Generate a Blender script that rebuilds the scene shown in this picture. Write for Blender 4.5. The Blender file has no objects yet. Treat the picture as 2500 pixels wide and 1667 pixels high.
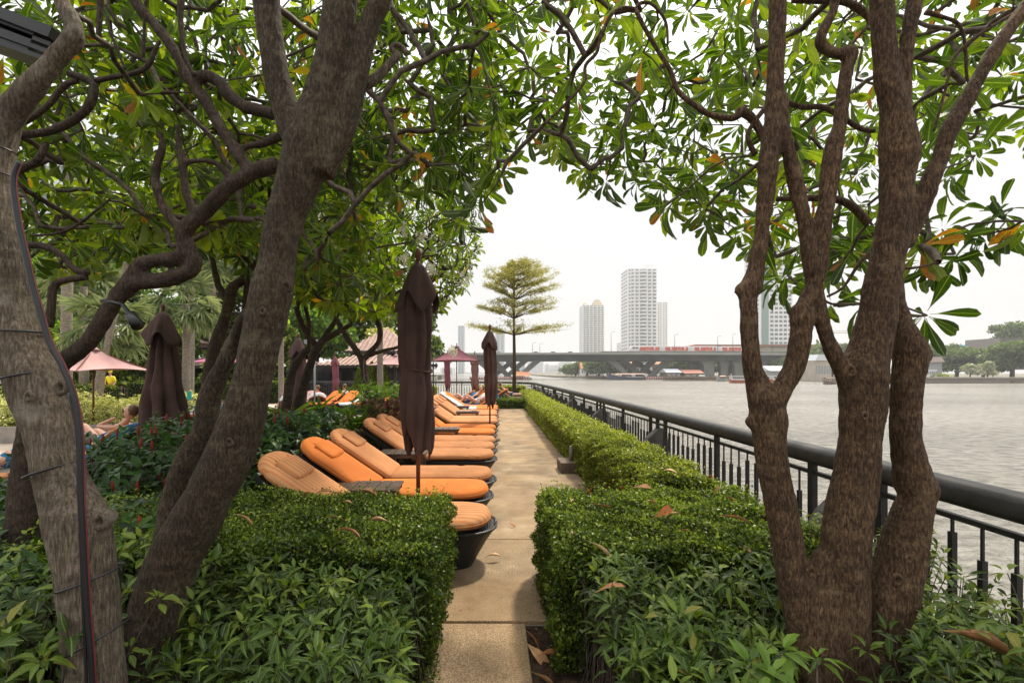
import bpy, bmesh, math, random
import numpy as np
from mathutils import Vector, Matrix, Quaternion, noise
rng = np.random.default_rng(7)
random.seed(7)
R = math.radians
SC = bpy.context.scene
COL = SC.collection
# ------------------------------------------------------------------ camera, world, sun, exposure
H = 1.7                       # camera height above the path
F = 1180.0                    # focal length in pixels of the 2500 px wide photograph
CX, CY = 1205.0, 908.0        # vanishing point of the path
cd = bpy.data.cameras.new('camera'); cam = bpy.data.objects.new('camera', cd); COL.objects.link(cam)
cam.location = (0, 0, H); cam.rotation_euler = (R(90), 0, 0)
cd.sensor_width = 36; cd.lens = F/2500*36
cd.shift_x = (1250-CX)/2500; cd.shift_y = (CY-833.5)/2500
cd.clip_start = 0.05; cd.clip_end = 12000
SC.camera = cam
HAZE = 0.00032
SUN_EL, SUN_AZ = 56, 28       # azimuth measured from +Y towards +X
w = bpy.data.worlds.new('World'); SC.world = w; w.use_nodes = True
nt = w.node_tree; nt.nodes.clear()
def wn(t, **k):
    n = nt.nodes.new(t)
    for a, b in k.items(): setattr(n, a, b)
    return n
sky = wn('ShaderNodeTexSky', sky_type='NISHITA', sun_disc=False, sun_elevation=R(SUN_EL), sun_rotation=R(SUN_AZ), dust_density=6.0, air_density=1.5, ozone_density=1.0)
hs = wn('ShaderNodeHueSaturation'); hs.inputs['Saturation'].default_value = 0.25
nt.links.new(sky.outputs[0], hs.inputs['Color'])
tc = wn('ShaderNodeTexCoord'); sx = wn('ShaderNodeSeparateXYZ'); nt.links.new(tc.outputs['Generated'], sx.inputs[0])
mr = wn('ShaderNodeMapRange'); mr.inputs[1].default_value = 0.0; mr.inputs[2].default_value = 0.9
mr.inputs[3].default_value = 0; mr.inputs[4].default_value = 1
nt.links.new(sx.outputs['Z'], mr.inputs[0])
cr = wn('ShaderNodeValToRGB'); e = cr.color_ramp.elements
e[0].position = 0.0; e[0].color = (0.92, 0.905, 0.88, 1)
e[1].position = 1.0; e[1].color = (1.0, 1.01, 1.03, 1)
m_ = cr.color_ramp.elements.new(0.3); m_.color = (0.93, 0.93, 0.935, 1)
nt.links.new(mr.outputs[0], cr.inputs[0])
gain = wn('ShaderNodeMapRange'); gain.inputs[1].default_value = 0.35; gain.inputs[2].default_value = 0.95
gain.inputs[3].default_value = 8.3; gain.inputs[4].default_value = 20.0
nt.links.new(sx.outputs['Z'], gain.inputs[0])
sc_ = wn('ShaderNodeVectorMath', operation='SCALE'); nt.links.new(cr.outputs[0], sc_.inputs[0]); nt.links.new(gain.outputs[0], sc_.inputs['Scale'])
mx = wn('ShaderNodeMix', data_type='RGBA'); mx.inputs[0].default_value = 0.85
nt.links.new(hs.outputs[0], mx.inputs[6]); nt.links.new(sc_.outputs[0], mx.inputs[7])
bg = wn('ShaderNodeBackground'); bg.inputs[1].default_value = 0.12
nt.links.new(mx.outputs[2], bg.inputs[0])
ow = wn('ShaderNodeOutputWorld'); nt.links.new(bg.outputs[0], ow.inputs[0])
sd = bpy.data.lights.new('sun', 'SUN'); sun = bpy.data.objects.new('sun', sd); COL.objects.link(sun)
sd.energy = 4.3; sd.angle = R(4); sd.color = (1.0, 0.91, 0.74)
sdir = Vector((math.sin(R(SUN_AZ))*math.cos(R(SUN_EL)), math.cos(R(SUN_AZ))*math.cos(R(SUN_EL)), math.sin(R(SUN_EL))))
sun.rotation_euler = (-sdir).to_track_quat('-Z', 'Y').to_euler()
sun.location = sdir*60
vs = SC.view_settings; vs.view_transform = 'Standard'; vs.look = 'None'; vs.exposure = 0.1; vs.gamma = 1; vs.use_curve_mapping = False
SC.cycles.use_denoising = True
SC.cycles.max_bounces = 8; SC.cycles.transparent_max_bounces = 8; SC.cycles.diffuse_bounces = 3; SC.cycles.glossy_bounces = 2
SC.cycles.transmission_bounces = 4; SC.cycles.volume_bounces = 0
SC.cycles.sample_clamp_indirect = 4

# ------------------------------------------------------------------ helpers
def P(px, py, Z):             # a point seen at pixel (px,py) of the 2500 px photograph, Z metres away
    return Vector(((px-CX)*Z/F, Z, H-(py-CY)*Z/F))
def tag(o, label=None, cat=None, group=None, kind=None):
    if label: o['label'] = label
    if cat: o['category'] = cat
    if group: o['group'] = group
    if kind: o['kind'] = kind
    return o
def empty(name, loc, label=None, cat=None, group=None, rz=0):
    o = bpy.data.objects.new(name, None); COL.objects.link(o)
    o.location = loc; o.rotation_euler = (0, 0, rz); o.empty_display_size = 0.1
    return tag(o, label, cat, group)
def link(name, me, parent=None, mat=None, loc=None, rot=None):
    o = bpy.data.objects.new(name, me); COL.objects.link(o)
    if mat and not len(me.materials): me.materials.append(mat)
    if parent: o.parent = parent
    if loc is not None: o.location = loc
    if rot is not None: o.rotation_euler = rot
    return o
class MB:
    """collects vertices and faces; build() links them as one mesh object"""
    def __init__(s): s.v = []; s.f = []; s.sm = []
    def add(s, vs_, fs, smooth=False):
        b = len(s.v); s.v += [tuple(p) for p in vs_]
        s.f += [tuple(i+b for i in f) for f in fs]; s.sm += [smooth]*len(fs)
    def box(s, c, d, rz=0, tilt=None):
        x, y, z = d[0]/2, d[1]/2, d[2]/2
        pts = [Vector(p) for p in ((-x,-y,-z),(x,-y,-z),(x,y,-z),(-x,y,-z),(-x,-y,z),(x,-y,z),(x,y,z),(-x,y,z))]
        M = Matrix.Rotation(rz, 3, 'Z')
        if tilt is not None: M = tilt
        c = Vector(c)
        s.add([M@p+c for p in pts], [(0,3,2,1),(4,5,6,7),(0,1,5,4),(1,2,6,5),(2,3,7,6),(3,0,4,7)])
    def bar(s, a, b, wd, ht):                      # a box beam from a to b
        a, b = Vector(a), Vector(b); d = b-a; L = d.length
        q = d.to_track_quat('X', 'Z').to_matrix()
        s.box((a+b)/2, (L, wd, ht), tilt=q)
    def tube(s, pts, rad, n=8, cap=True, smooth=True):
        pts = [Vector(p) for p in pts]
        if not hasattr(rad, '__len__'): rad = [rad]*len(pts)
        rings = []; t0 = (pts[1]-pts[0]).normalized()
        ref = Vector((1,0,0)) if abs(t0.x) < 0.8 else Vector((0,1,0))
        u = t0.cross(ref).normalized()
        for i, p in enumerate(pts):
            t = (pts[min(i+1, len(pts)-1)]-pts[max(i-1, 0)]).normalized()
            u = (u-t*u.dot(t)).normalized(); v = t.cross(u)
            rings.append([p+(u*math.cos(2*math.pi*k/n)+v*math.sin(2*math.pi*k/n))*rad[i] for k in range(n)])
        b = [q for r in rings for q in r]; f = []
        for i in range(len(pts)-1):
            for k in range(n):
                f.append((i*n+k, i*n+(k+1)%n, (i+1)*n+(k+1)%n, (i+1)*n+k))
        if cap: f.append(tuple(reversed(range(n)))); f.append(tuple((len(pts)-1)*n+k for k in range(n)))
        s.add(b, f, smooth)
    def lathe(s, prof, c=(0,0,0), n=16, smooth=True):   # prof: (radius, z)
        c = Vector(c); b = []; f = []
        for r, z in prof:
            for k in range(n): b.append(c+Vector((r*math.cos(2*math.pi*k/n), r*math.sin(2*math.pi*k/n), z)))
        for i in range(len(prof)-1):
            for k in range(n): f.append((i*n+k, i*n+(k+1)%n, (i+1)*n+(k+1)%n, (i+1)*n+k))
        f.append(tuple(reversed(range(n)))); f.append(tuple((len(prof)-1)*n+k for k in range(n)))
        s.add(b, f, smooth)
    def prism(s, poly, axis, a, b):                # polygon extruded along an axis ('x','y','z')
        n = len(poly); vs_ = []
        for t in (a, b):
            for p, q in poly:
                vs_.append({'x': (t,p,q), 'y': (p,t,q), 'z': (p,q,t)}[axis])
        s.add(vs_, [tuple(range(n))[::-1], tuple(range(n, 2*n))]+[(i, (i+1)%n, n+(i+1)%n, n+i) for i in range(n)])
    def mesh(s, name, off=None):
        me = bpy.data.meshes.new(name)
        v = s.v if off is None else [(p[0]-off[0], p[1]-off[1], p[2]-off[2]) for p in s.v]
        me.from_pydata(v, [], s.f); me.polygons.foreach_set('use_smooth', s.sm); me.update()
        return me
    def build(s, name, mat, root=None, world=True):
        off = root.location if (root is not None and world) else None
        return link(name, s.mesh(name, off), root, mat)
def fix_normals(o):
    bm = bmesh.new(); bm.from_mesh(o.data); bmesh.ops.recalc_face_normals(bm, faces=bm.faces); bm.to_mesh(o.data); bm.free(); return o
def bevel(o, wd=0.004, seg=1):
    m = o.modifiers.new('bevel', 'BEVEL'); m.width = wd; m.segments = seg; m.limit_method = 'ANGLE'; return o
def copy_thing(o, loc=None, rz=None, label=None, parent=None):
    c = o.copy(); COL.objects.link(c)
    if parent: c.parent = parent
    if loc is not None: c.location = loc
    if rz is not None: c.rotation_euler = (0, 0, rz)
    if label: c['label'] = label
    for ch in list(o.children): copy_thing(ch, parent=c)
    return c

# ------------------------------------------------------------------ materials
def mat(name, col, rough=0.6, spec=0.4, metal=0.0, noise_s=None, col2=None, bump=0.0, bump_s=None, stretch=(1,1,1), detail=5, lo=0.35, hi=0.65, coat=0, bdist=0.02):
    m = bpy.data.materials.new(name); m.use_nodes = True
    n = m.node_tree; b = n.nodes['Principled BSDF']
    b.inputs['Base Color'].default_value = (*col, 1); b.inputs['Roughness'].default_value = rough
    b.inputs['Specular IOR Level'].default_value = spec; b.inputs['Metallic'].default_value = metal
    b.inputs['Coat Weight'].default_value = coat
    if noise_s or bump:
        t = n.nodes.new('ShaderNodeTexCoord'); mp = n.nodes.new('ShaderNodeMapping'); mp.inputs['Scale'].default_value = stretch
        n.links.new(t.outputs['Object'], mp.inputs[0])
    if noise_s:
        nz = n.nodes.new('ShaderNodeTexNoise'); nz.inputs['Scale'].default_value = noise_s; nz.inputs['Detail'].default_value = detail
        n.links.new(mp.outputs[0], nz.inputs[0])
        r = n.nodes.new('ShaderNodeValToRGB'); r.color_ramp.elements[0].position = lo; r.color_ramp.elements[1].position = hi
        r.color_ramp.elements[0].color = (*col, 1); r.color_ramp.elements[1].color = (*(col2 or col), 1)
        n.links.new(nz.outputs[0], r.inputs[0]); n.links.new(r.outputs[0], b.inputs['Base Color'])
    if bump:
        nb = n.nodes.new('ShaderNodeTexNoise'); nb.inputs['Scale'].default_value = bump_s or 20; nb.inputs['Detail'].default_value = 6
        n.links.new(mp.outputs[0], nb.inputs[0])
        bp = n.nodes.new('ShaderNodeBump'); bp.inputs['Strength'].default_value = bump; bp.inputs['Distance'].default_value = bdist
        n.links.new(nb.outputs[0], bp.inputs['Height']); n.links.new(bp.outputs[0], b.inputs['Normal'])
    return m
class NG:       # small node-graph helper
    def __init__(s, name):
        s.m = bpy.data.materials.new(name); s.m.use_nodes = True; s.n = s.m.node_tree; s.b = s.n.nodes['Principled BSDF']; s.out = s.n.nodes['Material Output']
    def a(s, t, ins=None, **k):
        x = s.n.nodes.new(t)
        for q, r in k.items(): setattr(x, q, r)
        for q, r in (ins or {}).items():
            if isinstance(r, bpy.types.NodeSocket): s.n.links.new(r, x.inputs[q])
            else: x.inputs[q].default_value = r
        return x
    def l(s, a, b): s.n.links.new(a, b)
    def ramp(s, src, stops, interp='LINEAR'):
        r = s.n.nodes.new('ShaderNodeValToRGB'); cr_ = r.color_ramp; cr_.interpolation = interp
        while len(cr_.elements) < len(stops): cr_.elements.new(0.5)
        for el, (p, c) in zip(cr_.elements, stops): el.position = p; el.color = (*c, 1)
        s.l(src, r.inputs[0]); return r.outputs[0]
def leaf_mat(name, stops, trans=0.44, tgain=(2.3, 2.6, 0.6), rough=0.45, veins=True, spec=0.30):
    g = NG(name)
    at = g.a('ShaderNodeAttribute', attribute_name='tint')
    c = g.ramp(at.outputs['Fac'], stops)
    if veins:
        uv = g.a('ShaderNodeUVMap', uv_map='uv'); sp = g.a('ShaderNodeSeparateXYZ', {0: uv.outputs[0]})
        a1 = g.a('ShaderNodeMath', {0: sp.outputs[0], 1: 0.5}, operation='SUBTRACT'); a2 = g.a('ShaderNodeMath', {0: a1.outputs[0]}, operation='ABSOLUTE')
        mid = g.a('ShaderNodeMapRange', {0: a2.outputs[0], 1: 0.03, 2: 0.07, 3: 1.0, 4: 0.0})
        v1 = g.a('ShaderNodeMath', {0: a2.outputs[0], 1: -0.45, 2: sp.outputs[1]}, operation='MULTIPLY_ADD')
        v2 = g.a('ShaderNodeMath', {0: v1.outputs[0], 1: 85.0}, operation='MULTIPLY'); v3 = g.a('ShaderNodeMath', {0: v2.outputs[0]}, operation='SINE')
        vein = g.a('ShaderNodeMapRange', {0: v3.outputs[0], 1: 0.75, 2: 1.0, 3: 0.0, 4: 0.35})
        mxv = g.a('ShaderNodeMath', {0: mid.outputs[0], 1: vein.outputs[0]}, operation='MAXIMUM')
        mxc = g.a('ShaderNodeMath', {0: mxv.outputs[0], 1: 0.55}, operation='MULTIPLY')
        lt = g.a('ShaderNodeMix', {0: mxc.outputs[0], 6: c, 7: (0.22, 0.28, 0.08, 1)}, data_type='RGBA')
        geo = g.a('ShaderNodeTexCoord'); nz = g.a('ShaderNodeTexNoise', {0: geo.outputs['Object'], 'Scale': 14.0, 'Detail': 3.0})
        br = g.a('ShaderNodeMapRange', {0: nz.outputs[0], 1: 0.3, 2: 0.7, 3: 0.75, 4: 1.25})
        mul = g.a('ShaderNodeVectorMath', {0: lt.outputs[2], 'Scale': br.outputs[0]}, operation='SCALE'); c = mul.outputs[0]
        bp = g.a('ShaderNodeBump', {'Height': mxv.outputs[0], 'Strength': 0.4, 'Distance': 0.003}); g.l(bp.outputs[0], g.b.inputs['Normal'])
    g.l(c, g.b.inputs['Base Color']); g.b.inputs['Roughness'].default_value = rough; g.b.inputs['Specular IOR Level'].default_value = spec
    tg = g.a('ShaderNodeVectorMath', {0: c, 1: tgain}, operation='MULTIPLY')
    tr = g.a('ShaderNodeBsdfTranslucent', {0: tg.outputs[0]})
    ms = g.a('ShaderNodeMixShader', {0: trans, 1: g.b.outputs[0], 2: tr.outputs[0]}); g.l(ms.outputs[0], g.out.inputs[0])
    return g.m
PLUM = [(0.0, (0.012, 0.028, 0.005)), (0.35, (0.032, 0.060, 0.007)), (0.70, (0.078, 0.122, 0.011)), (0.93, (0.20, 0.23, 0.02)), (0.945, (0.34, 0.12, 0.02)), (1.0, (0.24, 0.06, 0.015))]
M_plum = leaf_mat('plumeria_leaf', PLUM)
M_plum_far = leaf_mat('plumeria_leaf_yellowish', [(0.0, (0.024, 0.042, 0.006)), (0.5, (0.092, 0.130, 0.013)), (0.93, (0.22, 0.24, 0.028)), (0.97, (0.45, 0.25, 0.03)), (1.0, (0.4, 0.15, 0.02))], trans=0.5, veins=False)
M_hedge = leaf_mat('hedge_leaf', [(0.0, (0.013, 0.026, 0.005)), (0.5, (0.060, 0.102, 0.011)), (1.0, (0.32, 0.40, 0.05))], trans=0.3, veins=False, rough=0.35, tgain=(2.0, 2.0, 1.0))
M_hedge_lit = leaf_mat('hedge_leaf_sunlit', [(0.0, (0.035, 0.060, 0.008)), (0.5, (0.185, 0.225, 0.022)), (1.0, (0.47, 0.49, 0.07))], trans=0.3, veins=False, rough=0.45, tgain=(1.8, 1.8, 1.0))  # lighter copy of the hedge leaf, sunlight painted into its colour
M_shrub = leaf_mat('shrub_leaf', [(0.0, (0.009, 0.021, 0.003)), (0.5, (0.052, 0.098, 0.010)), (0.9, (0.17, 0.235, 0.026)), (1.0, (0.26, 0.18, 0.03))], trans=0.3, rough=0.40, tgain=(2.0, 2.0, 0.7), spec=0.28)
M_ginger = leaf_mat('ginger_leaf', [(0.0, (0.010, 0.026, 0.006)), (1.0, (0.055, 0.13, 0.018))], trans=0.25, rough=0.35, veins=False)
M_bright = leaf_mat('bright_leaf', [(0.0, (0.04, 0.09, 0.012)), (1.0, (0.19, 0.29, 0.035))], trans=0.35, veins=False)
M_yellow = leaf_mat('duranta_leaf', [(0.0, (0.20, 0.24, 0.04)), (0.5, (0.58, 0.57, 0.14)), (1.0, (0.75, 0.72, 0.26))], trans=0.2, veins=False, tgain=(1.4,1.4,1.0))
M_red = leaf_mat('croton_leaf', [(0.0, (0.05, 0.02, 0.015)), (0.6, (0.16, 0.05, 0.03)), (1.0, (0.10, 0.10, 0.03))], trans=0.25, veins=False, tgain=(1.6,1.2,1.0))
M_term = leaf_mat('terminalia_leaf', [(0.0, (0.17, 0.17, 0.045)), (1.0, (0.38, 0.37, 0.11))], trans=0.5, veins=False, tgain=(1.7,1.6,1.0))
M_fan = leaf_mat('fan_palm_leaf', [(0.0, (0.12, 0.17, 0.07)), (1.0, (0.32, 0.36, 0.17))], trans=0.3, veins=False, tgain=(1.4,1.4,1.0))
M_bank = leaf_mat('bank_tree_leaf', [(0.0, (0.035, 0.060, 0.020)), (0.5, (0.09, 0.135, 0.045)), (1.0, (0.20, 0.25, 0.08))], trans=0.2, veins=False)
def bark(name, c0, c1, c2, sc=1.0, bumps=1.0, st=32):
    g = NG(name); t = g.a('ShaderNodeTexCoord'); 
    mp = g.a('ShaderNodeMapping', {0: t.outputs['Object'], 'Scale': (120*sc, 120*sc, st*sc)})
    n1 = g.a('ShaderNodeTexNoise', {0: mp.outputs[0], 'Scale': 1.0, 'Detail': 9.0, 'Roughness': 0.72, 'Distortion': 0.35})
    n2 = g.a('ShaderNodeTexNoise', {0: t.outputs['Object'], 'Scale': 3.2*sc, 'Detail': 5.0})
    n3 = g.a('ShaderNodeTexNoise', {0: t.outputs['Object'], 'Scale': 150*sc, 'Detail': 4.0})
    mp2 = g.a('ShaderNodeMapping', {0: t.outputs['Object'], 'Scale': (2.5*sc, 2.5*sc, 26*sc)}); n4 = g.a('ShaderNodeTexNoise', {0: mp2.outputs[0], 'Scale': 1.0, 'Detail': 3.0})
    c = g.ramp(n1.outputs[0], [(0.34, c0), (0.50, c1), (0.70, c2)])
    pt = g.a('ShaderNodeMapRange', {0: n2.outputs[0], 1: 0.3, 2: 0.75, 3: 0.72, 4: 1.3})
    rg = g.a('ShaderNodeMapRange', {0: n4.outputs[0], 1: 0.3, 2: 0.7, 3: 0.8, 4: 1.2})
    pm = g.a('ShaderNodeMath', {0: pt.outputs[0], 1: rg.outputs[0]}, operation='MULTIPLY')
    ml = g.a('ShaderNodeVectorMath', {0: c, 'Scale': pm.outputs[0]}, operation='SCALE')
    n5 = g.a('ShaderNodeTexNoise', {0: t.outputs['Object'], 'Scale': 7.5*sc, 'Detail': 7.0, 'Roughness': .7}); lk = g.a('ShaderNodeMapRange', {0: n5.outputs[0], 1: .56, 2: .70, 3: 0.0, 4: .55}); lm = g.a('ShaderNodeMix', {0: lk.outputs[0], 6: ml.outputs[0], 7: (c2[0]*1.15, c2[1]*1.25, c2[2]*1.3, 1)}, data_type='RGBA')
    dk = g.a('ShaderNodeMapRange', {0: n5.outputs[0], 1: .28, 2: .42, 3: .55, 4: 1.0}); lm2 = g.a('ShaderNodeVectorMath', {0: lm.outputs[2], 'Scale': dk.outputs[0]}, operation='SCALE'); g.l(lm2.outputs[0], g.b.inputs['Base Color'])
    ad = g.a('ShaderNodeMath', {0: n3.outputs[0], 1: 0.35, 2: n1.outputs[0]}, operation='MULTIPLY_ADD')
    ad2 = g.a('ShaderNodeMath', {0: n4.outputs[0], 1: 0.6, 2: ad.outputs[0]}, operation='MULTIPLY_ADD')
    bp = g.a('ShaderNodeBump', {'Height': ad2.outputs[0], 'Strength': 1.0*bumps, 'Distance': 0.012/sc}); g.l(bp.outputs[0], g.b.inputs['Normal'])
    g.b.inputs['Roughness'].default_value = 0.85; g.b.inputs['Specular IOR Level'].default_value = 0.25
    return g.m
M_bark_a = bark('bark_grey', (0.048, 0.035, 0.023), (0.135, 0.104, 0.072), (0.32, 0.26, 0.19), st=17)
M_bark_b = bark('bark_brown', (0.017, 0.012, 0.007), (0.058, 0.041, 0.025), (0.165, 0.122, 0.078))
M_bark_c = bark('bark_warm', (0.020, 0.011, 0.006), (0.080, 0.046, 0.024), (0.25, 0.155, 0.085))
M_bark_d = bark('bark_dark', (0.020, 0.013, 0.009), (0.055, 0.037, 0.025), (0.13, 0.09, 0.065), 0.8)
M_twig = mat('twig', (0.05, 0.036, 0.026), 0.8, 0.2, noise_s=30, col2=(0.13, 0.10, 0.075))
M_palm_trunk = mat('palm_trunk', (0.16, 0.13, 0.10), 0.9, 0.1, noise_s=9, col2=(0.34, 0.29, 0.24), bump=0.5, bump_s=8, stretch=(1,1,6))
M_soil = mat('soil', (0.025, 0.017, 0.011), 0.95, 0.1, noise_s=25, col2=(0.07, 0.045, 0.028), bump=0.8, bump_s=50)
M_wicker = None
M_metal = mat('railing_paint', (0.018, 0.017, 0.016), 0.5, 0.32, noise_s=9, col2=(0.036, 0.034, 0.032), bump=0.12, bump_s=60)
M_brown_cloth = mat('brown_canvas', (0.062, 0.034, 0.028), 0.8, 0.2, noise_s=3.5, col2=(0.095, 0.054, 0.046), bump=0.25, bump_s=240, bdist=0.002)
M_plum_cloth = mat('plum_canvas', (0.17, 0.055, 0.075), 0.8, 0.2, noise_s=3, col2=(0.22, 0.075, 0.095))
M_pink_cloth = mat('pink_canvas', (0.40, 0.23, 0.22), 0.8, 0.2, noise_s=2, col2=(0.50, 0.31, 0.29))
M_pole = mat('stained_wood_pole', (0.10, 0.030, 0.014), 0.45, 0.4, noise_s=12, col2=(0.17, 0.055, 0.025), stretch=(1,1,.2))
M_darkwood = mat('dark_table_wood', (0.035, 0.022, 0.016), 0.45, 0.5, noise_s=10, col2=(0.10, 0.065, 0.045), stretch=(.3,4,4), bump=0.2, bump_s=20)
M_black = mat('black_plastic', (0.012, 0.012, 0.012), 0.4, 0.5)
M_conc = mat('concrete', (0.23, 0.21, 0.185), 0.85, 0.2, noise_s=3, col2=(0.33, 0.30, 0.26), bump=0.2, bump_s=30)
M_stone = mat('dark_stone', (0.10, 0.075, 0.055), 0.8, 0.3, noise_s=8, col2=(0.17, 0.125, 0.09), bump=0.3, bump_s=40)
M_skin = mat('skin', (0.55, 0.30, 0.20), 0.5, 0.4, noise_s=6, col2=(0.62, 0.36, 0.25))
M_hair = mat('brown_hair', (0.09, 0.045, 0.02), 0.5, 0.4, noise_s=60, col2=(0.17, 0.09, 0.04), stretch=(1,1,.2))
M_blue = mat('blue_towel', (0.03, 0.11, 0.24), 0.9, 0.1, noise_s=10, col2=(0.05, 0.17, 0.34), bump=0.3, bump_s=60)
M_white = mat('white_towel', (0.62, 0.63, 0.66), 0.9, 0.1, noise_s=5, col2=(0.78, 0.78, 0.80), bump=0.3, bump_s=60)
# ------------------------------------------------------------------ leaves
def template(secs, widths, bend, fold=0.25, wavy=0.0):
    V = []; Fc = []; UV = []
    n = len(secs)
    for i, (s, wd) in enumerate(zip(secs, widths)):
        z = -bend*s*s; x = s*(1-0.25*abs(bend)*s)
        wz = wavy*math.sin(s*11)
        for k, y in enumerate((-0.5, 0.0, 0.5)):
            V.append((x, y*wd, z + (fold*abs(y)*wd*0.3 + (wz if k != 1 else 0)*(1 if k else -1)*0.5 if k != 1 else 0)))
            UV.append((y*max(wd, .02)+0.5, s))
    for i in range(n-1):
        a = i*3; b = a+3
        Fc += [(a, a+1, b+1, b), (a+1, a+2, b+2, b+1)]
    return np.array(V, float), np.array(Fc, int), np.array(UV, float)
PS = [0, .14, .32, .55, .76, .92, 1.0]; PW = [.05, .08, .36, .80, 1.0, .80, .10]
TPL = {
 'plum': [template(PS, PW, b, f, w_) for b, f, w_ in ((0.08, .3, .01), (0.28, .45, .02), (0.5, .35, .012), (0.15, .8, .03), (0.75, .6, .02))],
 'plum_lo': [template([0, .3, .7, 1.0], [.06, .45, 1.0, .1], b, .3) for b in (0.1, 0.4)],
 'lance': [template([0, .2, .5, .8, 1.0], [.05, .75, 1.0, .5, .03], b, .5) for b in (0.1, 0.4, 0.75)],
 'ovate': [template([0, .15, .4, .7, 1.0], [.08, .8, 1.0, .6, .03], b, .4) for b in (0.15, 0.45)],
 'blade': [template([0, .3, .7, 1.0], [.5, 1.0, .8, .05], b, .5) for b in (0.05, 0.25, 0.45)],
 'strap': [template([0, .25, .5, .75, 1.0], [.6, 1.0, .95, .6, .05], b, .5) for b in (0.3, 0.8, 1.2)],
}
kV = np.array([(0,0,0), (.5,-.5,.12), (1,0,0), (.5,.5,.12)], float)
TPL['kite'] = [(kV, np.array([(0,1,2,3)], int), np.array([(.5,0),(0,.5),(.5,1),(1,.5)], float))]
def norm(a): return a/np.maximum(np.linalg.norm(a, axis=-1, keepdims=True), 1e-9)
def mesh_np(name, V, Fq, mat_, tint=None, uv=None, smooth=True):
    me = bpy.data.meshes.new(name); nv = len(V); nf = len(Fq); k = Fq.shape[1]
    me.vertices.add(nv); me.vertices.foreach_set('co', V.astype(np.float32).ravel())
    me.loops.add(nf*k); me.loops.foreach_set('vertex_index', Fq.astype(np.int32).ravel())
    me.polygons.add(nf); me.polygons.foreach_set('loop_start', np.arange(0, nf*k, k, dtype=np.int32))
    me.update(calc_edges=True)
    if smooth: me.polygons.foreach_set('use_smooth', np.ones(nf, bool))
    if tint is not None:
        a = me.attributes.new('tint', 'FLOAT', 'POINT'); a.data.foreach_set('value', tint.astype(np.float32))
    if uv is not None:
        u = me.uv_layers.new(name='uv'); u.data.foreach_set('uv', uv[Fq.ravel()].astype(np.float32).ravel())
    if mat_: me.materials.append(mat_)
    return me
class Leaves:
    def __init__(s): s.d = []
    def add(s, pos, X, N, L, W, tint):
        n = len(pos)
        X = norm(np.broadcast_to(np.asarray(X, float), (n, 3))); N = np.broadcast_to(np.asarray(N, float), (n, 3)); N = norm(N-X*(N*X).sum(1, keepdims=True)); Y = np.cross(N, X)
        L = np.broadcast_to(L, n).astype(float); W = np.broadcast_to(W, n).astype(float); tint = np.broadcast_to(tint, n).astype(float)
        s.d.append((np.asarray(pos, float), X, Y, N, L, W, tint))
    def cat(s): return [np.concatenate([d[i] for d in s.d]) for i in range(7)]
    def emit(s, root, mat_, kind='plum', n_obj=300, leafname='leaf', stuffname='foliage', uv=True, top_kind=None):
        if not s.d: return
        pos, X, Y, N, L, W, t = s.cat(); n = len(pos)
        o3 = np.array(root.location) if root else np.zeros(3)
        y = np.maximum(pos[:,1], .05); px = CX+pos[:,0]/y*F; py = CY-(pos[:,2]-H)/y*F
        vis = (pos[:,1] > .3) & (px > -40) & (px < 2540) & (py > -40) & (py < 1700)
        size = np.where(vis, L*W/y**2, 0)
        order = np.argsort(-size); top = order[:n_obj] if n_obj else order[:0]
        top = top[size[top] > 0] if n_obj else top; rest = np.setdiff1d(np.arange(n), top)
        tk = TPL[top_kind or kind]
        cache = {}
        for i in top:
            ti = int(i) % len(tk); tb = min(int(t[i]*12), 11)
            if (ti, tb) not in cache:
                V, Fq, UV = tk[ti]
                cache[(ti, tb)] = mesh_np(leafname, V, Fq, mat_, np.full(len(V), (tb+.5)/12), UV)
            o = bpy.data.objects.new(leafname, cache[(ti, tb)]); COL.objects.link(o); o.parent = root
            M = Matrix.Identity(4)
            for r_ in range(3):
                M[r_][0] = X[i, r_]*L[i]; M[r_][1] = Y[i, r_]*W[i]; M[r_][2] = N[i, r_]*L[i]; M[r_][3] = pos[i, r_]-o3[r_]
            o.matrix_local = M
        TK = TPL[kind]; Vs = []; Fs = []; Ts = []; Us = []; base = 0
        for ti in range(len(TK)):
            idx = rest[rest % len(TK) == ti]
            if not len(idx): continue
            V, Fq, UV = TK[ti]; m = len(V)
            VV = (pos[idx]-o3)[:,None,:] + V[None,:,0:1]*(X[idx]*L[idx,None])[:,None,:] + V[None,:,1:2]*(Y[idx]*W[idx,None])[:,None,:] + V[None,:,2:3]*(N[idx]*L[idx,None])[:,None,:]
            Vs.append(VV.reshape(-1, 3)); FF = Fq[None]+(np.arange(len(idx))*m)[:,None,None]+base; Fs.append(FF.reshape(-1, Fq.shape[1]))
            Ts.append(np.repeat(t[idx], m)); Us.append(np.tile(UV, (len(idx), 1))); base += m*len(idx)
        if Vs:
            me = mesh_np(stuffname, np.concatenate(Vs), np.concatenate(Fs), mat_, np.concatenate(Ts), np.concatenate(Us) if uv else None)
            tag(link(stuffname, me, root), kind='stuff')
def perp(A):
    ref = np.where(np.abs(A[:, 2:3]) < .9, np.array([[0, 0, 1.]]), np.array([[1., 0, 0]]))
    u = norm(np.cross(A, ref)); return u, np.cross(A, u)
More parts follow.
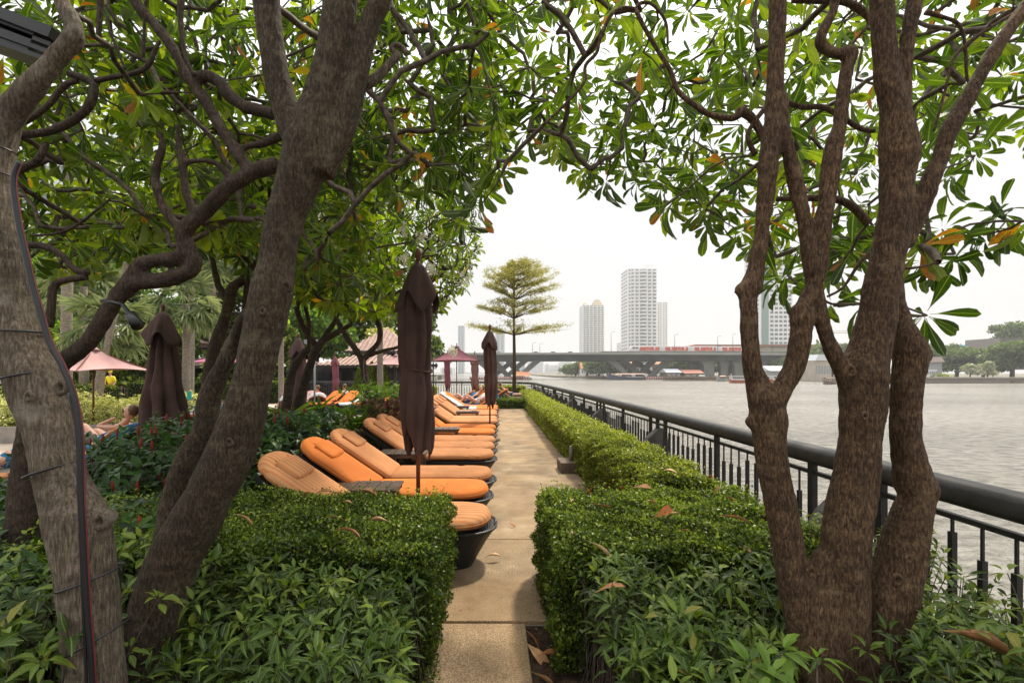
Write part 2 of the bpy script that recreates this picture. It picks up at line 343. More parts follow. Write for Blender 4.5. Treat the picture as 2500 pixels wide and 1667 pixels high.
def rosettes(lv, C, A, n, L, W, spread=(0.5, 1.7), droop=0.35, tint=(0.3, 0.18), orange=0.03, r=rng):
    C = np.asarray(C, float); A = norm(np.asarray(A, float)); N = len(C); u, v = perp(A)
    az0 = r.uniform(0, 6.28, N)
    tb = np.clip(r.normal(tint[0], tint[1], N), 0, .92)
    for k in range(n):
        keep = r.random(N) > 0.12
        az = az0+2.399963*k+r.normal(0, .2, N)
        th = spread[0]+(spread[1]-spread[0])*(k/(n-1))+r.normal(0, .12, N)
        X = A*np.cos(th)[:,None]+(u*np.cos(az)[:,None]+v*np.sin(az)[:,None])*np.sin(th)[:,None]
        X[:,2] -= droop*r.uniform(.3, 1.3, N); X = norm(X)
        Nn = A+r.normal(0, .22, (N, 3)); Nn[:,2] += .3
        t = np.clip(tb+r.normal(0, .13, N), 0, .92)
        o = r.random(N) < orange*(2.5 if k > n*.6 else .3); t = np.where(o, r.uniform(.95, 1, N), t)
        ll = L*r.uniform(.52, 1.15, N)*(0.7+.3*min(1, (k+2)/4))
        pos = C+X*0.02
        lv.add(pos[keep], X[keep], Nn[keep], ll[keep], (ll*W/L*r.uniform(.85, 1.15, N))[keep], t[keep])

# ------------------------------------------------------------------ woody growth
class Skel:
    def __init__(s): s.p = []; s.par = []; s.paths = []; s.cnt = []
    def limb(s, pts):
        """a limb that is already built as trunk: only gives nodes to grow from"""
        for a, b in zip(pts[:-1], pts[1:]):
            a, b = np.array(a, float), np.array(b, float); k = max(1, int(np.linalg.norm(b-a)/.15))
            for i in range(k): s.p.append(a+(b-a)*i/k); s.par.append(-1); s.cnt.append(0)
        s.p.append(np.array(pts[-1], float)); s.par.append(-1); s.cnt.append(0)
    def grow(s, tips, r=rng, wig=0.13, up=0.25, step=.13):
        tips = np.asarray(tips, float); P0 = np.array(s.p)
        d0 = np.array([np.min(np.linalg.norm(P0-t, axis=1)) for t in tips]); axes = np.zeros((len(tips), 3))
        cap = len(P0)+int(len(tips)*30); arr = np.zeros((cap, 3)); arr[:len(P0)] = P0; n = len(P0)
        for ti in np.argsort(d0):
            t = tips[ti]; d = np.linalg.norm(arr[:n]-t, axis=1); dz = arr[:n,2]-t[2]
            cost = d+0.35*np.maximum(dz, 0); j = int(np.argmin(cost)); a = arr[j]; D = d[j]
            k = max(2, min(28, int(D/step)+1)); side = r.normal(0, 1, 3); side /= np.linalg.norm(side)
            c1 = a+(t-a)*.33+side*D*wig+np.array([0, 0, D*up*.5]); c2 = a+(t-a)*.68-side*D*wig*r.uniform(-.5, 1)+np.array([0, 0, -D*up*.4*r.uniform(-1, 1)])
            path = [j]; prev = j
            for i in range(1, k+1):
                q = i/k; pt = a*(1-q)**3+c1*3*q*(1-q)**2+c2*3*q*q*(1-q)+t*q**3
                if i < k: pt = pt+r.normal(0, .012, 3)
                if n >= cap: break
                arr[n] = pt; s.p.append(pt); s.par.append(prev); s.cnt.append(0); path.append(n); prev = n; n += 1
            s.paths.append(path)
            ax = norm((s.p[path[-1]]-s.p[path[-2]])[None])[0]; ax[2] += .25; axes[ti] = ax
        for path in s.paths[-len(tips):]:
            i = path[-1]
            while i >= 0: s.cnt[i] += 1; i = s.par[i]
        return axes
    def build(s, name, mat_, root, r0=.006, ex=.42, rmax=.05, n=5):
        o3 = np.array(root.location); mb = MB()
        for path in s.paths:
            pts = [Vector(s.p[i]-o3) for i in path]
            if len(pts) < 2: continue
            rad = [min(rmax, r0*max(1, s.cnt[i])**ex) for i in path]; rad[0] = min(rad[0], rad[1]*1.25)
            mb.tube(pts, rad, n, cap=False)
        return tag(link(name, mb.mesh(name), root, mat_), kind='stuff')
def TP(pts, Z):               # (px, py, width px[, Z]) -> points and radii
    out = []; rad = []
    for p in pts:
        z = p[3] if len(p) > 3 else Z
        q = P(p[0], p[1], z); out.append(q); rad.append(p[2]/2*z/F*z/math.hypot(z, q.x))
    return out, rad
def smooth_path(pts, rad, k=4):
    out = []; ro = []
    n = len(pts)
    for i in range(n-1):
        p0, p1, p2, p3 = pts[max(i-1, 0)], pts[i], pts[i+1], pts[min(i+2, n-1)]
        for j in range(k):
            t = j/k; out.append(0.5*((2*p1)+(p2-p0)*t+(2*p0-5*p1+4*p2-p3)*t*t+(3*p1-p0-3*p2+p3)*t**3)); ro.append(rad[i]*(1-t)+rad[i+1]*t)
    out.append(pts[-1]); ro.append(rad[-1]); return out, ro
tex_c = bpy.data.textures.new('bark_lumps', 'CLOUDS'); tex_c.noise_scale = 0.11; tex_c.noise_depth = 2
tex_f = bpy.data.textures.new('bark_fine', 'CLOUDS'); tex_f.noise_scale = 0.035; tex_f.noise_depth = 3
def woody(name, limbs, mat_, root, voxel=0.014, n=14, lump=.010, fine=.007):
    mb = MB()
    for pts, rad in limbs:
        p, r_ = smooth_path(pts, rad, 4); mb.tube([q-root.location for q in p], r_, n)
    o = link(name, mb.mesh(name), root, mat_)
    if voxel:
        m = o.modifiers.new('join', 'REMESH'); m.mode = 'VOXEL'; m.voxel_size = voxel; m.use_smooth_shade = True
        m = o.modifiers.new('soft', 'SMOOTH'); m.iterations = 6; m.factor = .5
    if lump:
        m = o.modifiers.new('lump', 'DISPLACE'); m.texture = tex_c; m.strength = lump; m.mid_level = .5
        m = o.modifiers.new('fine', 'DISPLACE'); m.texture = tex_f; m.strength = fine; m.mid_level = .5
    return o
def inframe(p, lim, pad=30):
    """True where a point may carry leaves: outside the frame, or above the lower edge lim(x) of the crown"""
    y = max(p[1], .05); px = CX+p[0]/y*F; py = CY-(p[2]-H)/y*F
    return py < lim(px)
def curve(xs, ys): return lambda x: float(np.interp(x, xs, ys))
# ------------------------------------------------------------------ ground, path, water
WATER = -3.0
def quad(name, x0, x1, y0, y1, z, m, lab=None, nx=1, ny=1, thick=None):
    mb = MB()
    if thick: mb.box(((x0+x1)/2, (y0+y1)/2, z-thick/2), (x1-x0, y1-y0, thick))
    else: mb.add([(x0,y0,z),(x1,y0,z),(x1,y1,z),(x0,y1,z)], [(0,1,2,3)])
    return tag(link(name, mb.mesh(name), None, m), lab, kind='structure')
g = NG('river_water'); t = g.a('ShaderNodeTexCoord')
g.b.inputs['Base Color'].default_value = (0.36, 0.325, 0.26, 1); g.b.inputs['Roughness'].default_value = 0.22; g.b.inputs['IOR'].default_value = 1.33
mp = g.a('ShaderNodeMapping', {0: t.outputs['Object'], 'Scale': (0.6, 1.0, 1.0)})
a_ = g.a('ShaderNodeTexNoise', {0: mp.outputs[0], 'Scale': 2.0, 'Detail': 6.0, 'Roughness': .6})
b_ = g.a('ShaderNodeTexNoise', {0: mp.outputs[0], 'Scale': 0.14, 'Detail': 4.0})
d_ = g.a('ShaderNodeTexNoise', {0: mp.outputs[0], 'Scale': .03, 'Detail': 3.0}); dm = g.a('ShaderNodeMapRange', {0: d_.outputs[0], 1: .35, 2: .65, 3: .35, 4: 1.25}); am_ = g.a('ShaderNodeMath', {0: a_.outputs[0], 1: dm.outputs[0]}, operation='MULTIPLY')
c_ = g.a('ShaderNodeMath', {0: b_.outputs[0], 1: 2.5, 2: am_.outputs[0]}, operation='MULTIPLY_ADD')
bp = g.a('ShaderNodeBump', {'Height': c_.outputs[0], 'Strength': 1.0, 'Distance': 0.7}); g.l(bp.outputs[0], g.b.inputs['Normal'])
dcol = g.ramp(a_.outputs[0], [(0.34, (0.10, 0.092, 0.072)), (0.60, (0.29, 0.268, 0.225))]); g.l(dcol, g.b.inputs['Base Color'])
M_water = g.m
# water surface: fine rings of waves near, coarse far
mbw = MB(); xs = np.concatenate([-np.geomspace(4000, 30, 14), np.linspace(-20, 20, 5), np.geomspace(30, 4000, 14)]); ys = np.concatenate([[-60, -10], np.geomspace(2, 4200, 30)])
vv = [(x, y, WATER) for y in ys for x in xs]; nx = len(xs)
mbw.add(vv, [(j*nx+i, j*nx+i+1, (j+1)*nx+i+1, (j+1)*nx+i) for j in range(len(ys)-1) for i in range(nx-1)])
tag(link('river_water', mbw.mesh('river_water'), None, M_water), kind='structure')
# terrace body (quay) and soil
RX = 2.62                      # railing line
quay = MB(); quay.prism([(-60, -.03), (RX+.22, -.03), (RX+.22, -3.6), (-60, -3.6)], 'y', -6, 32.6)
tag(link('quay_ground', quay.mesh('quay_ground'), None, M_conc), kind='structure')
land = MB(); land.box((-60-70, 40, -2.2), (140, 100, 4.3)); land.box((-40, 32.6+24, -1.84), (40, 48, 3.6))
tag(link('garden_ground', land.mesh('garden_ground'), None, M_soil), kind='structure')
quad('soil_bed', -60, RX+.1, -6, 3.29, -.026, M_soil); quad('planting_bed', -9.5, -2.35, 3.3, 18, -.022, M_soil); quad('hedge_bed', 1.3, RX+.1, 3.3, 31, -.022, M_soil)
g = NG('aggregate_concrete'); t = g.a('ShaderNodeTexCoord')
n1 = g.a('ShaderNodeTexNoise', {0: t.outputs['Object'], 'Scale': 130.0, 'Detail': 4.0}); n2 = g.a('ShaderNodeTexNoise', {0: t.outputs['Object'], 'Scale': 1.5, 'Detail': 9.0, 'Roughness': .66, 'Distortion': .15})
n3 = g.a('ShaderNodeTexNoise', {0: t.outputs['Object'], 'Scale': 0.5, 'Detail': 3.0}); vo = g.a('ShaderNodeTexVoronoi', {0: t.outputs['Object'], 'Scale': 130.0})
base = g.ramp(n2.outputs[0], [(0.30, (0.10, 0.066, 0.038)), (0.42, (0.20, 0.142, 0.086)), (0.55, (0.29, 0.210, 0.130)), (0.70, (0.43, 0.335, 0.225))])
spk = g.ramp(n1.outputs[0], [(0.38, (0.38, 0.35, 0.31)), (0.50, (1.0, 1.0, 1.0)), (0.64, (1.5, 1.45, 1.35))])
mu = g.a('ShaderNodeVectorMath', {0: base, 1: spk}, operation='MULTIPLY')
org = g.a('ShaderNodeMapRange', {0: n3.outputs[0], 1: 0.45, 2: 0.65, 3: 0.0, 4: 0.4}); mo = g.a('ShaderNodeMix', {0: org.outputs[0], 6: mu.outputs[0], 7: (0.42, 0.26, 0.12, 1)}, data_type='RGBA')
g.l(mo.outputs[2], g.b.inputs['Base Color']); g.b.inputs['Roughness'].default_value = .8; g.b.inputs['Specular IOR Level'].default_value = .25
ah = g.a('ShaderNodeMath', {0: vo.outputs['Distance'], 1: n1.outputs[0]}, operation='ADD')
bp = g.a('ShaderNodeBump', {'Height': ah.outputs[0], 'Strength': .35, 'Distance': .004}); g.l(bp.outputs[0], g.b.inputs['Normal'])
M_agg = g.m
path = tag(bpy.data.objects.new('paved_path', None), kind='structure'); COL.objects.link(path)
def slab(x0, x1, y0, y1, z=0.0):
    mb = MB(); mb.box(((x0+x1)/2, (y0+y1)/2, z-.03), (x1-x0-.010, y1-y0-.012, .06)); o = link('slab', mb.mesh('slab'), path, M_agg); bevel(o, .006, 2)
slab(-.42, .22, 1.2, 2.2, -.012); slab(-.42, .22, 2.2, 3.3, -.01)
js = [3.3, 4.92, 7.25, 9.0, 10.7, 12.9, 15.2, 17.6, 20.0, 22.3, 24.8, 27.3, 31.9]
for a, b in zip(js[:-1], js[1:]):
    slab(-2.35, .95 if a < 4 else 1.42, a, b, 0)
for a, b in zip(js[8:-1], js[9:]): slab(-9.5, -2.35, a, b, 0)
# pool deck on the left
M_deck = mat('deck_stone', (0.42, 0.33, 0.24), .7, .3, noise_s=1.5, col2=(0.56, 0.46, 0.35), bump=.1, bump_s=30)
deck = tag(bpy.data.objects.new('pool_deck', None), kind='structure'); COL.objects.link(deck)
for i in range(11):
    for j in range(13):
        x0 = -44+i*3.13; y0 = 6+j*2.05
        mb = MB(); mb.box((x0+1.56, y0+1.02, -.02), (3.12, 2.04, .05)); link('paver', mb.mesh('paver'), deck, M_deck)
quad('pool_water', -17.5, -12.2, 18.5, 26, .015, mat('pool_water', (0.05, 0.16, 0.20), .08, .5))

# ------------------------------------------------------------------ railing
rail = empty('railing', (RX, 10, 0), 'dark painted metal railing with tapered double balusters along the river edge', 'railing')
prof = [(-.078, .972), (-.084, 1.00), (-.080, 1.055), (-.062, 1.085), (-.03, 1.097), (.04, 1.097), (.070, 1.085), (.084, 1.05), (.08, .98), (.06, .962), (-.06, .962)]
def bend(y):                   # centre line of the railing: straight, then a curve to the left at the far corner
    if y <= 27.5: return Vector((RX-.004*max(0, y-10)**1.6*.6, y, 0))
    a = min((y-27.5)/4.2, 1.57); c0 = bend(27.5)
    p = c0+Vector((-4.2*(1-math.cos(a)), 4.2*math.sin(a), 0))
    if y > 27.5+4.2*1.57: p.x -= (y-27.5-4.2*1.57)
    return p
ss = list(np.arange(.2, 27, 1.3))+list(np.arange(27.5, 34.5, .6))+[35, 40, 48, 62]
mb = MB(); n = len(prof); vs_ = []
for i, s_ in enumerate(ss):
    c = bend(s_); d = (bend(s_+.05)-bend(s_-.05)).normalized(); nrm = Vector((d.y, -d.x, 0))
    for p, q in prof: vs_.append(c+nrm*p+Vector((0, 0, q)))
mb.add(vs_, [(i*n+k, i*n+(k+1)%n, (i+1)*n+(k+1)%n, (i+1)*n+k) for i in range(len(ss)-1) for k in range(n)], True)
fix_normals(mb.build('handrail', M_metal, rail))
mb = MB()
for a, b in zip(ss[:-1], ss[1:]): mb.bar(bend(a)+Vector((0,0,.88)), bend(b)+Vector((0,0,.88)), .035, .03)
mb.build('middle_rail', M_metal, rail)
mb = MB()
for a, b in zip(ss[:-1], ss[1:]): mb.bar(bend(a)+Vector((0,0,.09)), bend(b)+Vector((0,0,.09)), .05, .04)
mb.build('bottom_rail', M_metal, rail)
def shared(name, build):
    mb = MB(); build(mb); return mb.mesh(name)
pm = shared('post', lambda m: m.box((0,0,.485), (.045,.06,.95)))
def bal(top):
    def f(m): m.box((0,0,.09+(top-.09)/2), (.030,.030,top-.09)); m.box((0,0,(top+.88)/2), (.013,.013,.88-top)); 
    return f
bl = [shared('baluster', bal(.69)), shared('baluster', bal(.79))]
tear = MB(); tp = [(-.30, .0), (-.32, .25), (-.28, .48), (-.17, .66), (-.02, .80), (.05, .83), (.12, .80), (.15, .60), (.16, .0)]
tear.prism(tp, 'y', -.085, .085); tm = tear.mesh('stanchion_fin')
M_fin = mat('fin_cast_metal', (0.055, 0.048, 0.042), .5, .4, noise_s=7, col2=(0.085, 0.075, 0.066))
tm.materials.append(M_fin); pm.materials.append(M_metal); [b_.materials.append(M_metal) for b_ in bl]
def place(me, s_, nm):
    c = bend(s_); d = (bend(s_+.05)-bend(s_-.05)).normalized(); o = link(nm, me, rail); o.location = c-rail.location; o.rotation_euler = (0, 0, math.atan2(-d.x, d.y)); return o
k = 0; nb = 0; far_b = MB()
for u in np.arange(-.83, 60, 4.1):
    for q in (0, .35, .70):
        if u+q > .4: place(pm, u+q, 'post')
    if u+.35 > .4: bevel(place(tm, u+.35-.0, 'stanchion_fin'), .03, 2)
    if u+2.4 > .4: place(pm, u+2.4, 'post')
    for i in range(18):
        s_ = u+.70+.17*(i+1) if i < 9 else u+2.4+.17*(i-8)
        if s_ < .5: continue
        hi = (i//3) % 2 == 1
        if nb < 290: place(bl[1 if hi else 0], s_, 'baluster'); nb += 1
        else:
            c = bend(s_); tpz = .79 if hi else .69; far_b.box((c.x, c.y, .09+(tpz-.09)/2), (.03, .03, tpz-.09)); far_b.box((c.x, c.y, (tpz+.88)/2), (.013, .013, .88-tpz))
tag(far_b.build('distant_balusters', M_metal, rail), kind='stuff')

# ------------------------------------------------------------------ the big bank, bridge, towers
def landm(name, poly, z0, z1, m):
    mb = MB(); mb.prism(poly, 'z', z0, z1); return tag(link(name, mb.mesh(name), None, m), kind='structure')
M_earth = mat('bank_earth', (0.14, 0.13, 0.10), .9, .1, noise_s=.2, col2=(0.26, 0.24, 0.19))
landm('far_bank', [(52, 420), (78, 318), (120, 296), (330, 215), (330, 201), (900, 201), (900, 1200), (52, 1200)], -4, -1.6, M_earth)
landm('right_bank', [(150, 207), (900, 150), (900, 205), (150, 214)], -4, -1.9, M_earth)
landm('distant_bank', [(-1600, 1900), (800, 1900), (800, 3000), (-1600, 3000)], -4, -1, M_earth)
landm('near_left_bank', [(-60, 36), (-20, 80), (-40, 400), (-600, 500), (-600, 36)], -4, -.3, M_earth)
M_brc = mat('bridge_concrete', (0.13, 0.135, 0.12), .85, .2, noise_s=.12, col2=(0.22, 0.22, 0.195)); M_brd = mat('bridge_web_shaded', (0.03, 0.038, 0.036), .85, .2, noise_s=.1, col2=(0.065, 0.075, 0.07)); M_par = mat('parapet_concrete', (0.30, 0.30, 0.27), .85)  # girder web far darker than the other concrete, backlit shade painted in
BZ = 300.0
def B(px, py, Z=BZ): return P(px, py, Z)
br = empty('river_bridge', (40, BZ, WATER), 'long grey concrete bridge on slanted piers crossing the river', 'bridge')
xL, xR = B(820, 0).x, B(1985, 0).x
zt, zb = B(0, 866).z, B(0, 880).z
def arch(x): return -((x-60)/240)**2*2.0
def strip(name, z0, z1, y0, y1, m, nseg=24, a=xL, b=xR):
    mb = MB(); pts = []
    for i in range(nseg+1):
        x = a+(b-a)*i/nseg; dz = arch(x); pts += [(x, y0, z0+dz), (x, y1, z0+dz), (x, y1, z1+dz), (x, y0, z1+dz)]
    fs = [(0,1,2,3), tuple(nseg*4+k for k in (3,2,1,0))]
    for i in range(nseg):
        for k in range(4): fs.append((i*4+k, (i+1)*4+k, (i+1)*4+(k+1)%4, i*4+(k+1)%4))
    mb.add(pts, fs); return fix_normals(mb.build(name, m, br))
strip('deck', zt, zt+.5, BZ-2, BZ+32, M_brc); strip('girder', zb, zt-.004, BZ+1, BZ+10, M_brd); strip('girder', zb, zt-.004, BZ+18, BZ+28, M_brd)
strip('parapet', zt+.5, zt+1.35, BZ-2, BZ-1.6, M_par); strip('parapet', zt+.5, zt+1.35, BZ+31.6, BZ+32, M_brc)
def strut(x0, x1, yk):
    mb = MB(); zt_ = zb+.3+arch(x0); zb_ = WATER+1.2
    mb.add([(x0-2.7,yk-1.4,zt_),(x0+2.7,yk-1.4,zt_),(x0+2.7,yk+1.4,zt_),(x0-2.7,yk+1.4,zt_),(x1-2.0,yk-1.4,zb_),(x1+2.0,yk-1.4,zb_),(x1+2.0,yk+1.4,zb_),(x1-2.0,yk+1.4,zb_)], [(0,1,2,3),(7,6,5,4),(0,4,5,1),(1,5,6,2),(2,6,7,3),(3,7,4,0)])
    fix_normals(mb.build('strut', M_brc, br))
M_rw = None
for cxp, side in ((1585, 0), (1218, 1)):
    for k in range(3):
        yk = BZ+6+k*9; sg = -1 if side else 1; q_ = lambda d: (cxp+sg*d-CX)*yk/F
        strut(q_(-95+31*k), q_(-47+31*k), yk); strut(q_(49-37*k), q_(5-30*k), yk+3)
    mb = MB(); c = (cxp-CX)*BZ/F; mb.box((c, BZ+14, WATER+.6), (36, 34, 1.6)); mb.build('pier_footing', M_brc, br)
    mb = MB()
    for i in range(26): mb.box((c-17.5+i*1.4, BZ-3.2, WATER+1.1), (.8, .3, 1.1), tilt=Matrix.Rotation(.5 if i % 2 else -.5, 3, 'Y'))
    mb.build('hazard_stripe', mat('fender_red', (0.45, 0.05, 0.03), .6), br)
    mb = MB(); mb.box((c, BZ-3.0, WATER+1.1), (36.4, .3, 1.3)); mb.build('fender', mat('fender_white', (0.7, 0.7, 0.66), .6), br)
for px_, w_ in ((1738, 5.0), (1776, 3.2), (1812, 4.2), (1870, 4), (1930, 4)):
    for yk in (BZ+6, BZ+24):
        mb = MB(); x = B(px_, 0).x; mb.prism([(x-w_*1.0, zb+arch(x)), (x+w_*1.0, zb+arch(x)), (x+w_*.62, zb-4+arch(x)), (x+w_*.62, WATER), (x-w_*.62, WATER), (x-w_*.62, zb-4+arch(x))], 'y', yk-2, yk+2); fix_normals(mb.build('column', M_brc, br))
def lamp(px_, top, Z=BZ):
    x = (px_-CX)*Z/F; zt0 = zt+.5+arch(x)
    o = empty('street_lamp', (x, Z+(15 if top else 0), zt0), None, 'street lamp', 'lamps along the bridge')
    mb = MB(); hgt = (865-top)*Z/F; mb.tube([(x, Z, zt0), (x, Z, zt0+hgt)], [.22, .10], 6); mb.tube([(x, Z, zt0+hgt), (x+1.2, Z, zt0+hgt+.3)], .08, 5)
    mb.build('pole', M_brc, o); mb = MB(); mb.box((x+1.6, Z, zt0+hgt+.3), (1.2, .4, .2)); mb.build('lamp_head', M_brc, o)
    return o
LL = [(1300, 838, 'beside the tiered tree'), (1318, 840, 'between the tiered tree and the short round-balcony tower'), (1492, 812, 'just beyond the train front'), (1647, 818, 'over the second train car'), (1752, 822, 'over the third train car'), (1789, 816, 'over the last train car by the tree'), (1885, 824, 'seen between two stems of the near tree')]
for a, b, c in LL: lamp(a, b)['label'] = 'thin grey lamp post on the bridge '+c
# ------------------------------------------------------------------ train, cars, towers, boats, banks
M_tw = mat('train_white', (0.62, 0.62, 0.62), .4, .4); M_tg = mat('dark_glass', (0.03, 0.035, 0.04), .2, .6)
M_ad = mat('red_advert_panel', (0.52, 0.09, 0.05), .5, .3, noise_s=.6, col2=(0.60, 0.26, 0.18), lo=.48, hi=.62, detail=3)
pos_words = ['leading white train car with black windscreen on the bridge', 'second train car from the front with red advertising', 'third train car from the front with red advertising', 'rearmost visible train car, half hidden behind the near tree stem']
tz = zt+.5
for i, (a, b) in enumerate(((1535, 1612), (1614, 1684), (1686, 1751), (1753, 1822))):
    Zt = BZ+13; xa, xb = (a-CX)*Zt/F, (b-CX)*Zt/F; c = (xa+xb)/2; z0 = tz+arch(c)+.9+1.2
    o = empty('train_car', (c, Zt, z0), pos_words[i], 'train', 'train cars on the bridge')
    L = xb-xa-.5; mb = MB(); pr = [(-1.5, 0), (1.5, 0), (1.6, 1.2), (1.55, 2.9), (1.2, 3.6), (-1.2, 3.6), (-1.55, 2.9), (-1.6, 1.2)]
    n = 8; st = [(-L/2, .55 if i == 0 else .96), (-L/2+1.6, 1), (L/2-.3, 1), (L/2, .96)]
    mb.add([(c+s, Zt+p*q, z0+r_*q+(0)) for s, q in st for p, r_ in pr], [(j*n+k, j*n+(k+1)%n, (j+1)*n+(k+1)%n, (j+1)*n+k) for j in range(3) for k in range(n)]+[tuple(range(n))[::-1], tuple(range(3*n, 4*n))])
    fix_normals(mb.build('body', M_tw, o))
    mb = MB(); mb.box((c+(2.6 if i == 0 else .2), Zt-1.62, z0+1.75), (L*.66 if i == 0 else L*.82, .08, 2.5)); mb.build('advert_panel', M_ad, o)
    if i == 0:
        for k in range(2): mb = MB(); mb.box((c-L/2+2.6+k*2.0, Zt-1.63, z0+2.3), (1.5, .06, 1.0)); mb.build('window', M_tg, o)
    for k in range(3): mb = MB(); mb.box((c-L*.25+k*L*.25+1, Zt-1.70, z0+2.0), (.9, .05, 1.9)); mb.build('door', M_tw if k != 1 else M_ad, o)
    mb = MB(); mb.box((c, Zt, z0-.5), (L*.9, 2.6, .9)); mb.build('undercarriage', M_tg, o)
mb = MB(); mb.box((B(1760, 0).x-10, BZ+13, tz+1.35), (B(1985, 0).x-B(1500, 0).x, 9, 1.5)); mb.build('rail_track_bed', M_brc, br)
cw = ['by the tiered tree trunk', 'right of the tiered tree', 'left of the shorter tower', 'left of the leading train car']
for i, (px_, c, lab) in enumerate(((1218, (0.7,0.7,0.7), 'white'), (1308, (.10,.12,.14), 'dark'), (1350, (.15,.17,.16), 'grey'), (1392, (.12,.13,.14), 'black'))):
    x = (px_-CX)*(BZ+3)/F; z0 = tz+arch(x); o = empty('car', (x, BZ+3, z0), '%s car on the bridge %s' % (lab, cw[i]), 'car', 'cars crossing the bridge')
    mb = MB(); mb.prism([(x-2.2, z0+.35), (x+2.2, z0+.35), (x+2.3, z0+.95), (x+1.5, z0+1.1), (x+.9, z0+1.6), (x-1.0, z0+1.6), (x-1.6, z0+1.1), (x-2.3, z0+.95)], 'y', BZ+2.2, BZ+3.9); fix_normals(mb.build('body', mat('car_paint', c, .35), o))
    mb = MB(); mb.prism([(x-1.4, z0+1.1), (x+1.3, z0+1.1), (x+.8, z0+1.5), (x-.9, z0+1.5)], 'y', BZ+2.17, BZ+3.93); fix_normals(mb.build('window', M_tg, o))
    for s in (-1.4, 1.4):
        for yy in (2.2, 3.8): mb = MB(); mb.tube([(x+s, BZ+yy-.1, z0+.33), (x+s, BZ+yy+.1, z0+.33)], .33, 10); mb.build('wheel', M_black, o)
# station viaduct on the right of the train
o = empty('elevated_station', B(1890, 860), 'long tan elevated station with brown roof behind the bridge', 'station'); Zs = 352
M_tan = mat('station_wall', (0.42, 0.36, 0.29), .8, .2, noise_s=.3, col2=(0.52, 0.46, 0.38)); M_brr = mat('station_roof', (0.30, 0.14, 0.09), .7, .2)
mb = MB(); a = P(1715, 862, Zs); b = P(2120, 838, Zs); mb.box(((a.x+b.x)/2, Zs+8, (P(0, 880, Zs).z+P(0, 846, Zs).z)/2), (b.x-a.x, 14, P(0, 846, Zs).z-P(0, 880, Zs).z)); mb.build('wall', M_tan, o)
mb = MB(); mb.prism([(a.x-9, P(0, 845.5, Zs).z), (b.x, P(0, 845.5, Zs).z), (b.x, P(0, 841, Zs).z), (a.x-6, P(0, 841, Zs).z)], 'y', Zs-1, Zs+17); fix_normals(mb.build('roof', M_brr, o))
for k in range(7): mb = MB(); x = a.x+6+k*14; mb.box((x, Zs+2, (P(0, 880, Zs).z+WATER)/2), (2.4, 2.4, P(0, 880, Zs).z-WATER)); mb.build('column', M_brc, o)
o = empty('station_canopy', P(1688, 862, Zs), 'small red-roofed platform canopy behind the train', 'canopy')
mb = MB(); a = P(1662, 850, Zs); b = P(1710, 845, Zs); mb.prism([(a.x, a.z-.5), (b.x+3, a.z-.5), (b.x, b.z), (a.x+4, b.z)], 'y', Zs-6, Zs+3); fix_normals(mb.build('roof', mat('red_roof', (0.42, 0.13, 0.07), .7), o))
for k in range(4): mb = MB(); mb.box((a.x+3+k*3.2, Zs-2, a.z-3), (.6, .6, 5)); mb.build('post', M_brc, o)

M_twh = mat('tower_white', (0.80, 0.80, 0.79), .7, .2, noise_s=.05, col2=(0.84, 0.84, 0.83)); M_gl = mat('tower_glass', (0.30, 0.32, 0.32), .25, .5)
M_sh = mat('balcony_recess', (0.12, 0.12, 0.115), .8, .2)
def tower(name, x0, x1, ytop, Z, floors, label, cols, depth=20, bow=0, roof=None, wallm=None, glm=None):
    a, b = (x0-CX)*Z/F, (x1-CX)*Z/F; zt_ = H+(CY-ytop)*Z/F; c = (a+b)/2; W_ = b-a
    o = empty(name, (c, Z, -1.6), label, 'tower block')
    mb = MB(); mb.box((c, Z+depth/2, (zt_-1.6)/2), (W_, depth, zt_+1.6)); mb.build('wall', wallm or M_twh, o)
    fh = (zt_+1.6)/floors; slabs = MB(); win = MB(); side = MB()
    for f in range(floors):
        z = -1.6+fh*f
        for (u0, u1, bw) in cols:
            xa, xb = a+W_*u0, a+W_*u1; m_ = (xa+xb)/2
            win.box((m_, Z-.1, z+fh*.62), ((xb-xa)*.9, .3, fh*.5))
            if bw:
                pts = [(xa+(xb-xa)*k/6, Z-bw*math.sin(math.pi*k/6)-.35) for k in range(7)]+[(xb, Z+.1), (xa, Z+.1)]
                slabs.prism(pts, 'z', z, z+fh*.38)
        for k in range(3): side.box((a-.08, Z+depth*(.2+.3*k), z+fh*.6), (.3, depth*.16, fh*.45)); side.box((b+.08, Z+depth*(.2+.3*k), z+fh*.6), (.3, depth*.16, fh*.45))
    tag(win.build('window', glm or M_gl, o), kind='stuff'); tag(side.build('side_window', glm or M_gl, o), kind='stuff')
    if slabs.v: tag(fix_normals(slabs.build('balcony', M_twh, o)), kind='stuff')
    if roof: roof(o, a, b, zt_, Z, depth)
    return o
def r1(o, a, b, z, Z, d):
    mb = MB(); mb.box((a+(b-a)*.72, Z+d*.5, z+2), ((b-a)*.42, d*.7, 5)); mb.build('roof_block', M_twh, o)
def r2(o, a, b, z, Z, d):
    M = mat('tan_tile_roof', (0.38, 0.31, 0.23), .8)
    for u, w_, h_ in ((.16, .2, 4), (.70, .46, 7)):
        x = a+(b-a)*u; mb = MB(); hw = (b-a)*w_/2
        mb.add([(x-hw, Z, z), (x+hw, Z, z), (x+hw, Z+d*.6, z), (x-hw, Z+d*.6, z), (x-hw*.4, Z+d*.3, z+h_), (x+hw*.6, Z+d*.3, z+h_)], [(0,1,5,4), (1,2,5), (2,3,4,5), (3,0,4), (3,2,1,0)]); fix_normals(mb.build('roof', M, o))
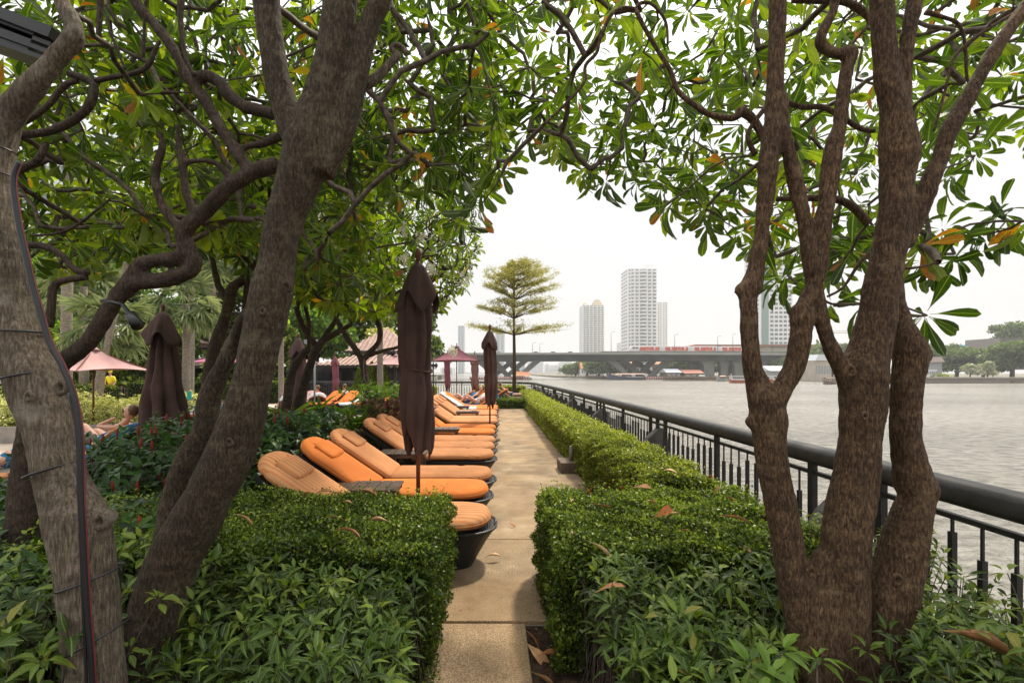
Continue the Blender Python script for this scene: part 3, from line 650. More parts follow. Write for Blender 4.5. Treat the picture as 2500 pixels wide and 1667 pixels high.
tower('apartment_tower', 1532, 1603, 656, 470, 30, 'tall white apartment tower with curved balconies on every floor', [(.04,.10,0), (.13,.22,1.2), (.27,.38,1.2), (.42,.66,3.0), (.70,.82,1.2), (.86,.99,1.4)], 24, roof=r1)
tower('apartment_tower', 1604, 1630, 738, 560, 34, 'slim white tower standing directly behind the tall balcony tower', [(.08,.22,0), (.3,.42,0), (.58,.7,0), (.8,.93,0)], 24)
tower('apartment_tower', 1423, 1475, 745, 520, 32, 'shorter white tower with tan hipped roof caps above the bridge', [(.03,.13,1.0), (.16,.30,1.4), (.33,.47,0), (.5,.66,1.6), (.70,.83,1.4), (.87,.98,1.0)], 22, roof=r2)
tower('apartment_tower', 1514, 1536, 836, 700, 14, 'low pale block just clear of the train front', [(.05,.25,0), (.4,.6,0), (.72,.95,0)], 20)
M_tgl = mat('green_glass_wall', (0.22, 0.32, 0.29), .2, .6); 
tower('glass_tower', 1857, 1935, 600, 400, 30, 'tall pale green glass tower between stems of the near tree', [(.30,.40,0), (.44,.54,0), (.58,.68,0), (.72,.82,0), (.86,.96,0)], 26, glm=mat('teal_window', (0.16, 0.22, 0.22), .3))
o_ = [x for x in COL.objects if x.name.startswith('glass_tower')][0]; mb = MB(); Zc = 400; mb.box(((1867-CX)*Zc/F, Zc-.6, 50), (15*Zc/F, 1.4, 104)); mb.build('glass_corner', M_tgl, o_)
M_hz = mat('hazy_glass_tower', (0.52, 0.57, 0.60), .5, .3)  # wall colour paled, distance haze put into the paint
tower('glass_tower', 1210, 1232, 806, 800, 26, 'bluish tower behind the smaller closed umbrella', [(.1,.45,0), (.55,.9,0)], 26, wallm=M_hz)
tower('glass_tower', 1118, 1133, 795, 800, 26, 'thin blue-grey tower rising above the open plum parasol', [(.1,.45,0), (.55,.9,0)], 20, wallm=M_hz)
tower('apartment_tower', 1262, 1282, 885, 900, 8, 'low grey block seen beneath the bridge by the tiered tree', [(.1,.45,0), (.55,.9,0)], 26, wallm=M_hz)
tower('office_block', 1075, 1108, 898, 700, 6, 'low white riverside block behind the far lamp posts', [(.1,.9,0)], 26)
tower('apartment_tower', 2233, 2262, 828, 360, 14, 'pale banded block rising above the bank trees on the right', [(.05,.95,0)], 16)
sk = [(1288,1300,884),(1298,1310,886),(1303,1312,880),(1312,1326,882),(1330,1340,890),(1342,1352,893),(1352,1362,892),(1363,1374,886),(1368,1378,882),(1379,1388,880),(1386,1395,879),(1410,1418,888)]
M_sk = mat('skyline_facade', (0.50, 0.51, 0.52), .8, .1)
skl = ['far left block of the hazy skyline', 'short block second from the left in the hazy skyline', 'narrow tall block third from the left in the hazy skyline', 'broad block left of the skyline gap', 'low block in the skyline gap', 'low square block at the skyline middle', 'squat block just past the skyline middle', 'stepped block before the skyline cluster', 'tall slab within the right skyline cluster', 'taller slab of the right skyline cluster', 'tallest right-hand slab of the hazy skyline', 'lone slim block near the short tower in the hazy skyline']
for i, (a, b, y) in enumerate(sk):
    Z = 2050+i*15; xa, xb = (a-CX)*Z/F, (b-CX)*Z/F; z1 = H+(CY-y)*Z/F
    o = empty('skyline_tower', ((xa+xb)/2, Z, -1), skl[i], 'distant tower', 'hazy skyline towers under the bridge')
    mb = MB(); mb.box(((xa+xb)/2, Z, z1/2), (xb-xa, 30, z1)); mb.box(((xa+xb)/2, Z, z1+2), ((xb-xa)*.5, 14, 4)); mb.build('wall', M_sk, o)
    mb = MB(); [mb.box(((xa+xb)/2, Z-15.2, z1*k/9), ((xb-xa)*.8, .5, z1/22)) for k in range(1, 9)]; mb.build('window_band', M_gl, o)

# trees on the banks
def clump(name, x, Zc, base, w_, h_, label, m=None, n=900, cat='tree', trunk=True, leaf=None, group=None, dens=1.0, tint=(.45, .2), r=rng):
    o = empty(name, (x, Zc, base), label, cat, group); lv = Leaves(); s = max(w_, h_)
    if trunk:
        mb = MB(); mb.tube([(x, Zc, base), (x+w_*.02, Zc, base+h_*.35), (x-w_*.03, Zc, base+h_*.75)], [w_*.035, w_*.028, w_*.01], 8)
        for k in range(6):
            a = k*1.05; mb.tube([(x, Zc, base+h_*(.28+.05*k)), (x+math.cos(a)*w_*.2, Zc+math.sin(a)*w_*.2, base+h_*(.5+.04*k)), (x+math.cos(a)*w_*.36, Zc+math.sin(a)*w_*.33, base+h_*(.62+.04*k))], [w_*.018, w_*.012, w_*.005], 6)
        mb.build('trunk', M_bark_d, o)
    nb_ = 16; cs = []
    for k in range(nb_):
        a = r.uniform(0, 6.28); rr = r.uniform(.1, .36)*w_; cs.append((x+math.cos(a)*rr, Zc+math.sin(a)*rr, base+h_*(r.uniform(.30 if trunk else .15, .84)), r.uniform(.15, .26)*w_))
    N = int(n*dens); ci = r.integers(0, nb_, N); C = np.array(cs)[ci]; d = norm(r.normal(0, 1, (N, 3))); d[:,2] = np.where(d[:,2] < -.4, -d[:,2], d[:,2])
    rad = C[:,3]*r.uniform(.75, 1.05, N); p = C[:,:3]+d*np.stack([rad, rad, rad*.75*min(1, h_/w_*1.2)], 1); p[:,2] = np.maximum(p[:,2], base+h_*.02)
    X = norm(r.normal(0, 1, (N, 3))); L = (leaf or s*.085)*r.uniform(.6, 1.4, N)
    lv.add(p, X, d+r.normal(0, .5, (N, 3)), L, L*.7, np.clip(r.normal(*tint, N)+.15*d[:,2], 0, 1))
    lv.emit(o, m or M_bank, 'kite', 0, stuffname='crown', uv=False); return o
def bt(px_, ytop, Z, wpx, label, base=-1.8, **k):
    zt_ = H+(CY-ytop)*Z/F; return clump('bank_tree', (px_-CX)*Z/F, Z, base, wpx*Z/F, zt_-base, label, **k)
G1 = 'trees on the far bank'
for a in [(1405,893,400,40,'low bushy tree at the tip of the far bank'),(1432,885,395,45,'rounded tree beside the red gable on the far bank'),(1462,880,360,40,'dark tree left of the near bridge pier'),(1488,876,350,42,'dense tree touching the slanted bridge struts'),(1520,882,345,34,'tree behind the leftmost struts of the near pier'),
          (1640,884,330,36,'tree behind the white-roofed pier shed'),(1668,882,325,30,'yellowish tree behind the rust-roofed shed'),(1700,880,318,34,'dark green tree left of the wide bridge column'),(1722,884,316,26,'tree leaning against the wide bridge column'),(1757,886,322,30,'yellow-green tree between the two bridge columns'),(1790,886,320,30,'pale tree right of the narrow bridge column'),(1935,872,300,50,'yellowish tree under the viaduct arch'),(1980,852,300,46,'small tree above the ferry landing'),(2030,842,310,60,'round tree behind the near tree fork')]:
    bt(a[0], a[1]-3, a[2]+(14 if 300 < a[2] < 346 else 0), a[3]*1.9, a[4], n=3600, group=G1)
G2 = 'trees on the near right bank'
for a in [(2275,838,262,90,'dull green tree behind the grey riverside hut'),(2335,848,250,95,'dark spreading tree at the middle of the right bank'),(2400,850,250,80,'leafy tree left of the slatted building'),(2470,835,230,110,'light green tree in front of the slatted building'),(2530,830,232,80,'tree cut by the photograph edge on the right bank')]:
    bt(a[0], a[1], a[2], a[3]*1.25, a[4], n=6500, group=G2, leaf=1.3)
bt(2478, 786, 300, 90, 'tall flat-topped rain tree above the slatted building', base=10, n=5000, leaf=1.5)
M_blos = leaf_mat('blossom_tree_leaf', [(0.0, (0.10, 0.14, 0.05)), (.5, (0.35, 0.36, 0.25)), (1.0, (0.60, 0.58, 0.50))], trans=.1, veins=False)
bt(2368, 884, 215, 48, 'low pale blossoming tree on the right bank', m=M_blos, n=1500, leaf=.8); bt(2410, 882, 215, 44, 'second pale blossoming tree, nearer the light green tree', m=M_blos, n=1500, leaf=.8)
# right bank buildings
def bx_building(name, label, cat, a, b, y0, y1, Z, d, m, roofm=None, rh=2, wins=0, gable=False):
    xa, xb = (a-CX)*Z/F, (b-CX)*Z/F; z1 = H+(CY-y0)*Z/F; z0 = H+(CY-y1)*Z/F; c = (xa+xb)/2
    o = empty(name, (c, Z, z0), label, cat); mb = MB(); mb.box((c, Z+d/2, (z0+z1)/2), (xb-xa, d, z1-z0)); mb.build('wall', m, o)
    if roofm:
        mb = MB(); e_ = (xb-xa)*.06
        if gable: mb.prism([(Z-1, z1), (Z+d+1, z1), (Z+d/2, z1+rh)], 'x', xa-e_, xb+e_)
        else: mb.prism([(xa-e_, z1), (xb+e_, z1), (xb-e_*2, z1+rh), (xa+e_*2, z1+rh)], 'y', Z-1, Z+d+1)
        fix_normals(mb.build('roof', roofm, o))
    for k in range(wins):
        mb = MB(); mb.box((xa+(xb-xa)*(k+.5)/wins, Z-.1, z0+(z1-z0)*.55), ((xb-xa)/wins*.55, .25, (z1-z0)*.4)); mb.build('window', M_gl, o)
    return o
M_slat = mat('grey_slats', (0.26, 0.23, 0.22), .8, .2); M_rust = mat('rust_roof', (0.33, 0.13, 0.09), .8, .2, noise_s=1, col2=(0.42, 0.20, 0.15)); M_wr = mat('white_sheet_roof', (0.6, 0.62, 0.64), .6); M_or = mat('orange_tile_roof', (0.58, 0.24, 0.11), .8, noise_s=2, col2=(0.70, 0.34, 0.18)); M_gw = mat('grey_wall', (0.30, 0.31, 0.31), .8); M_wood = mat('pier_wood', (0.14, 0.10, 0.075), .8, .2, noise_s=1, col2=(0.24, 0.18, 0.13))
o = bx_building('slatted_building', 'building clad in vertical grey slats behind the trees on the right bank', 'building', 2440, 2520, 825, 900, 275, 20, M_slat)
mb = MB(); [mb.box(((2441+k*4-CX)*275/F, 274.7, 12), (.35, .5, 18)) for k in range(20)]; mb.build('slat', mat('dark_slat', (0.16, 0.14, 0.13), .8), o)['kind'] = 'stuff'
bx_building('warehouse', 'long building with bright blue roof behind the right bank trees', 'building', 2398, 2442, 848, 880, 290, 30, M_gw, mat('blue_roof', (0.10, 0.42, 0.62), .5), 2.5)
bx_building('boathouse', 'grey riverside hut with pinkish roof beside the cut stem', 'hut', 2256, 2300, 884, 916, 225, 12, M_gw, mat('pink_grey_roof', (0.45, 0.36, 0.33), .8), 2.4, 0)
bx_building('pergola', 'small white-framed shelter at the water beside the grey hut', 'shelter', 2264, 2288, 902, 918, 209, 4, M_wr, None, 1, 5)
bx_building('pier_shed', 'white-roofed shed on the pier right of the slanted struts', 'shed', 1628, 1662, 909, 922, 290, 12, M_wood, M_wr, 2.2, 3, True)
bx_building('pier_shed', 'rust-red roofed shed on the pier left of the wide column', 'shed', 1672, 1716, 911, 922, 288, 12, M_wood, M_rust, 2.2, 3, True)
bx_building('riverside_house', 'white house with orange gable roof behind the slanted struts', 'house', 1592, 1612, 889, 912, 335, 12, M_twh, M_or, 4, 3, True)
bx_building('riverside_house', 'house with orange scaffolded front between the far trees', 'house', 1648, 1684, 880, 905, 345, 14, M_or, M_rust, 2, 5, True)
bx_building('riverside_house', 'small red gabled house among trees at the bank tip', 'house', 1419, 1431, 900, 915, 380, 10, M_twh, M_or, 5, 2, True)
bx_building('riverside_house', 'white house seen through the left struts of the pier', 'house', 1540, 1562, 890, 910, 340, 12, M_twh, M_rust, 3, 3, True)
bx_building('ferry_terminal', 'white-roofed ferry terminal behind the moored ferries', 'terminal', 1880, 1925, 905, 925, 250, 12, M_gw, M_wr, 2.5, 4, True)
bx_building('scaffold_building', 'pale scaffolded building behind the fork of the near tree', 'building', 1990, 2030, 880, 930, 240, 12, M_tan, M_wr, 3, 6)
mb = MB()
for a, b, y in ((1620, 1800, 927), (1800, 1960, 930), (1435, 1480, 918)):
    for k in range(int((b-a)/3.5)): x = (a+k*3.5-CX)*252/F if a > 1500 else (a+k*3.5-CX)*330/F; Zp = 252 if a > 1500 else 330; mb.box((x, Zp, WATER+1), (.35, .35, 3.4))
    mb.box((((a+b)/2-CX)*Zp/F, Zp+2, WATER+1.9), ((b-a)*Zp/F, 5, .3))
o = empty('wooden_pier', P(1790, 930, 252), 'long low wooden pier on stakes along the far bank', 'pier'); mb.build('piles', M_wood, o)
wl = MB(); wl.box((600, 203, -1.6), (900, 2, 2.4)); wl.box((600, 201.6, -.9), (900, 1.2, .3)); 
o = empty('river_wall', P(2400, 940, 203), 'pale stone embankment wall along the right bank', 'wall'); wl.build('stone_face', M_conc, o)
clump('clipped_hedge', P(2300, 0, 208).x, 209, -1.5, 9, 2.6, 'bright green square hedge beside the grey hut', m=M_hedge_lit, n=1200, cat='hedge', trunk=False, leaf=.35)

# boats
def hull(L, W_, hgt, up=.5, n=10):       # a boat hull along x, bow at -x
    mb = MB(); secs = []
    for i in range(n+1):
        u = i/n; x = -L/2+L*u; w_ = W_/2*min(1, (.06+math.sin(math.pi*min(u*1.1, .5 if u < .5 else u*.62+.19)))); sh = hgt*(1+up*(1-u)**3*2+up*.5*max(0, u-.6)**2*4)
        if u > .85: w_ *= .8
        secs.append([(x, -w_, sh), (x, -w_*.6, 0), (x, w_*.6, 0), (x, w_, sh)])
    v = [p for s in secs for p in s]; f = []
    for i in range(n):
        for k in range(4): f.append((i*4+k, i*4+(k+1)%4, (i+1)*4+(k+1)%4, (i+1)*4+k))
    f += [(3,2,1,0), tuple(n*4+k for k in range(4))]; mb.add(v, f, False); return mb
def boat(name, label, px_, yw, wpx, W_, hgt, colr, up=.5, flip=False, canopy=None, extras=None, cat='boat'):
    Z = (H-WATER)*F/(yw-CY); L = wpx*Z/F; o = empty(name, ((px_-CX)*Z/F, Z, WATER-.15), label, cat, rz=math.pi if flip else 0)
    h_ = fix_normals(link('hull', hull(L, W_, hgt, up).mesh('hull'), o, colr))
    mb = MB(); mb.box((0, 0, hgt*.75), (L*.86, W_*.8, .12)); link('deck', mb.mesh('deck'), o, M_wood)
    if canopy:
        cz, cm, c0, c1 = canopy; mb = MB(); n = 8
        for k in range(n):
            a0, a1 = math.pi*k/n, math.pi*(k+1)/n; r_ = W_*.48
            mb.add([(L*c0, -math.cos(a0)*r_, cz+math.sin(a0)*.4), (L*c0, -math.cos(a1)*r_, cz+math.sin(a1)*.4), (L*c1, -math.cos(a1)*r_, cz+math.sin(a1)*.4), (L*c1, -math.cos(a0)*r_, cz+math.sin(a0)*.4)], [(0,1,2,3)])
        link('canopy', mb.mesh('canopy'), o, cm)
        for k in range(6):
            for s in (-1, 1): mb = MB(); mb.box((L*(c0+(c1-c0)*k/5), s*W_*.44, (cz+hgt)/2), (.12, .12, cz-hgt)); link('canopy_post', mb.mesh('canopy_post'), o, M_wood)
    if extras: extras(o, L, W_, hgt)
    return o
M_hn = mat('navy_hull', (0.04, 0.06, 0.10), .5); M_hw = mat('white_hull', (0.6, 0.6, 0.58), .5); M_ho = mat('orange_hull', (0.50, 0.14, 0.06), .5); M_hb = mat('varnished_hull', (0.24, 0.09, 0.06), .45, noise_s=2, col2=(0.32, 0.13, 0.09)); M_hy = mat('ochre_hull', (0.36, 0.27, 0.12), .6); M_can = mat('peach_canopy', (0.60, 0.38, 0.27), .7)
boat('longtail_boat', 'long navy excursion boat with peach canopy and raised prow', 1529, 927.5, 95, 3.4, 1.6, M_hn, .8, canopy=(3.6, M_can, -.30, .46))
def barge(o, L, W_, h_):
    for x0, x1, z0, zr in ((-.30*L, .10*L, 2.6, 5.2), (.02*L, .40*L, 2.6, 4.9)):
        mb = MB(); n = 6
        for s in (-1, 1):
            pts = []
            for k in range(n+1):
                u = k/n; pts.append((s*(W_*.62)*(1-u), z0+(zr-z0)*(u**1.6)))
            for k in range(n): mb.add([(x0-.6*(1-k/n), pts[k][0], pts[k][1]), (x1+.6*(1-k/n), pts[k][0], pts[k][1]), (x1+.6*(1-(k+1)/n)+(k+1)/n*.4, pts[k+1][0], pts[k+1][1]), (x0-(k+1)/n*.4, pts[k+1][0], pts[k+1][1])], [(0,1,2,3)])
        link('roof', mb.mesh('roof'), o, M_or)
    for k in range(7):
        for s in (-1, 1): mb = MB(); mb.box((-.28*L+.66*L*k/6, s*W_*.45, 2.0), (.2, .15, 1.6)); link('post', mb.mesh('post'), o, M_wood)
    for k in range(4): mb = MB(); mb.tube([(.12*L+k*1.6, -W_*.5-.1, .85), (.12*L+k*1.6, -W_*.5+.1, .85)], .42, 12); link('tyre_fender', mb.mesh('tyre_fender'), o, M_hw)
boat('rice_barge', 'varnished rice barge with sweeping orange tiered roof', 1272, 927, 52, 4.6, 1.3, M_hb, .4, extras=barge)
boat('passenger_barge', 'long low red and white barge behind the closed umbrellas', 1190, 926, 80, 4.2, 1.0, M_ho, .2, canopy=(2.4, M_wr, -.45, .42))
boat('river_boat', 'small pale cabin boat in mid river under the bridge', 1412, 919.5, 28, 3.8, 1.3, M_hw, .3, canopy=(3.4, M_wr, -.4, .35))
boat('river_boat', 'dark open boat just ahead of the long navy boat', 1466, 923, 20, 3.0, 1.5, M_wood, .6, canopy=(3.0, M_wood, -.2, .3))
boat('river_boat', 'tiny dark boat near the tip of the far bank', 1367, 914.5, 12, 4, 1.6, M_wood, .6, canopy=(3.4, M_wood, -.3, .3))
boat('wooden_barge', 'ochre wooden barge bow moored by the slanted struts', 1628, 925, 38, 4, 2.2, M_hy, .7, flip=True)
def cab(o, L, W_, h_):
    mb = MB(); mb.box((0, 0, h_+.9), (L*.8, W_*.8, 1.5)); link('cabin', mb.mesh('cabin'), o, M_hw)
    for k in range(7): mb = MB(); mb.box((-L*.33+L*.66*k/6, -W_*.41, h_+1.1), (L*.07, .1, .8)); link('window', mb.mesh('window'), o, M_tg)
    mb = MB(); mb.box((0, 0, h_+1.8), (L*.9, W_*.95, .18)); link('roof', mb.mesh('roof'), o, M_hw)
boat('ferry', 'orange and white ferry left of the near tree stem', 1802, 935, 44, 3.6, 1.3, M_ho, .2, extras=cab, cat='ferry'); boat('ferry', 'white ferry moored behind the first tree fork', 1868, 935, 40, 3.6, 1.3, M_hw, .2, extras=cab, cat='ferry'); boat('ferry', 'red-hulled ferry moored nearest the right tree arm', 1902, 936, 46, 3.8, 1.5, M_ho, .2, extras=cab, cat='ferry')
for i, (a, y, l) in enumerate(((1668, 926, 'moored longtail boat below the white-roofed shed'), (1690, 927, 'moored longtail boat below the rust-roofed shed'), (1712, 928, 'moored longtail boat beside the wide bridge column'), (1762, 931, 'small grey launch moored between the bridge columns'))):
    boat('moored_boat', l, a, y, 26, 2.2, 1.2, M_hn if i < 3 else M_gw, .8, canopy=(2.6, M_can if i % 2 else M_wr, -.25, .3))
boat('sampan', 'small brown wooden boat framed by the fork of the near tree', 2026, 938, 32, 2.6, 1.0, M_wood, .4, canopy=(2.3, M_wood, -.4, .3))
# crane beyond the right tree
o = empty('tower_crane', P(2075, 900, 600), 'pale construction crane jib in the far haze', 'crane'); mb = MB()
mb.box((P(2100, 0, 600).x, 600, 40), (2.2, 2.2, 76)); mb.build('mast', M_tan, o); mb = MB(); a, b = P(2035, 813, 600), P(2130, 811, 600)
mb.bar(a, b, .8, .8); mb.bar(a+Vector((0,0,2.4)), b+Vector((0,0,2.4)), .5, .5)
for k in range(14): mb.bar(a+(b-a)*k/14, a+(b-a)*(k+.5)/14+Vector((0,0,2.4)), .3, .3)
mb.build('jib', M_tan, o)
# ------------------------------------------------------------------ the near trees
def limbs_of(spec, Z): return [TP(l, Z) for l in spec]
def ground_root(name, x, y, label, cat='tree', group=None): return empty(name, (x, y, 0), label, cat, group)
allow = curve([-400, 0, 300, 600, 800, 1000, 1060, 1110, 1150, 1185, 1215, 1245, 1280, 1360, 1420, 1500, 1580, 1660, 1760, 1830, 1900, 2000, 2110, 2200, 2290, 2380, 2500, 2700],
              [640, 640, 640, 640, 720, 720, 690, 620, 540, 470, 400, 360, 345, 350, 400, 430, 460, 500, 520, 560, 640, 620, 600, 520, 430, 370, 320, 320])
def sample_tips(n, x0, x1, y0, y1, z0, z1, ok=None, margin=0, r=rng, wmax=None, mind=.16):
    out = []; tries = 0
    while len(out) < n and tries < n*60:
        tries += 1; p = np.array([r.uniform(x0, x1), r.uniform(y0, y1), r.uniform(z0, z1)])
        px = CX+p[0]/p[1]*F; py = CY-(p[2]-H)/p[1]*F
        if px < -250 or px > 2750 or py < -260: 
            if r.random() > .10: continue
        if ok and not ok(p, px, py): continue
        if out and np.min(np.sum((np.array(out)-p)**2, 1)) < mind**2: continue
        out.append(p)
    return np.array(out)
# --- tree A: pale trunk at the left edge
rA = ground_root('plumeria_tree', P(240, 0, 1.75).x, 1.75, 'pale grey trunk with black cable straps at the left edge')
limA = limbs_of([[(250,2060,210),(238,1760,165),(228,1600,160),(214,1430,160),(200,1330,168),(185,1260,172),(150,1168,142),(123,1050,140),(95,971,158),(78,915,156),(55,870,146),(32,800,140),(20,720,134),(12,640,134),(-8,550,130),(-16,450,124),(-20,380,120),(-40,250,105),(-70,80,90),(-90,-160,80)],
    [(-14,420,110),(0,320,105),(35,265,88),(78,212,76),(130,152,62),(172,105,60),(182,80,58),(172,45,52),(150,0,46),(130,-140,42)],
    [(190,1300,60),(262,1262,62),(280,1250,26)]], 1.75)
woody('trunk', limA, M_bark_a, rA, .012)
# --- tree B: leaning trunk in front of the loungers
rB = ground_root('plumeria_tree', P(360, 0, 2.1).x, 2.1, 'large brown trunk leaning to the right and splitting into thick limbs')
limB = limbs_of([[(330,1930,230),(352,1700,170),(385,1480,150),(425,1365,145),(470,1286,146),(512,1207,128),(553,1129,132),(584,1050,124),(616,933,102),(640,818,106),(666,703,110),(676,640,92),(692,550,96),(712,490,104),(738,414,118),(755,351,122),(775,290,110),(790,223,94),(813,127,84),(831,0,86),(845,-160,80)],
    [(745,360,92),(712,300,80),(688,235,70),(666,127,67),(650,0,72),(640,-160,70)],
    [(778,420,84),(812,360,72),(838,310,66),(858,245,62),(880,150,54),(902,60,54),(933,-10,54),(985,-160,50)],
    [(390,1560,130,2.16),(405,1430,110,2.25),(418,1286,84,2.35),(425,1207,60,2.35),(453,1129,66,2.35),(500,1050,66,2.35),(512,971,64,2.35),(545,894,46,2.33),(580,818,42,2.3),(610,760,44,2.2)]], 2.1)
woody('trunk', limB, M_bark_b, rB, .012)
curl = TP([(884,205,34),(905,200,28),(925,186,24),(948,160,21),(970,136,20),(962,128,15),(957,118,13),(966,110,12),(980,114,12),(992,132,11)], 2.15)
mb = MB(); p_, q_ = smooth_path(*curl, 3); mb.tube([a-rB.location for a in p_], q_, 8); link('branch', mb.mesh('branch'), rB, M_bark_a)
# --- tree C: three stems on the right
rC = ground_root('plumeria_tree', P(2060, 0, 2.1).x, 2.1, 'multi-stemmed brown tree beside the railing on the right')
limC = limbs_of([[(2040,1900,180),(2005,1700,130),(1968,1526,104),(1945,1450,95),(1926,1335,86),(1903,1220,84),(1888,1143,84),(1878,1067,86),(1876,1020,100),(1868,985,90),(1850,940,64),(1837,894,50),(1830,818,46),(1828,760,46),(1826,720,52),(1833,700,60),(1843,668,50),(1857,588,40),(1862,540,40),(1868,497,46),(1877,383,54),(1887,306,50),(1891,230,46),(1896,115,44),(1898,0,46),(1900,-150,44)],
    [(1826,708,46),(1803,706,34),(1796,704,22)],[(1868,1020,60),(1838,1032,44),(1826,1040,30)],
    [(1880,1000,70),(1912,945,54),(1940,894,60),(1955,818,58),(1958,775,56),(1962,748,44),(1980,700,38),(2002,665,40),(2008,550,48),(2018,497,46),(2029,402,54),(2040,340,46),(2050,306,40),(2064,191,38),(2078,130,42),(2062,128,32),(2037,132,30),(2008,112,32),(2003,92,32),(2018,57,30),(2036,20,30),(2050,-100,28)],
    [(1958,790,66),(1957,762,62),(1950,742,50)],
    [(2080,1900,200),(2066,1667,150),(2056,1526,142),(2060,1450,136),(2062,1335,130),(2080,1220,128),(2092,1143,120),(2100,1067,112),(2107,971,126),(2106,905,136),(2122,856,114),(2140,780,106),(2151,703,98),(2167,626,92),(2182,550,96),(2188,497,92),(2190,430,94),(2195,385,110),(2194,350,112),(2184,268,78),(2168,200,72),(2160,120,66),(2152,0,66),(2148,-160,60)],
    [(2090,960,80),(2060,900,56),(2045,880,46),(2016,818,42),(1998,741,42),(1981,665,42),(1964,550,40),(1954,497,40),(1938,430,46),(1924,360,34),(1918,300,26),(1914,230,22)],
    [(2190,330,60),(2206,255,44),(2210,191,38),(2216,96,42),(2234,0,48),(2250,-150,44)],
    [(2205,600,60),(2232,545,50),(2262,465,58),(2297,383,50),(2315,325,54),(2330,300,58),(2358,249,50),(2389,191,48),(2427,126,50),(2465,70,46),(2510,10,46),(2600,-110,44)],
    [(2000,1760,150),(2005,1600,130),(1998,1480,104),(2000,1400,76),(2012,1345,50)],
    [(2110,1800,150),(2128,1680,110),(2128,1600,70)],
    [(2150,1900,170,2.15),(2142,1667,124,2.15),(2160,1526,122,2.15),(2180,1450,140,2.15),(2204,1345,132,2.15),(2212,1310,126,2.15),(2237,1220,100,2.15),(2240,1196,118,2.15),(2232,1175,116,2.15),(2222,1130,96,2.15),(2211,1067,86,2.15),(2212,971,84,2.15),(2220,894,92,2.15),(2222,856,104,2.15),(2216,822,78,2.15),(2205,780,46,2.17),(2196,720,34,2.2),(2186,640,30,2.25)],
    [(2225,862,70,2.15),(2256,868,56,2.15),(2266,870,44,2.15)]], 2.1)
woody('trunk', limC, M_bark_c, rC, .011)
arcs = [[(1874,366,22),(1861,330,22),(1838,291,24),(1811,272,28),(1800,283,22),(1781,289,17),(1731,279,15),(1689,252,14),(1655,222,13),(1636,172,12),(1605,122,11),(1574,69,11),(1551,23,11)],
        [(1551,23,10),(1520,20,9),(1490,40,9),(1465,95,9),(1456,130,9),(1429,161,9),(1425,203,8),(1375,260,7),(1326,306,6)],
        [(1552,22,9),(1565,8,9),(1590,10,8),(1615,35,8),(1628,65,7),(1630,110,6)],
        [(1900,570,0.1),(2050,480,20),(2080,500,24),(2110,530,26),(2130,575,28)],
        [(1898,486,14),(1950,484,18),(2000,484,20),(2040,486,22),(2082,505,24),(2120,545,26)],
        [(1922,250,14),(1960,262,16),(2010,262,16),(2060,290,16),(2104,316,14),(2135,320,12)],
        [(1845,378,16),(1830,350,14),(1828,320,12),(1870,262,14),(1900,240,12)],
        [(1935,0,18),(1990,2,18),(2060,5,20),(2105,28,24),(2120,60,10),(2080,110,9),(2062,180,8)],
        [(2260,30,18),(2300,42,12),(2340,60,11),(2356,110,10),(2360,185,9),(2370,210,8)],
        [(2500,20,14),(2430,60,12),(2370,100,12),(2330,140,10),(2320,170,9),(2300,250,8),(2280,320,7)],
        [(2160,640,10),(2210,655,9),(2255,650,8),(2290,640,7)], [(2215,770,9),(2240,772,8),(2262,770,7)],
        [(2160,745,10),(2110,742,7),(2035,747,6)], [(2135,612,16),(2100,640,11),(2060,700,8),(2020,724,7)]]
mb = MB()
arc_nodes = []
for a in arcs:
    if a[0][2] < 1: continue
    p_, q_ = smooth_path(*TP(a, 2.45 if a[0][0] < 1900 else 2.3), 4); mb.tube([v-rC.location for v in p_], q_, 7); arc_nodes.append(p_)
link('branch', mb.mesh('branch'), rC, M_bark_c)
def okC(p, px, py):
    return py < allow(px)+20 and not (px > 2230 and py > 330 and rng.random() < .3)
skC = Skel()
for pts, rad in limC: skC.limb([p for p in pts if p.z > 2.6] or pts[-2:])
for p_ in arc_nodes: skC.limb([list(v) for v in p_])
tipC = sample_tips(110, -.1, 3.9, 2.6, 3.7, 2.2, 4.6, okC, mind=.22)
tipC2 = sample_tips(350, -.5, 5.2, 3.4, 5.6, 2.2, 5.4, okC, mind=.2)
extra = np.array([P(x, y, z) for x, y, z in [(1922,672,2.6),(1905,690,2.7),(2030,742,2.5),(2258,768,2.4),(2285,648,2.6),(2255,640,2.7),(2330,620,2.7),(2400,575,2.9),(2470,556,2.8),(2440,520,3.0),(2500,540,2.7),(2380,380,2.8),(2330,420,2.9),(2300,560,2.9),(2020,590,2.8),(2080,610,2.6),(1960,600,2.9),(1800,560,3.2),(1730,545,3.3),(1660,470,3.2),(1640,500,3.3),(1340,335,3.4),(1290,320,3.2),(1370,330,3.1),(1432,415,3.2),(1480,440,3.3),(1720,510,3.1),(1520,360,3.2),(1900,300,2.5),(1850,120,2.6),(1960,70,2.5),(2120,740,2.6),(1985,655,2.9),(2050,660,2.7),(2240,560,2.7),(2175,560,2.9),(2250,600,2.5)]])
tips = np.concatenate([tipC, tipC2, extra]); ax = skC.grow(tips); skC.build('twigs', M_twig, rC, .0042, .40, .016)
lv = Leaves(); rosettes(lv, tips, ax, 12, .19, .052, (0.5, 1.75), .45, (.5, .24), .018)
lv.emit(rC, M_plum, 'plum', 300)
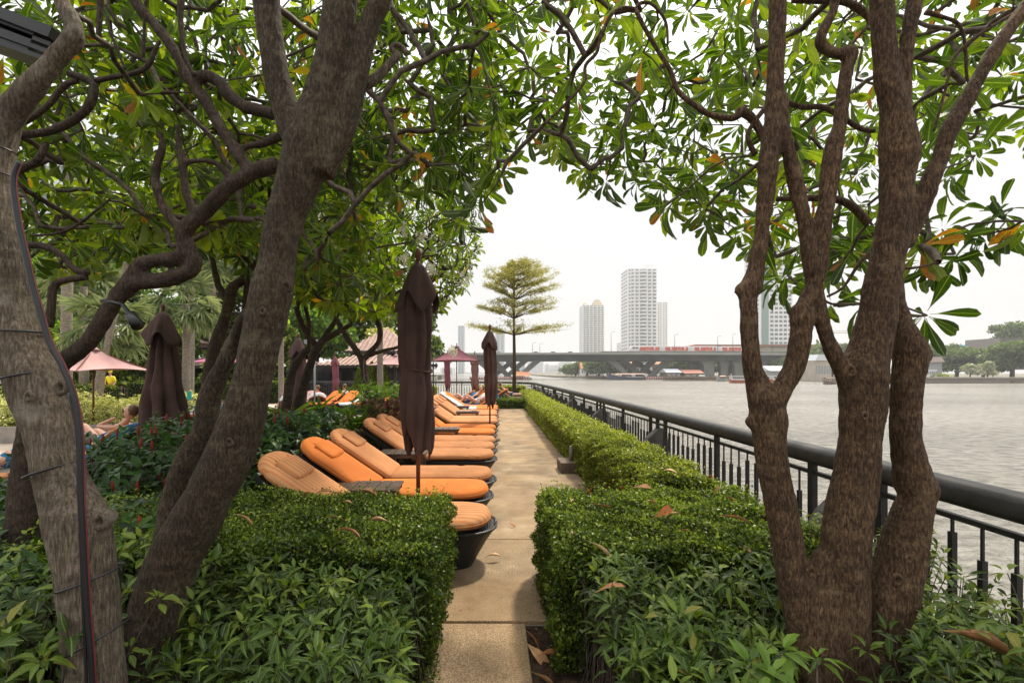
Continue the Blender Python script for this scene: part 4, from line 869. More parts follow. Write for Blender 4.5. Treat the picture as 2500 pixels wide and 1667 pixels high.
# --- tree B canopy (dark, in front, upper left and centre)
skB = Skel()
for pts, rad in limB[:3]: skB.limb([p for p in pts if p.z > 2.5])
def okB(p, px, py): return py < allow(px)-20 and not (p[1] < 5.6 and 900 < px < 1150 and py > 470)
tB = sample_tips(390, -4.0, .1, 3.3, 6.0, 2.35, 5.6, okB, mind=.2)
tB2 = sample_tips(230, -1.6, .1, 2.9, 6.5, 2.4, 5.2, lambda p, px, py: okB(p, px, py) and px > 720, mind=.2)
tips = np.concatenate([tB, tB2]); ax = skB.grow(tips); skB.build('twigs', M_twig, rB, .0045, .40, .018)
lv = Leaves(); rosettes(lv, tips, ax, 12, .178, .048, (0.5, 1.75), .5, (.40, .26), .012); lv.emit(rB, M_plum, 'plum', 300)
# --- tree A canopy
skA = Skel(); skA.limb([p for p in limA[1][0]]); skA.limb([p for p in limA[0][0][-6:]])
tips = sample_tips(40, -3.6, -.8, 3.0, 4.2, 2.3, 4.6, lambda p, px, py: py < 420 and px < 620, mind=.2); ax = skA.grow(tips); skA.build('twigs', M_twig, rA, .0036, .4, .016)
lv = Leaves(); rosettes(lv, tips, ax, 12, .21, .062, (0.5, 1.75), .5, (.5, .2), .02); lv.emit(rA, M_plum, 'plum', 300)
# --- tree E: gnarled dark limbs between the two trunks
rE = ground_root('plumeria_tree', P(60, 0, 3.1).x, 3.1, 'gnarled dark tree whose crooked limbs twist between the two big trunks')
limE = limbs_of([[(40,1560,120),(60,1200,90),(90,980,70),(150,890,56),(185,862,54),(217,832,52),(243,797,50),(262,767,50),(288,725,50),(312,698,56),(330,670,50),(345,645,46),(375,636,42),(410,634,42),(440,626,40),(450,600,40),(446,578,46),(452,558,50),(478,536,44),(508,508,42),(536,478,42),(560,455,40),(585,440,42),(625,418,44),(680,400,44)],
  [(320,694,46),(351,687,46),(395,684,46),(440,674,44),(466,660,44),(474,640,44),(468,615,38),(458,590,34)],
  [(448,560,34),(430,545,30),(413,528,28),(398,505,27),(388,478,26),(380,440,26),(382,410,25),(390,383,24),(396,350,20),(388,320,16)],
  [(482,534,28),(468,505,26),(458,480,24),(451,450,24),(447,415,23),(444,383,22),(436,350,18),(432,300,14)],
  [(608,425,34),(597,400,34),(585,380,34),(560,345,34),(536,306,33),(514,270,32),(494,237,34),(470,205,32),(448,172,30),(428,130,30),(405,95,30),(390,77,30),(360,40,30),(333,8,32),(300,-60,30)],
  [(468,208,26),(480,192,32),(509,187,34),(535,200,34),(552,222,36),(574,245,38),(600,262,36),(631,270,34),(670,280,34)],
  [(690,330,28),(640,350,22),(590,362,18),(560,372,14)], [(560,430,24),(530,400,20),(490,392,18),(455,395,16),(430,380,12)]], 3.1)
woody('trunk', limE, M_bark_d, rE, .015, 12, .02)
mb = MB(); nodes = []
for a in [[(30,325,26),(70,328,26),(115,322,25),(155,308,25),(184,291,25),(210,268,25),(224,245,25),(230,214,25),(222,200,24),(200,190,22),(168,180,20)], [(30,312,20),(65,296,18),(96,275,18),(125,250,18),(142,226,18),(165,205,18),(190,198,16)], [(232,198,16),(280,188,15),(325,180,14),(352,168,14),(368,150,14),(378,125,12),(390,100,9)],
          [(70,598,24),(110,602,22),(150,622,20),(172,648,20),(190,662,22),(214,664,24)], [(210,676,22),(170,682,22),(140,690,24),(128,710,25),(126,740,24),(122,800,22)],
          [(52,415,22),(80,400,22),(100,380,22),(112,350,20)], [(75,575,8),(140,570,8),(190,548,8),(240,510,8),(270,485,6)], [(245,0,18),(243,50,16),(240,95,14)], [(262,40,9),(270,80,8),(290,130,8),(305,170,8)], [(442,-20,18),(440,40,16),(446,100,14),(456,150,12),(475,185,10)]]:
    p_, q_ = smooth_path(*TP(a, 3.0), 4); mb.tube([v-rE.location for v in p_], q_, 8); nodes.append(p_)
link('branch', mb.mesh('branch'), rE, M_bark_d)
skE = Skel()
for pts, rad in limE: skE.limb([p for p in pts if p.z > 2.1])
for p_ in nodes: skE.limb([list(v) for v in p_])
okE = lambda p, px, py: py < np.interp(px, [0, 250, 420, 600, 800], [680, 670, 560, 600, 600]) and px < 900
tips = np.concatenate([sample_tips(500, -6.2, -1.0, 3.3, 7.0, 2.2, 5.8, okE, mind=.2)]); ax = skE.grow(tips); skE.build('twigs', M_twig, rE, .0048, .4, .02)
lv = Leaves(); rosettes(lv, tips, ax, 12, .18, .058, (0.5, 1.75), .4, (.55, .24), .008); lv.emit(rE, M_plum_far, 'plum', 300)
# --- trees D: plumerias behind the loungers
def dtree(label, base, spec, tips_args, Zc, n, m=M_plum_far, tint=(.45, .2), barkm=M_bark_d, orange=.01):
    r_ = ground_root('plumeria_tree', base[0], base[1], label, group='plumeria trees behind the loungers')
    lim = limbs_of(spec, Zc); woody('trunk', lim, barkm, r_, 0, 8, .04, .0)
    sk_ = Skel(); [sk_.limb([p for p in pts if p.z > 1.6] or pts[-2:]) for pts, rad in lim]
    tips = sample_tips(n, *tips_args, mind=.24); ax = sk_.grow(tips, step=.22, wig=.24); sk_.build('twigs', M_bark_d, r_, .009, .44, .07, 5)
    lv = Leaves(); rosettes(lv, tips, ax, 11, .23, .072, (.5, 1.8), .35, tint, orange); lv.emit(r_, m, 'plum_lo', 300); return r_
dl = curve([-200, 300, 420, 560, 700, 800, 880, 960, 1020, 1100, 1135, 1160, 1180], [640, 640, 560, 620, 700, 740, 770, 770, 780, 740, 700, 640, 560])
okD = lambda p, px, py: py < dl(px)
dtree('plumeria with a forked trunk and hanging wire beside the croton', P(896, 0, 11)[:2], [[(898,1085,26),(897,1010,24),(896,960,20),(890,915,18),(884,880,18),(868,852,16),(850,828,15),(838,808,14),(820,775,12),(812,740,11),(800,700,10)], [(886,880,16),(905,858,14),(924,835,13),(928,810,14),(920,780,14),(905,755,12),(898,730,12),(870,715,11),(820,700,11)],
  [(900,868,10),(940,855,9),(980,845,8),(1005,830,7),(1030,800,6)], [(918,778,9),(930,750,8),(960,720,8),(1000,700,7),(1040,690,6)], [(898,730,10),(910,700,9),(940,670,8)]], (-5.2, -.4, 8.2, 13.5, 2.3, 5.6, okD), 11, 560)
dtree('plumeria whose trunk leans right behind the ginger bed', P(722, 0, 9.5)[:2], [[(712,1120,32),(722,1010,28),(735,960,26),(748,920,24),(765,870,20),(773,850,20),(790,830,18),(812,818,15),(835,805,13),(860,790,10)], [(770,842,15),(750,815,14),(735,785,15),(726,760,15),(728,740,13),(745,722,12),(760,700,11),(755,660,11),(742,620,10)], [(775,850,14),(800,810,14),(820,780,12),(830,740,12),(850,710,12),(880,690,12),(905,670,10)], [(760,700,10),(790,690,10),(830,700,10),(870,712,10)]], (-6.2, -2.2, 6.8, 11.5, 2.2, 5.4, okD), 9.5, 560)
dtree('slender plumeria trunk curving beside the leaning brown trunk', P(700, 0, 9)[:2], [[(688,1110,28),(700,985,24),(706,940,24),(716,900,22),(735,870,20),(755,850,16)], [(712,905,14),(728,880,12)]], (-5.5, -3.5, 8, 10, 2.3, 3.6, okD), 9, 60)
dtree('plumeria stem with peeling bark rising between the two big trunks', P(512, 0, 6.5)[:2], [[(520,1130,34),(505,1000,32),(508,932,34),(518,880,34),(526,842,36),(545,790,30),(558,745,30),(568,703,28),(590,685,24),(612,665,24),(618,620,22),(625,580,18)], [(560,745,22),(540,710,20),(528,680,18),(520,640,16),(510,600,13)], [(606,670,16),(600,720,14),(590,800,14)]], (-5.0, -1.6, 5.4, 8.2, 2.3, 4.6, okD), 6.5, 300, barkm=M_bark_b)
# plumeria blossoms
M_pet = mat('blossom_petal', (0.80, 0.76, 0.58), .6, .2)
bd = [(985,560,'above the large closed umbrella'),(1025,575,'right of the finial, high in the leaves'),(985,640,'beside the finial of the large closed umbrella'),(1052,655,'right of the finial of the large closed umbrella'),(845,410,'beside the big leaning trunk'),(1140,680,'at the outer edge of the crown'),(860,470,'below another cluster by the leaning trunk'),(1108,855,'hanging over the open plum parasol'),(990,390,'high in the crown beside the arch of sky')]
for bx_, by_, l_ in bd:
    c = P(bx_, by_, 4.4); o = empty('blossom_cluster', c, 'cream plumeria blossoms '+l_, 'flower', 'plumeria blossoms'); 
    for k in range(7):
        mb = MB(); cc = Vector((random.gauss(0, .03), random.gauss(0, .02), random.gauss(0, .03))); d = Vector((random.gauss(0, .5), -1, random.gauss(0, .5))).normalized(); u = d.orthogonal().normalized(); v = d.cross(u)
        for j in range(5):
            a = j*1.2566; e1 = u*math.cos(a)+v*math.sin(a); e2 = u*math.cos(a+.9)+v*math.sin(a+.9)
            mb.add([cc, cc+e1*.022+d*.004, cc+(e1+e2)*.018+d*.012, cc+e2*.016+d*.002], [(0,1,2,3)])
        link('blossom', mb.mesh('blossom'), o, M_pet)
# ------------------------------------------------------------------ hedges
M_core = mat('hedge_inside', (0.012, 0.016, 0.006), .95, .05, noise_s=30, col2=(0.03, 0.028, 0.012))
def wob(x, y, s=1.0): return .5*np.sin(x*3.1*s+1.3*np.sin(y*2.3*s))+.3*np.sin(y*4.7*s+x*1.9)+.2*np.sin(x*9.1*s+y*7.7*s)
def hedge(label, x0, x1, y0, y1, h, dens, leaf, m=None, z0=0, faces='tlrfb', rough=.055, tint=(.4, .2), sprig=.05, r=rng):
    o = empty('clipped_hedge', ((x0+x1)/2, (y0+y1)/2, z0), label, 'hedge')
    mb = MB(); k = .055 if h > .3 else .03; mb.box(((x0+x1)/2, (y0+y1)/2, z0+(h-k)/2), (x1-x0-2*k, y1-y0-2*k, h-k)); mb.build('dark_core', M_core, o)  # plain dark box, the shaded inside of the hedge put in as colour
    lv = Leaves()
    def put(n, fn, nrm, tb):
        n = int(n); a, b = r.random(n), r.random(n); p = fn(a, b)
        dep = np.abs(r.normal(0, 1, n))*leaf*1.2; p = p-np.array(nrm)*dep[:,None]+r.normal(0, leaf*.3, (n, 3))
        sp = r.random(n) < sprig; p = p+np.array([0,0,1.0])*np.where(sp, r.uniform(0, leaf*3.6, n), 0)[:,None]
        de = np.minimum(np.minimum(p[:,0]-x0, x1-p[:,0]), np.minimum(p[:,1]-y0, y1-p[:,1])); p[:,2] -= np.exp(-np.maximum(de, 0)/.05)*.045*(p[:,2]-z0)/h; p[:,0] += np.clip((p[:,2]-z0)/h-.8, 0, .2)*.15*np.where(p[:,0] < (x0+x1)/2, 1, -1)*(de < .08)
        bulge = wob(p[:,0]*1.7+p[:,2]*3.1, p[:,1]*1.7+p[:,2]*4.3, 1.6)*rough; p += np.array(nrm)*bulge[:,None]
        N = np.array(nrm)+r.normal(0, .75, (n, 3)); X = r.normal(0, 1, (n, 3))+np.array([0,0,.5]); L = leaf*r.uniform(.6, 1.35, n)
        lv.add(p, X, N, L, L*.62, np.clip(r.normal(tint[0]+tb, tint[1], n)+np.where(sp, .2, 0)-dep/leaf*.06+.16*wob(p[:,0]*2.3+p[:,2]*4+3, p[:,1]*2.3-p[:,2]*5), 0, 1))  # tb lightens the top and darkens sides, the fall of sun painted in
    w_, d_ = x1-x0, y1-y0
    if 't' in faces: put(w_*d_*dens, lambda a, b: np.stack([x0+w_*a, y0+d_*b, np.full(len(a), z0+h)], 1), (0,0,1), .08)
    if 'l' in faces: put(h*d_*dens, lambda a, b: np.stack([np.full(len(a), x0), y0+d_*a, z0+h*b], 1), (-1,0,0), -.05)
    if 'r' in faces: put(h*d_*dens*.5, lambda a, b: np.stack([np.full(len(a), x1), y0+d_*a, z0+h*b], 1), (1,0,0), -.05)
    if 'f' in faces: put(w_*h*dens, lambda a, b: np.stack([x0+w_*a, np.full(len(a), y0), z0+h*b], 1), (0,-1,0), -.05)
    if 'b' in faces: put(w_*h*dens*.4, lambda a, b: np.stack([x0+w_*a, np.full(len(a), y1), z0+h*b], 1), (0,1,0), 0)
    lv.emit(o, m or M_hedge, 'kite', 0, stuffname='foliage', uv=False); return o
hedge('dense dark green box hedge with fallen leaves in front of the striped loungers', -2.6, -.33, 2.66, 3.98, .72, 15000, .021, sprig=.10)
hedge('glossy box hedge with fallen leaves right of the path, nearest the camera', .36, 2.08, 2.72, 4.12, .72, 15000, .021, tint=(.48, .2), sprig=.10)
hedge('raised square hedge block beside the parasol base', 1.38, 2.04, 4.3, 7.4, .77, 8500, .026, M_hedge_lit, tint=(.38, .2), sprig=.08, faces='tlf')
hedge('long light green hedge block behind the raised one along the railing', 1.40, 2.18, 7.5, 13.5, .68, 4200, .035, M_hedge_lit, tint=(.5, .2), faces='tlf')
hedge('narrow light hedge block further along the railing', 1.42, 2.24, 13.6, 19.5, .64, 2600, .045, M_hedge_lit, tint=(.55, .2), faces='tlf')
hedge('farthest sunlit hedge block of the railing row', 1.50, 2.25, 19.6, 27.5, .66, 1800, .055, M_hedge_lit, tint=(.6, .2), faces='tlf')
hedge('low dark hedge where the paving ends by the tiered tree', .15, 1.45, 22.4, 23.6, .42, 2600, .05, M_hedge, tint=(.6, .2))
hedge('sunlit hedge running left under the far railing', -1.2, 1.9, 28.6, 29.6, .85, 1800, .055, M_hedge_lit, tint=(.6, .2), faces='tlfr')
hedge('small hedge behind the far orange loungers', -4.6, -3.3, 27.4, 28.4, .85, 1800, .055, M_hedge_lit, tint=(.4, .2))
hedge('dark rounded hedge before the dark pavilion wall', -14.2, -11.2, 26, 27.5, 1.15, 900, .09, M_hedge, tint=(.4, .2))
hedge('dark hedge left of the pavilion steps', -20.5, -15.2, 27, 28.5, 1.1, 900, .09, M_hedge, tint=(.35, .2))
hedge('low layered hedge beneath the fan palm', -24, -18.5, 22.6, 24, 1.0, 900, .09, M_hedge, tint=(.5, .2))
# leafy ground shrubs
def shrub(label, reg, n, hfun, leaf=.082, kind='lance', m=None, tint=(.42, .2), whorl=7, name='leafy_shrub', ok=None, nobj=300, wr=.33, stemm=M_twig, spread=(.45, 1.45), droop=.2, r=rng, top_orange=0, tiers=2):
    x0, x1, y0, y1 = reg; o = empty(name, ((x0+x1)/2, (y0+y1)/2, 0), label, 'shrub')
    xs_ = r.uniform(x0, x1, n); ys_ = r.uniform(y0, y1, n)
    if ok is not None: k_ = np.array([ok(a, b) for a, b in zip(xs_, ys_)]); xs_, ys_ = xs_[k_], ys_[k_]
    n = len(xs_); hh = np.array([hfun(a, b) for a, b in zip(xs_, ys_)])+r.normal(0, .045, n)
    lean = r.normal(0, .22, (n, 2)); st = MB()
    if 'path' in label: lean[:,0] = np.where(np.abs(xs_) < .80, np.sign(xs_)*np.abs(lean[:,0])*.6, lean[:,0])
    for i in range(n):
        a = Vector((xs_[i], ys_[i], 0)); b = Vector((xs_[i]+lean[i,0]*hh[i], ys_[i]+lean[i,1]*hh[i], hh[i])); st.tube([a, (a+b)/2+Vector((lean[i,0]*.04, 0, 0)), b], [.004, .0035, .002], 3, cap=False)
    tag(st.build('stems', stemm, o), kind='stuff'); lv = Leaves()
    for tier in range(tiers):
        f = 1-.22*tier; C = np.stack([xs_+lean[:,0]*hh*f, ys_+lean[:,1]*hh*f, hh*f], 1); A = np.stack([lean[:,0], lean[:,1]-.12, np.ones(n)], 1)
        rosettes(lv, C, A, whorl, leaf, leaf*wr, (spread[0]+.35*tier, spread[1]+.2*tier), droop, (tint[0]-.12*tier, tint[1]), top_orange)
    lv.emit(o, m or M_shrub, kind, nobj); return o
def notrunk(x, y):
    px = CX+x/y*F; return not ((1900 < px < 2235 and y < 2.45) or (120 < px < 440 and y < 2.35))
hL = lambda x, y: .60-.10*(2.7-y)+.05*math.sin(x*5+y*3)
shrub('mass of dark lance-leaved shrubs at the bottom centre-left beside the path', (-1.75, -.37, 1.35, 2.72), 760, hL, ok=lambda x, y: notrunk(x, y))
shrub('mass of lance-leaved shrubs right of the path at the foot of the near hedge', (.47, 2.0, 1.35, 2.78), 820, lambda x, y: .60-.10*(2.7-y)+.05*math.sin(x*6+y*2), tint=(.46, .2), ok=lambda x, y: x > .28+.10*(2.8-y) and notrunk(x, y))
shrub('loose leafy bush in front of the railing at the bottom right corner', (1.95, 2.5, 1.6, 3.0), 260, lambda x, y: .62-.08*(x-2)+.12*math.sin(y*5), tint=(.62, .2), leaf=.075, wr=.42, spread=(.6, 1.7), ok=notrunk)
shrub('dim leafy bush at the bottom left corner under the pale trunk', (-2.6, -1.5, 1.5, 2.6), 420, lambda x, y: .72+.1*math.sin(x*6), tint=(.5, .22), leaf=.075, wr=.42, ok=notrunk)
shrub('fine-leaved creeper between the pale trunk and the leaning trunk', (-3.2, -1.6, 2.6, 4.0), 900, lambda x, y: .60+.05*math.sin(x*8), tint=(.55, .2), leaf=.04, wr=.6, nobj=0, m=M_hedge, kind='ovate', ok=notrunk)
# bright whorl seedling at the foot of the right tree
o = empty('seedling', P(1905, 1600, 1.75), 'bright green seedling with whorled leaves at the foot of the right tree', 'plant'); o.location.z = 0
lv = Leaves(); rosettes(lv, [P(1905, 1590, 1.75), P(1830, 1625, 1.7), P(1995, 1610, 1.7), P(1880, 1650, 1.65)], [(0,-.4,1), (-.3,-.3,1), (.4,-.3,1), (0, -.5, 1)], 9, .10, .03, (.6, 1.45), .1, (.6, .1), 0); lv.emit(o, M_bright, 'lance', 60)
mb = MB(); [mb.tube([q, Vector((q.x, q.y, 0.0))], .003, 4) for q in (P(1905, 1590, 1.75), P(1830, 1625, 1.7), P(1995, 1610, 1.7))]; mb.build('stem', M_twig, o)
# red ginger beds
M_spike = mat('red_bract', (0.17, 0.012, 0.012), .5, .3, noise_s=60, col2=(0.30, 0.03, 0.025), bump=.6, bump_s=90)
def ginger(label, reg, n, hf, spikes, sk_list=(), leaf=.15, nobj=300, ok=None):
    o = shrub(label, reg, n, hf, leaf, 'ovate', M_ginger, (.45, .25), 6, 'red_ginger_bed', ok, nobj, .42, M_twig, (.6, 1.6), .35, tiers=4)
    pr = [(.001, -.005)]; 
    for k in range(7): f = math.sin(math.pi*(.12+.8*k/7)); pr += [(.013*f+.004, k*.016), (.016*f+.004, k*.016+.008)]
    pr.append((.002, .125)); mb = MB(); mb.lathe(pr, n=8); me = mb.mesh('flower_spike'); me.materials.append(M_spike)
    pts = [(rng.uniform(reg[0], reg[1]), rng.uniform(reg[2], reg[3])) for _ in range(spikes)]; st = MB()
    for x, y in pts:
        if ok and not ok(x, y): continue
        z = hf(x, y)+rng.uniform(-.02, .10); s_ = link('flower_spike', me, o, loc=(x-o.location.x, y-o.location.y, z)); s_.scale = [rng.uniform(.6, .9)]*2+[rng.uniform(.6, 1.15)]; s_.rotation_euler = (rng.normal(0, .1), rng.normal(0, .1), 0); st.tube([(x, y, z-.25), (x, y, z)], .005, 4)
    tag(st.build('flower_stalk', M_ginger, o), kind='stuff'); return o
hg = lambda x, y: .62+.05*math.sin(x*4+y)
ginger('bed of dark-leaved gingers with red flower spikes behind the orange loungers', (-4.6, -1.9, 4.6, 8.4), 640, lambda x, y: .86+.05*math.sin(x*4+y)+.03*(y-5), 70, ok=lambda x, y: x < -2.55)
ginger('red-spiked gingers between the pale trunk and the leaning trunk', (-4.9, -2.05, 3.95, 5.9), 430, lambda x, y: .56+.06*math.sin(x*5)-.05*(y-4), 42, ok=lambda x, y: x < -2.5)
ginger('red-spiked gingers at the far left edge below the pool deck', (-4.6, -2.0, 2.2, 3.6), 260, lambda x, y: .66+.05*math.sin(x*5), 16, leaf=.13)
def straps(label, c, n, L, W, m, tint=(.5, .25), up=1.0, name='strap_leaved_plant', cat='plant'):
    o = empty(name, (c[0], c[1], 0), label, cat); lv = Leaves()
    for q in range(n):
        k = 9; x, y = c[0]+rng.normal(0, c[2]), c[1]+rng.normal(0, c[2]*.6); z = c[3]*rng.uniform(.3, .9)
        a = rng.uniform(0, 6.28, k); X = np.stack([np.cos(a)*.75, np.sin(a)*.75, up*rng.uniform(.5, 1.6, k)], 1); N = np.stack([-np.cos(a), -np.sin(a), np.full(k, .6)], 1)
        lv.add(np.tile([x, y, z], (k, 1)), X, N, L*rng.uniform(.7, 1.2, k), W, np.clip(rng.normal(*tint, k), 0, 1))
    lv.emit(o, m, 'strap', 200); mb = MB(); mb.lathe([(.02, 0), (.06, .1), (.03, c[3])], (c[0], c[1], 0), 6); mb.build('stem', M_twig, o); return o
q = P(690, 1000, 8.2); straps('pale green broad strap-leaved plant behind the ginger bed', (q.x, q.y, .25, 1.0), 10, .6, .085, M_bright)
q = P(790, 985, 9.6); straps('low strap-leaved plants right of the leaning plumeria', (q.x, q.y, .35, 1.0), 9, .5, .07, M_bright, (.35, .2))
q = P(890, 985, 9.0); straps('grassy narrow-leaved plant before the croton', (q.x, q.y, .28, .9), 12, .6, .022, M_bright, (.4, .2), 1.8)
q = P(12, 1190, 4.6); straps('upright strap-leaved plant at the left edge under the sunbathers', (q.x, q.y, .1, .4), 4, .5, .05, M_bright, (.5, .2), 2.0)
q = P(945, 960, 9.8); o = shrub('yellow-green croton bush behind the large closed umbrella', (q.x-.5, q.x+.25, 9.4, 10.4), 70, lambda x, y: 1.28+.1*math.sin(x*9), .16, 'ovate', M_bright, (.7, .2), 8, 'croton', nobj=120, wr=.4, tiers=4)
q = P(975, 985, 9.0); o = shrub('dark red croton bush at the edge of the lounger row', (q.x-.35, q.x+.4, 8.6, 9.5), 70, lambda x, y: 1.05+.1*math.sin(x*9), .15, 'ovate', M_red, (.4, .3), 8, 'croton', nobj=120, wr=.35, tiers=4)
# duranta in the raised planter
planter = empty('curved_planter', (-12, 13.5, 0), 'long curved grey planter wall on the pool deck', 'planter wall')
mb = MB(); pl = [(-18, 11.0), (-14, 11.25), (-11, 11.6), (-9.6, 12.2), (-8.9, 13.2), (-8.6, 15), (-8.5, 18)]
for a, b in zip(pl[:-1], pl[1:]): mb.bar((a[0], a[1], .19), (b[0], b[1], .19), .18, .40)
mb.build('wall', M_conc, planter)
shrub('yellow-green duranta shrubs filling the curved planter', (-17, -8.9, 11.6, 15.5), 1700, lambda x, y: .84+.12*math.sin(x*2+y)+.02*(y-12), .085, 'ovate', M_yellow, (.45, .25), 7, 'duranta_shrub', ok=lambda x, y: y > 11.5+max(0, (x+11))*.6, nobj=0, wr=.5, tiers=4)
# palms
def fan_palm(label, px_, pyc, Z, rad, tr, lean=0, m=None, fronds=34, tint=(.5, .25)):
    c = P(px_, pyc, Z); o = empty('fan_palm', (c.x+lean, Z, 0), label, 'palm tree'); mb = MB(); mb.tube([(c.x+lean, Z, 0), (c.x+lean*.5, Z, c.z*.5), (c.x, Z, c.z)], [tr*1.2, tr, tr*.8], 10); mb.build('trunk', M_palm_trunk, o); lv = Leaves(); st = MB()
    for k in range(fronds):
        a = k*2.4; el = rng.uniform(-.7, 1.3); d = np.array([math.cos(a)*math.cos(el), math.sin(a)*math.cos(el), math.sin(el)]); hub = np.array(c)+d*rad*rng.uniform(.5, .62); st.tube([c, Vector(hub)], .012, 4)
        nrm = norm((np.array([0, 0, 1.])-d*d[2]+rng.normal(0, .2, 3))[None])[0]; s_ = np.cross(nrm, d); th = np.linspace(-1.9, 1.9, 17)
        X = d[None]*np.cos(th)[:,None]+s_[None]*np.sin(th)[:,None]; X[:,2] -= .25; lv.add(np.tile(hub, (17, 1)), X, np.tile(nrm, (17, 1)), rad*.55*(1-.12*np.abs(th)), rad*.05, np.clip(rng.normal(*tint, 17), 0, 1))
    st.build('leaf_stalk', M_fan, o); lv.emit(o, m or M_fan, 'blade', 300, leafname='leaflet'); return o
fan_palm('silvery fan palm with round leaves behind the left closed umbrella', 455, 742, 21, 1.75, .16)
fan_palm('grey-green fan palm partly hidden behind the crooked limb', 260, 800, 17, 1.6, .14, -.4)
fan_palm('hazy fan palm behind the pale grey palm trunk', 205, 700, 23, 2.0, .18)
fan_palm('tall fan palm high behind the silvery one', 520, 640, 26, 2.0, .18, tint=(.3, .2))
def trunk_thing(label, px_, ytop, Z, wpx, name='palm_trunk_tree', px2=None):
    c = P(px_, ytop, Z); x2 = P(px2 or px_, 0, Z).x; o = empty('palm_tree', (x2, Z, 0), label, 'palm tree'); mb = MB(); w_ = wpx/2*Z/F
    k = 12; mb.tube([(x2+(c.x-x2)*i/k, Z, c.z*i/k) for i in range(k+1)], [w_*(1.15-.25*i/k)*(1.0 if i % 2 else 1.04) for i in range(k+1)], 10); mb.build('trunk', M_palm_trunk, o)
    lv = Leaves()
    for q_ in range(16):
        a = q_*2.4; e_ = rng.uniform(.1, 1.0); d = np.array([math.cos(a)*math.cos(e_), math.sin(a)*math.cos(e_), math.sin(e_)]); n_ = 22; t_ = np.linspace(.1, 1, n_); p = np.array(c)[None]+d[None]*t_[:,None]*2.6; p[:,2] -= t_**2*1.5; s_ = np.cross(d, [0, 0, 1.]); s_ /= np.linalg.norm(s_)
        for sg in (-1, 1): lv.add(p, s_[None]*sg+d[None]*.5+np.array([[0, 0, -.3]]), np.tile([0, 0, 1.], (n_, 1)), .55*np.sin(np.pi*np.clip(t_*.9+.08, 0, 1)), .05, rng.uniform(.1, .6, n_))
    lv.emit(o, M_bank, 'strap', 0, stuffname='fronds'); return o
trunk_thing('tall grey ringed palm trunk between the pale trunk and the crooked limb', 168, 380, 18, 22, px2=160)
trunk_thing('slim grey palm trunk left of the silvery fan palm stem', 472, 400, 24, 15, px2=464)
trunk_thing('pale ringed palm trunk before the tiled pavilion roof', 928, 470, 17, 13)
trunk_thing('thin palm trunk beside the plumeria forks on the lawn', 686, 430, 19, 11)
trunk_thing('leaning pale palm stem behind the pink open parasol', 330, 560, 16, 14, px2=215)
# conifers by the pavilion
for i, (px_, yt, yb, lab) in enumerate(((876, 903, 940, 'small conical cypress left of the hanging wire'), (940, 896, 945, 'conical cypress under the pale parasol'), (908, 888, 935, 'dark cypress behind the forked plumeria trunk'))):
    Z = 26; c = P(px_, yt, Z); o = empty('cypress', (c.x, Z, 0), lab, 'cypress'); n = 2600; u = rng.random(n); a = rng.uniform(0, 6.28, n); R_ = .42*(1-u)**.7*rng.uniform(.75, 1.05, n)
    p = np.stack([c.x+np.cos(a)*R_, Z+np.sin(a)*R_, u*c.z+.05], 1); lv = Leaves(); lv.add(p, np.stack([np.cos(a)*.4, np.sin(a)*.4, np.ones(n)], 1), np.stack([np.cos(a), np.sin(a), np.full(n, .2)], 1), .13, .05, rng.uniform(.2, .9, n)); lv.emit(o, M_hedge, 'kite', 0, stuffname='foliage', uv=False); mb = MB(); mb.lathe([(.06, 0), (.25, .1), (.02, c.z*.9)], (c.x, Z, 0), 8); mb.build('trunk', M_core, o)
# tiered terminalia
rT = empty('tiered_tree', (P(1255, 0, 27).x, 27, 0), 'slender tree with flat feathery tiers of golden-green leaves by the far railing', 'tree')
TZ = 27.0; tx = P(1255, 0, TZ).x; mb = MB(); topz = P(0, 655, TZ).z
mb.tube([(tx, TZ, 0), (tx+.02, TZ, topz*.3), (tx-.01, TZ, topz*.6), (tx+.05, TZ, topz)], [.12, .10, .07, .015], 10); lv = Leaves()
for (yy, xl, xr, rise, fl) in ((818,1150,1376,30,.9),(778,1166,1364,50,1.0),(752,1215,1335,34,.4),(734,1178,1367,62,1.0),(708,1185,1345,50,.9),(690,1212,1340,38,.65),(674,1228,1332,28,.5),(660,1240,1318,20,.4),(650,1250,1300,12,.3)):
    z0 = P(0, yy, TZ).z; 
    for k in range(13):
        a = k*2.39996+yy; ca = math.cos(a); Lm = ((xr-1255) if ca > 0 else (1255-xl))*TZ/F; Lh = Lm*rng.uniform(.86, 1.12); ex = Vector((ca, math.sin(a), 0))*Lh; zr = rise*TZ/F*rng.uniform(.45, .85)
        pts = [Vector((tx, TZ, z0))+ex*t_+Vector((0, 0, zr*(t_**.75))) for t_ in (0, .25, .5, .75, 1)]; mb.tube(pts, [.030, .022, .016, .010, .004], 4, cap=False); sd_ = Vector((-ex.y, ex.x, 0)).normalized()
        for j in range(26):
            t_ = rng.uniform(.36, 1.03); s_ = rng.normal(0, .30)*Lh*t_*.8; b0 = Vector((tx, TZ, z0))+ex*t_+Vector((0, 0, zr*t_**.75)); b1 = b0+sd_*s_+ex*.10*rng.random()+Vector((0, 0, .10*rng.random()))
            if j % 3 == 0: mb.tube([b0, b1], [.006, .003], 3, cap=False)
            n = int(17*fl); q_ = rng.random(n)[:,None]; p = np.array(b0)[None]*(1-q_)+np.array(b1)[None]*q_+rng.normal(0, .07, (n, 3))*np.array([1, 1, .8]); lv.add(p, rng.normal(0, 1, (n, 3)), np.array([[0, 0, 1.]])+rng.normal(0, .5, (n, 3)), rng.uniform(.05, .11, n), .04, rng.random(n))
mb.build('trunk', M_bark_b, rT); lv.emit(rT, M_term, 'kite', 0, stuffname='crown', uv=False)
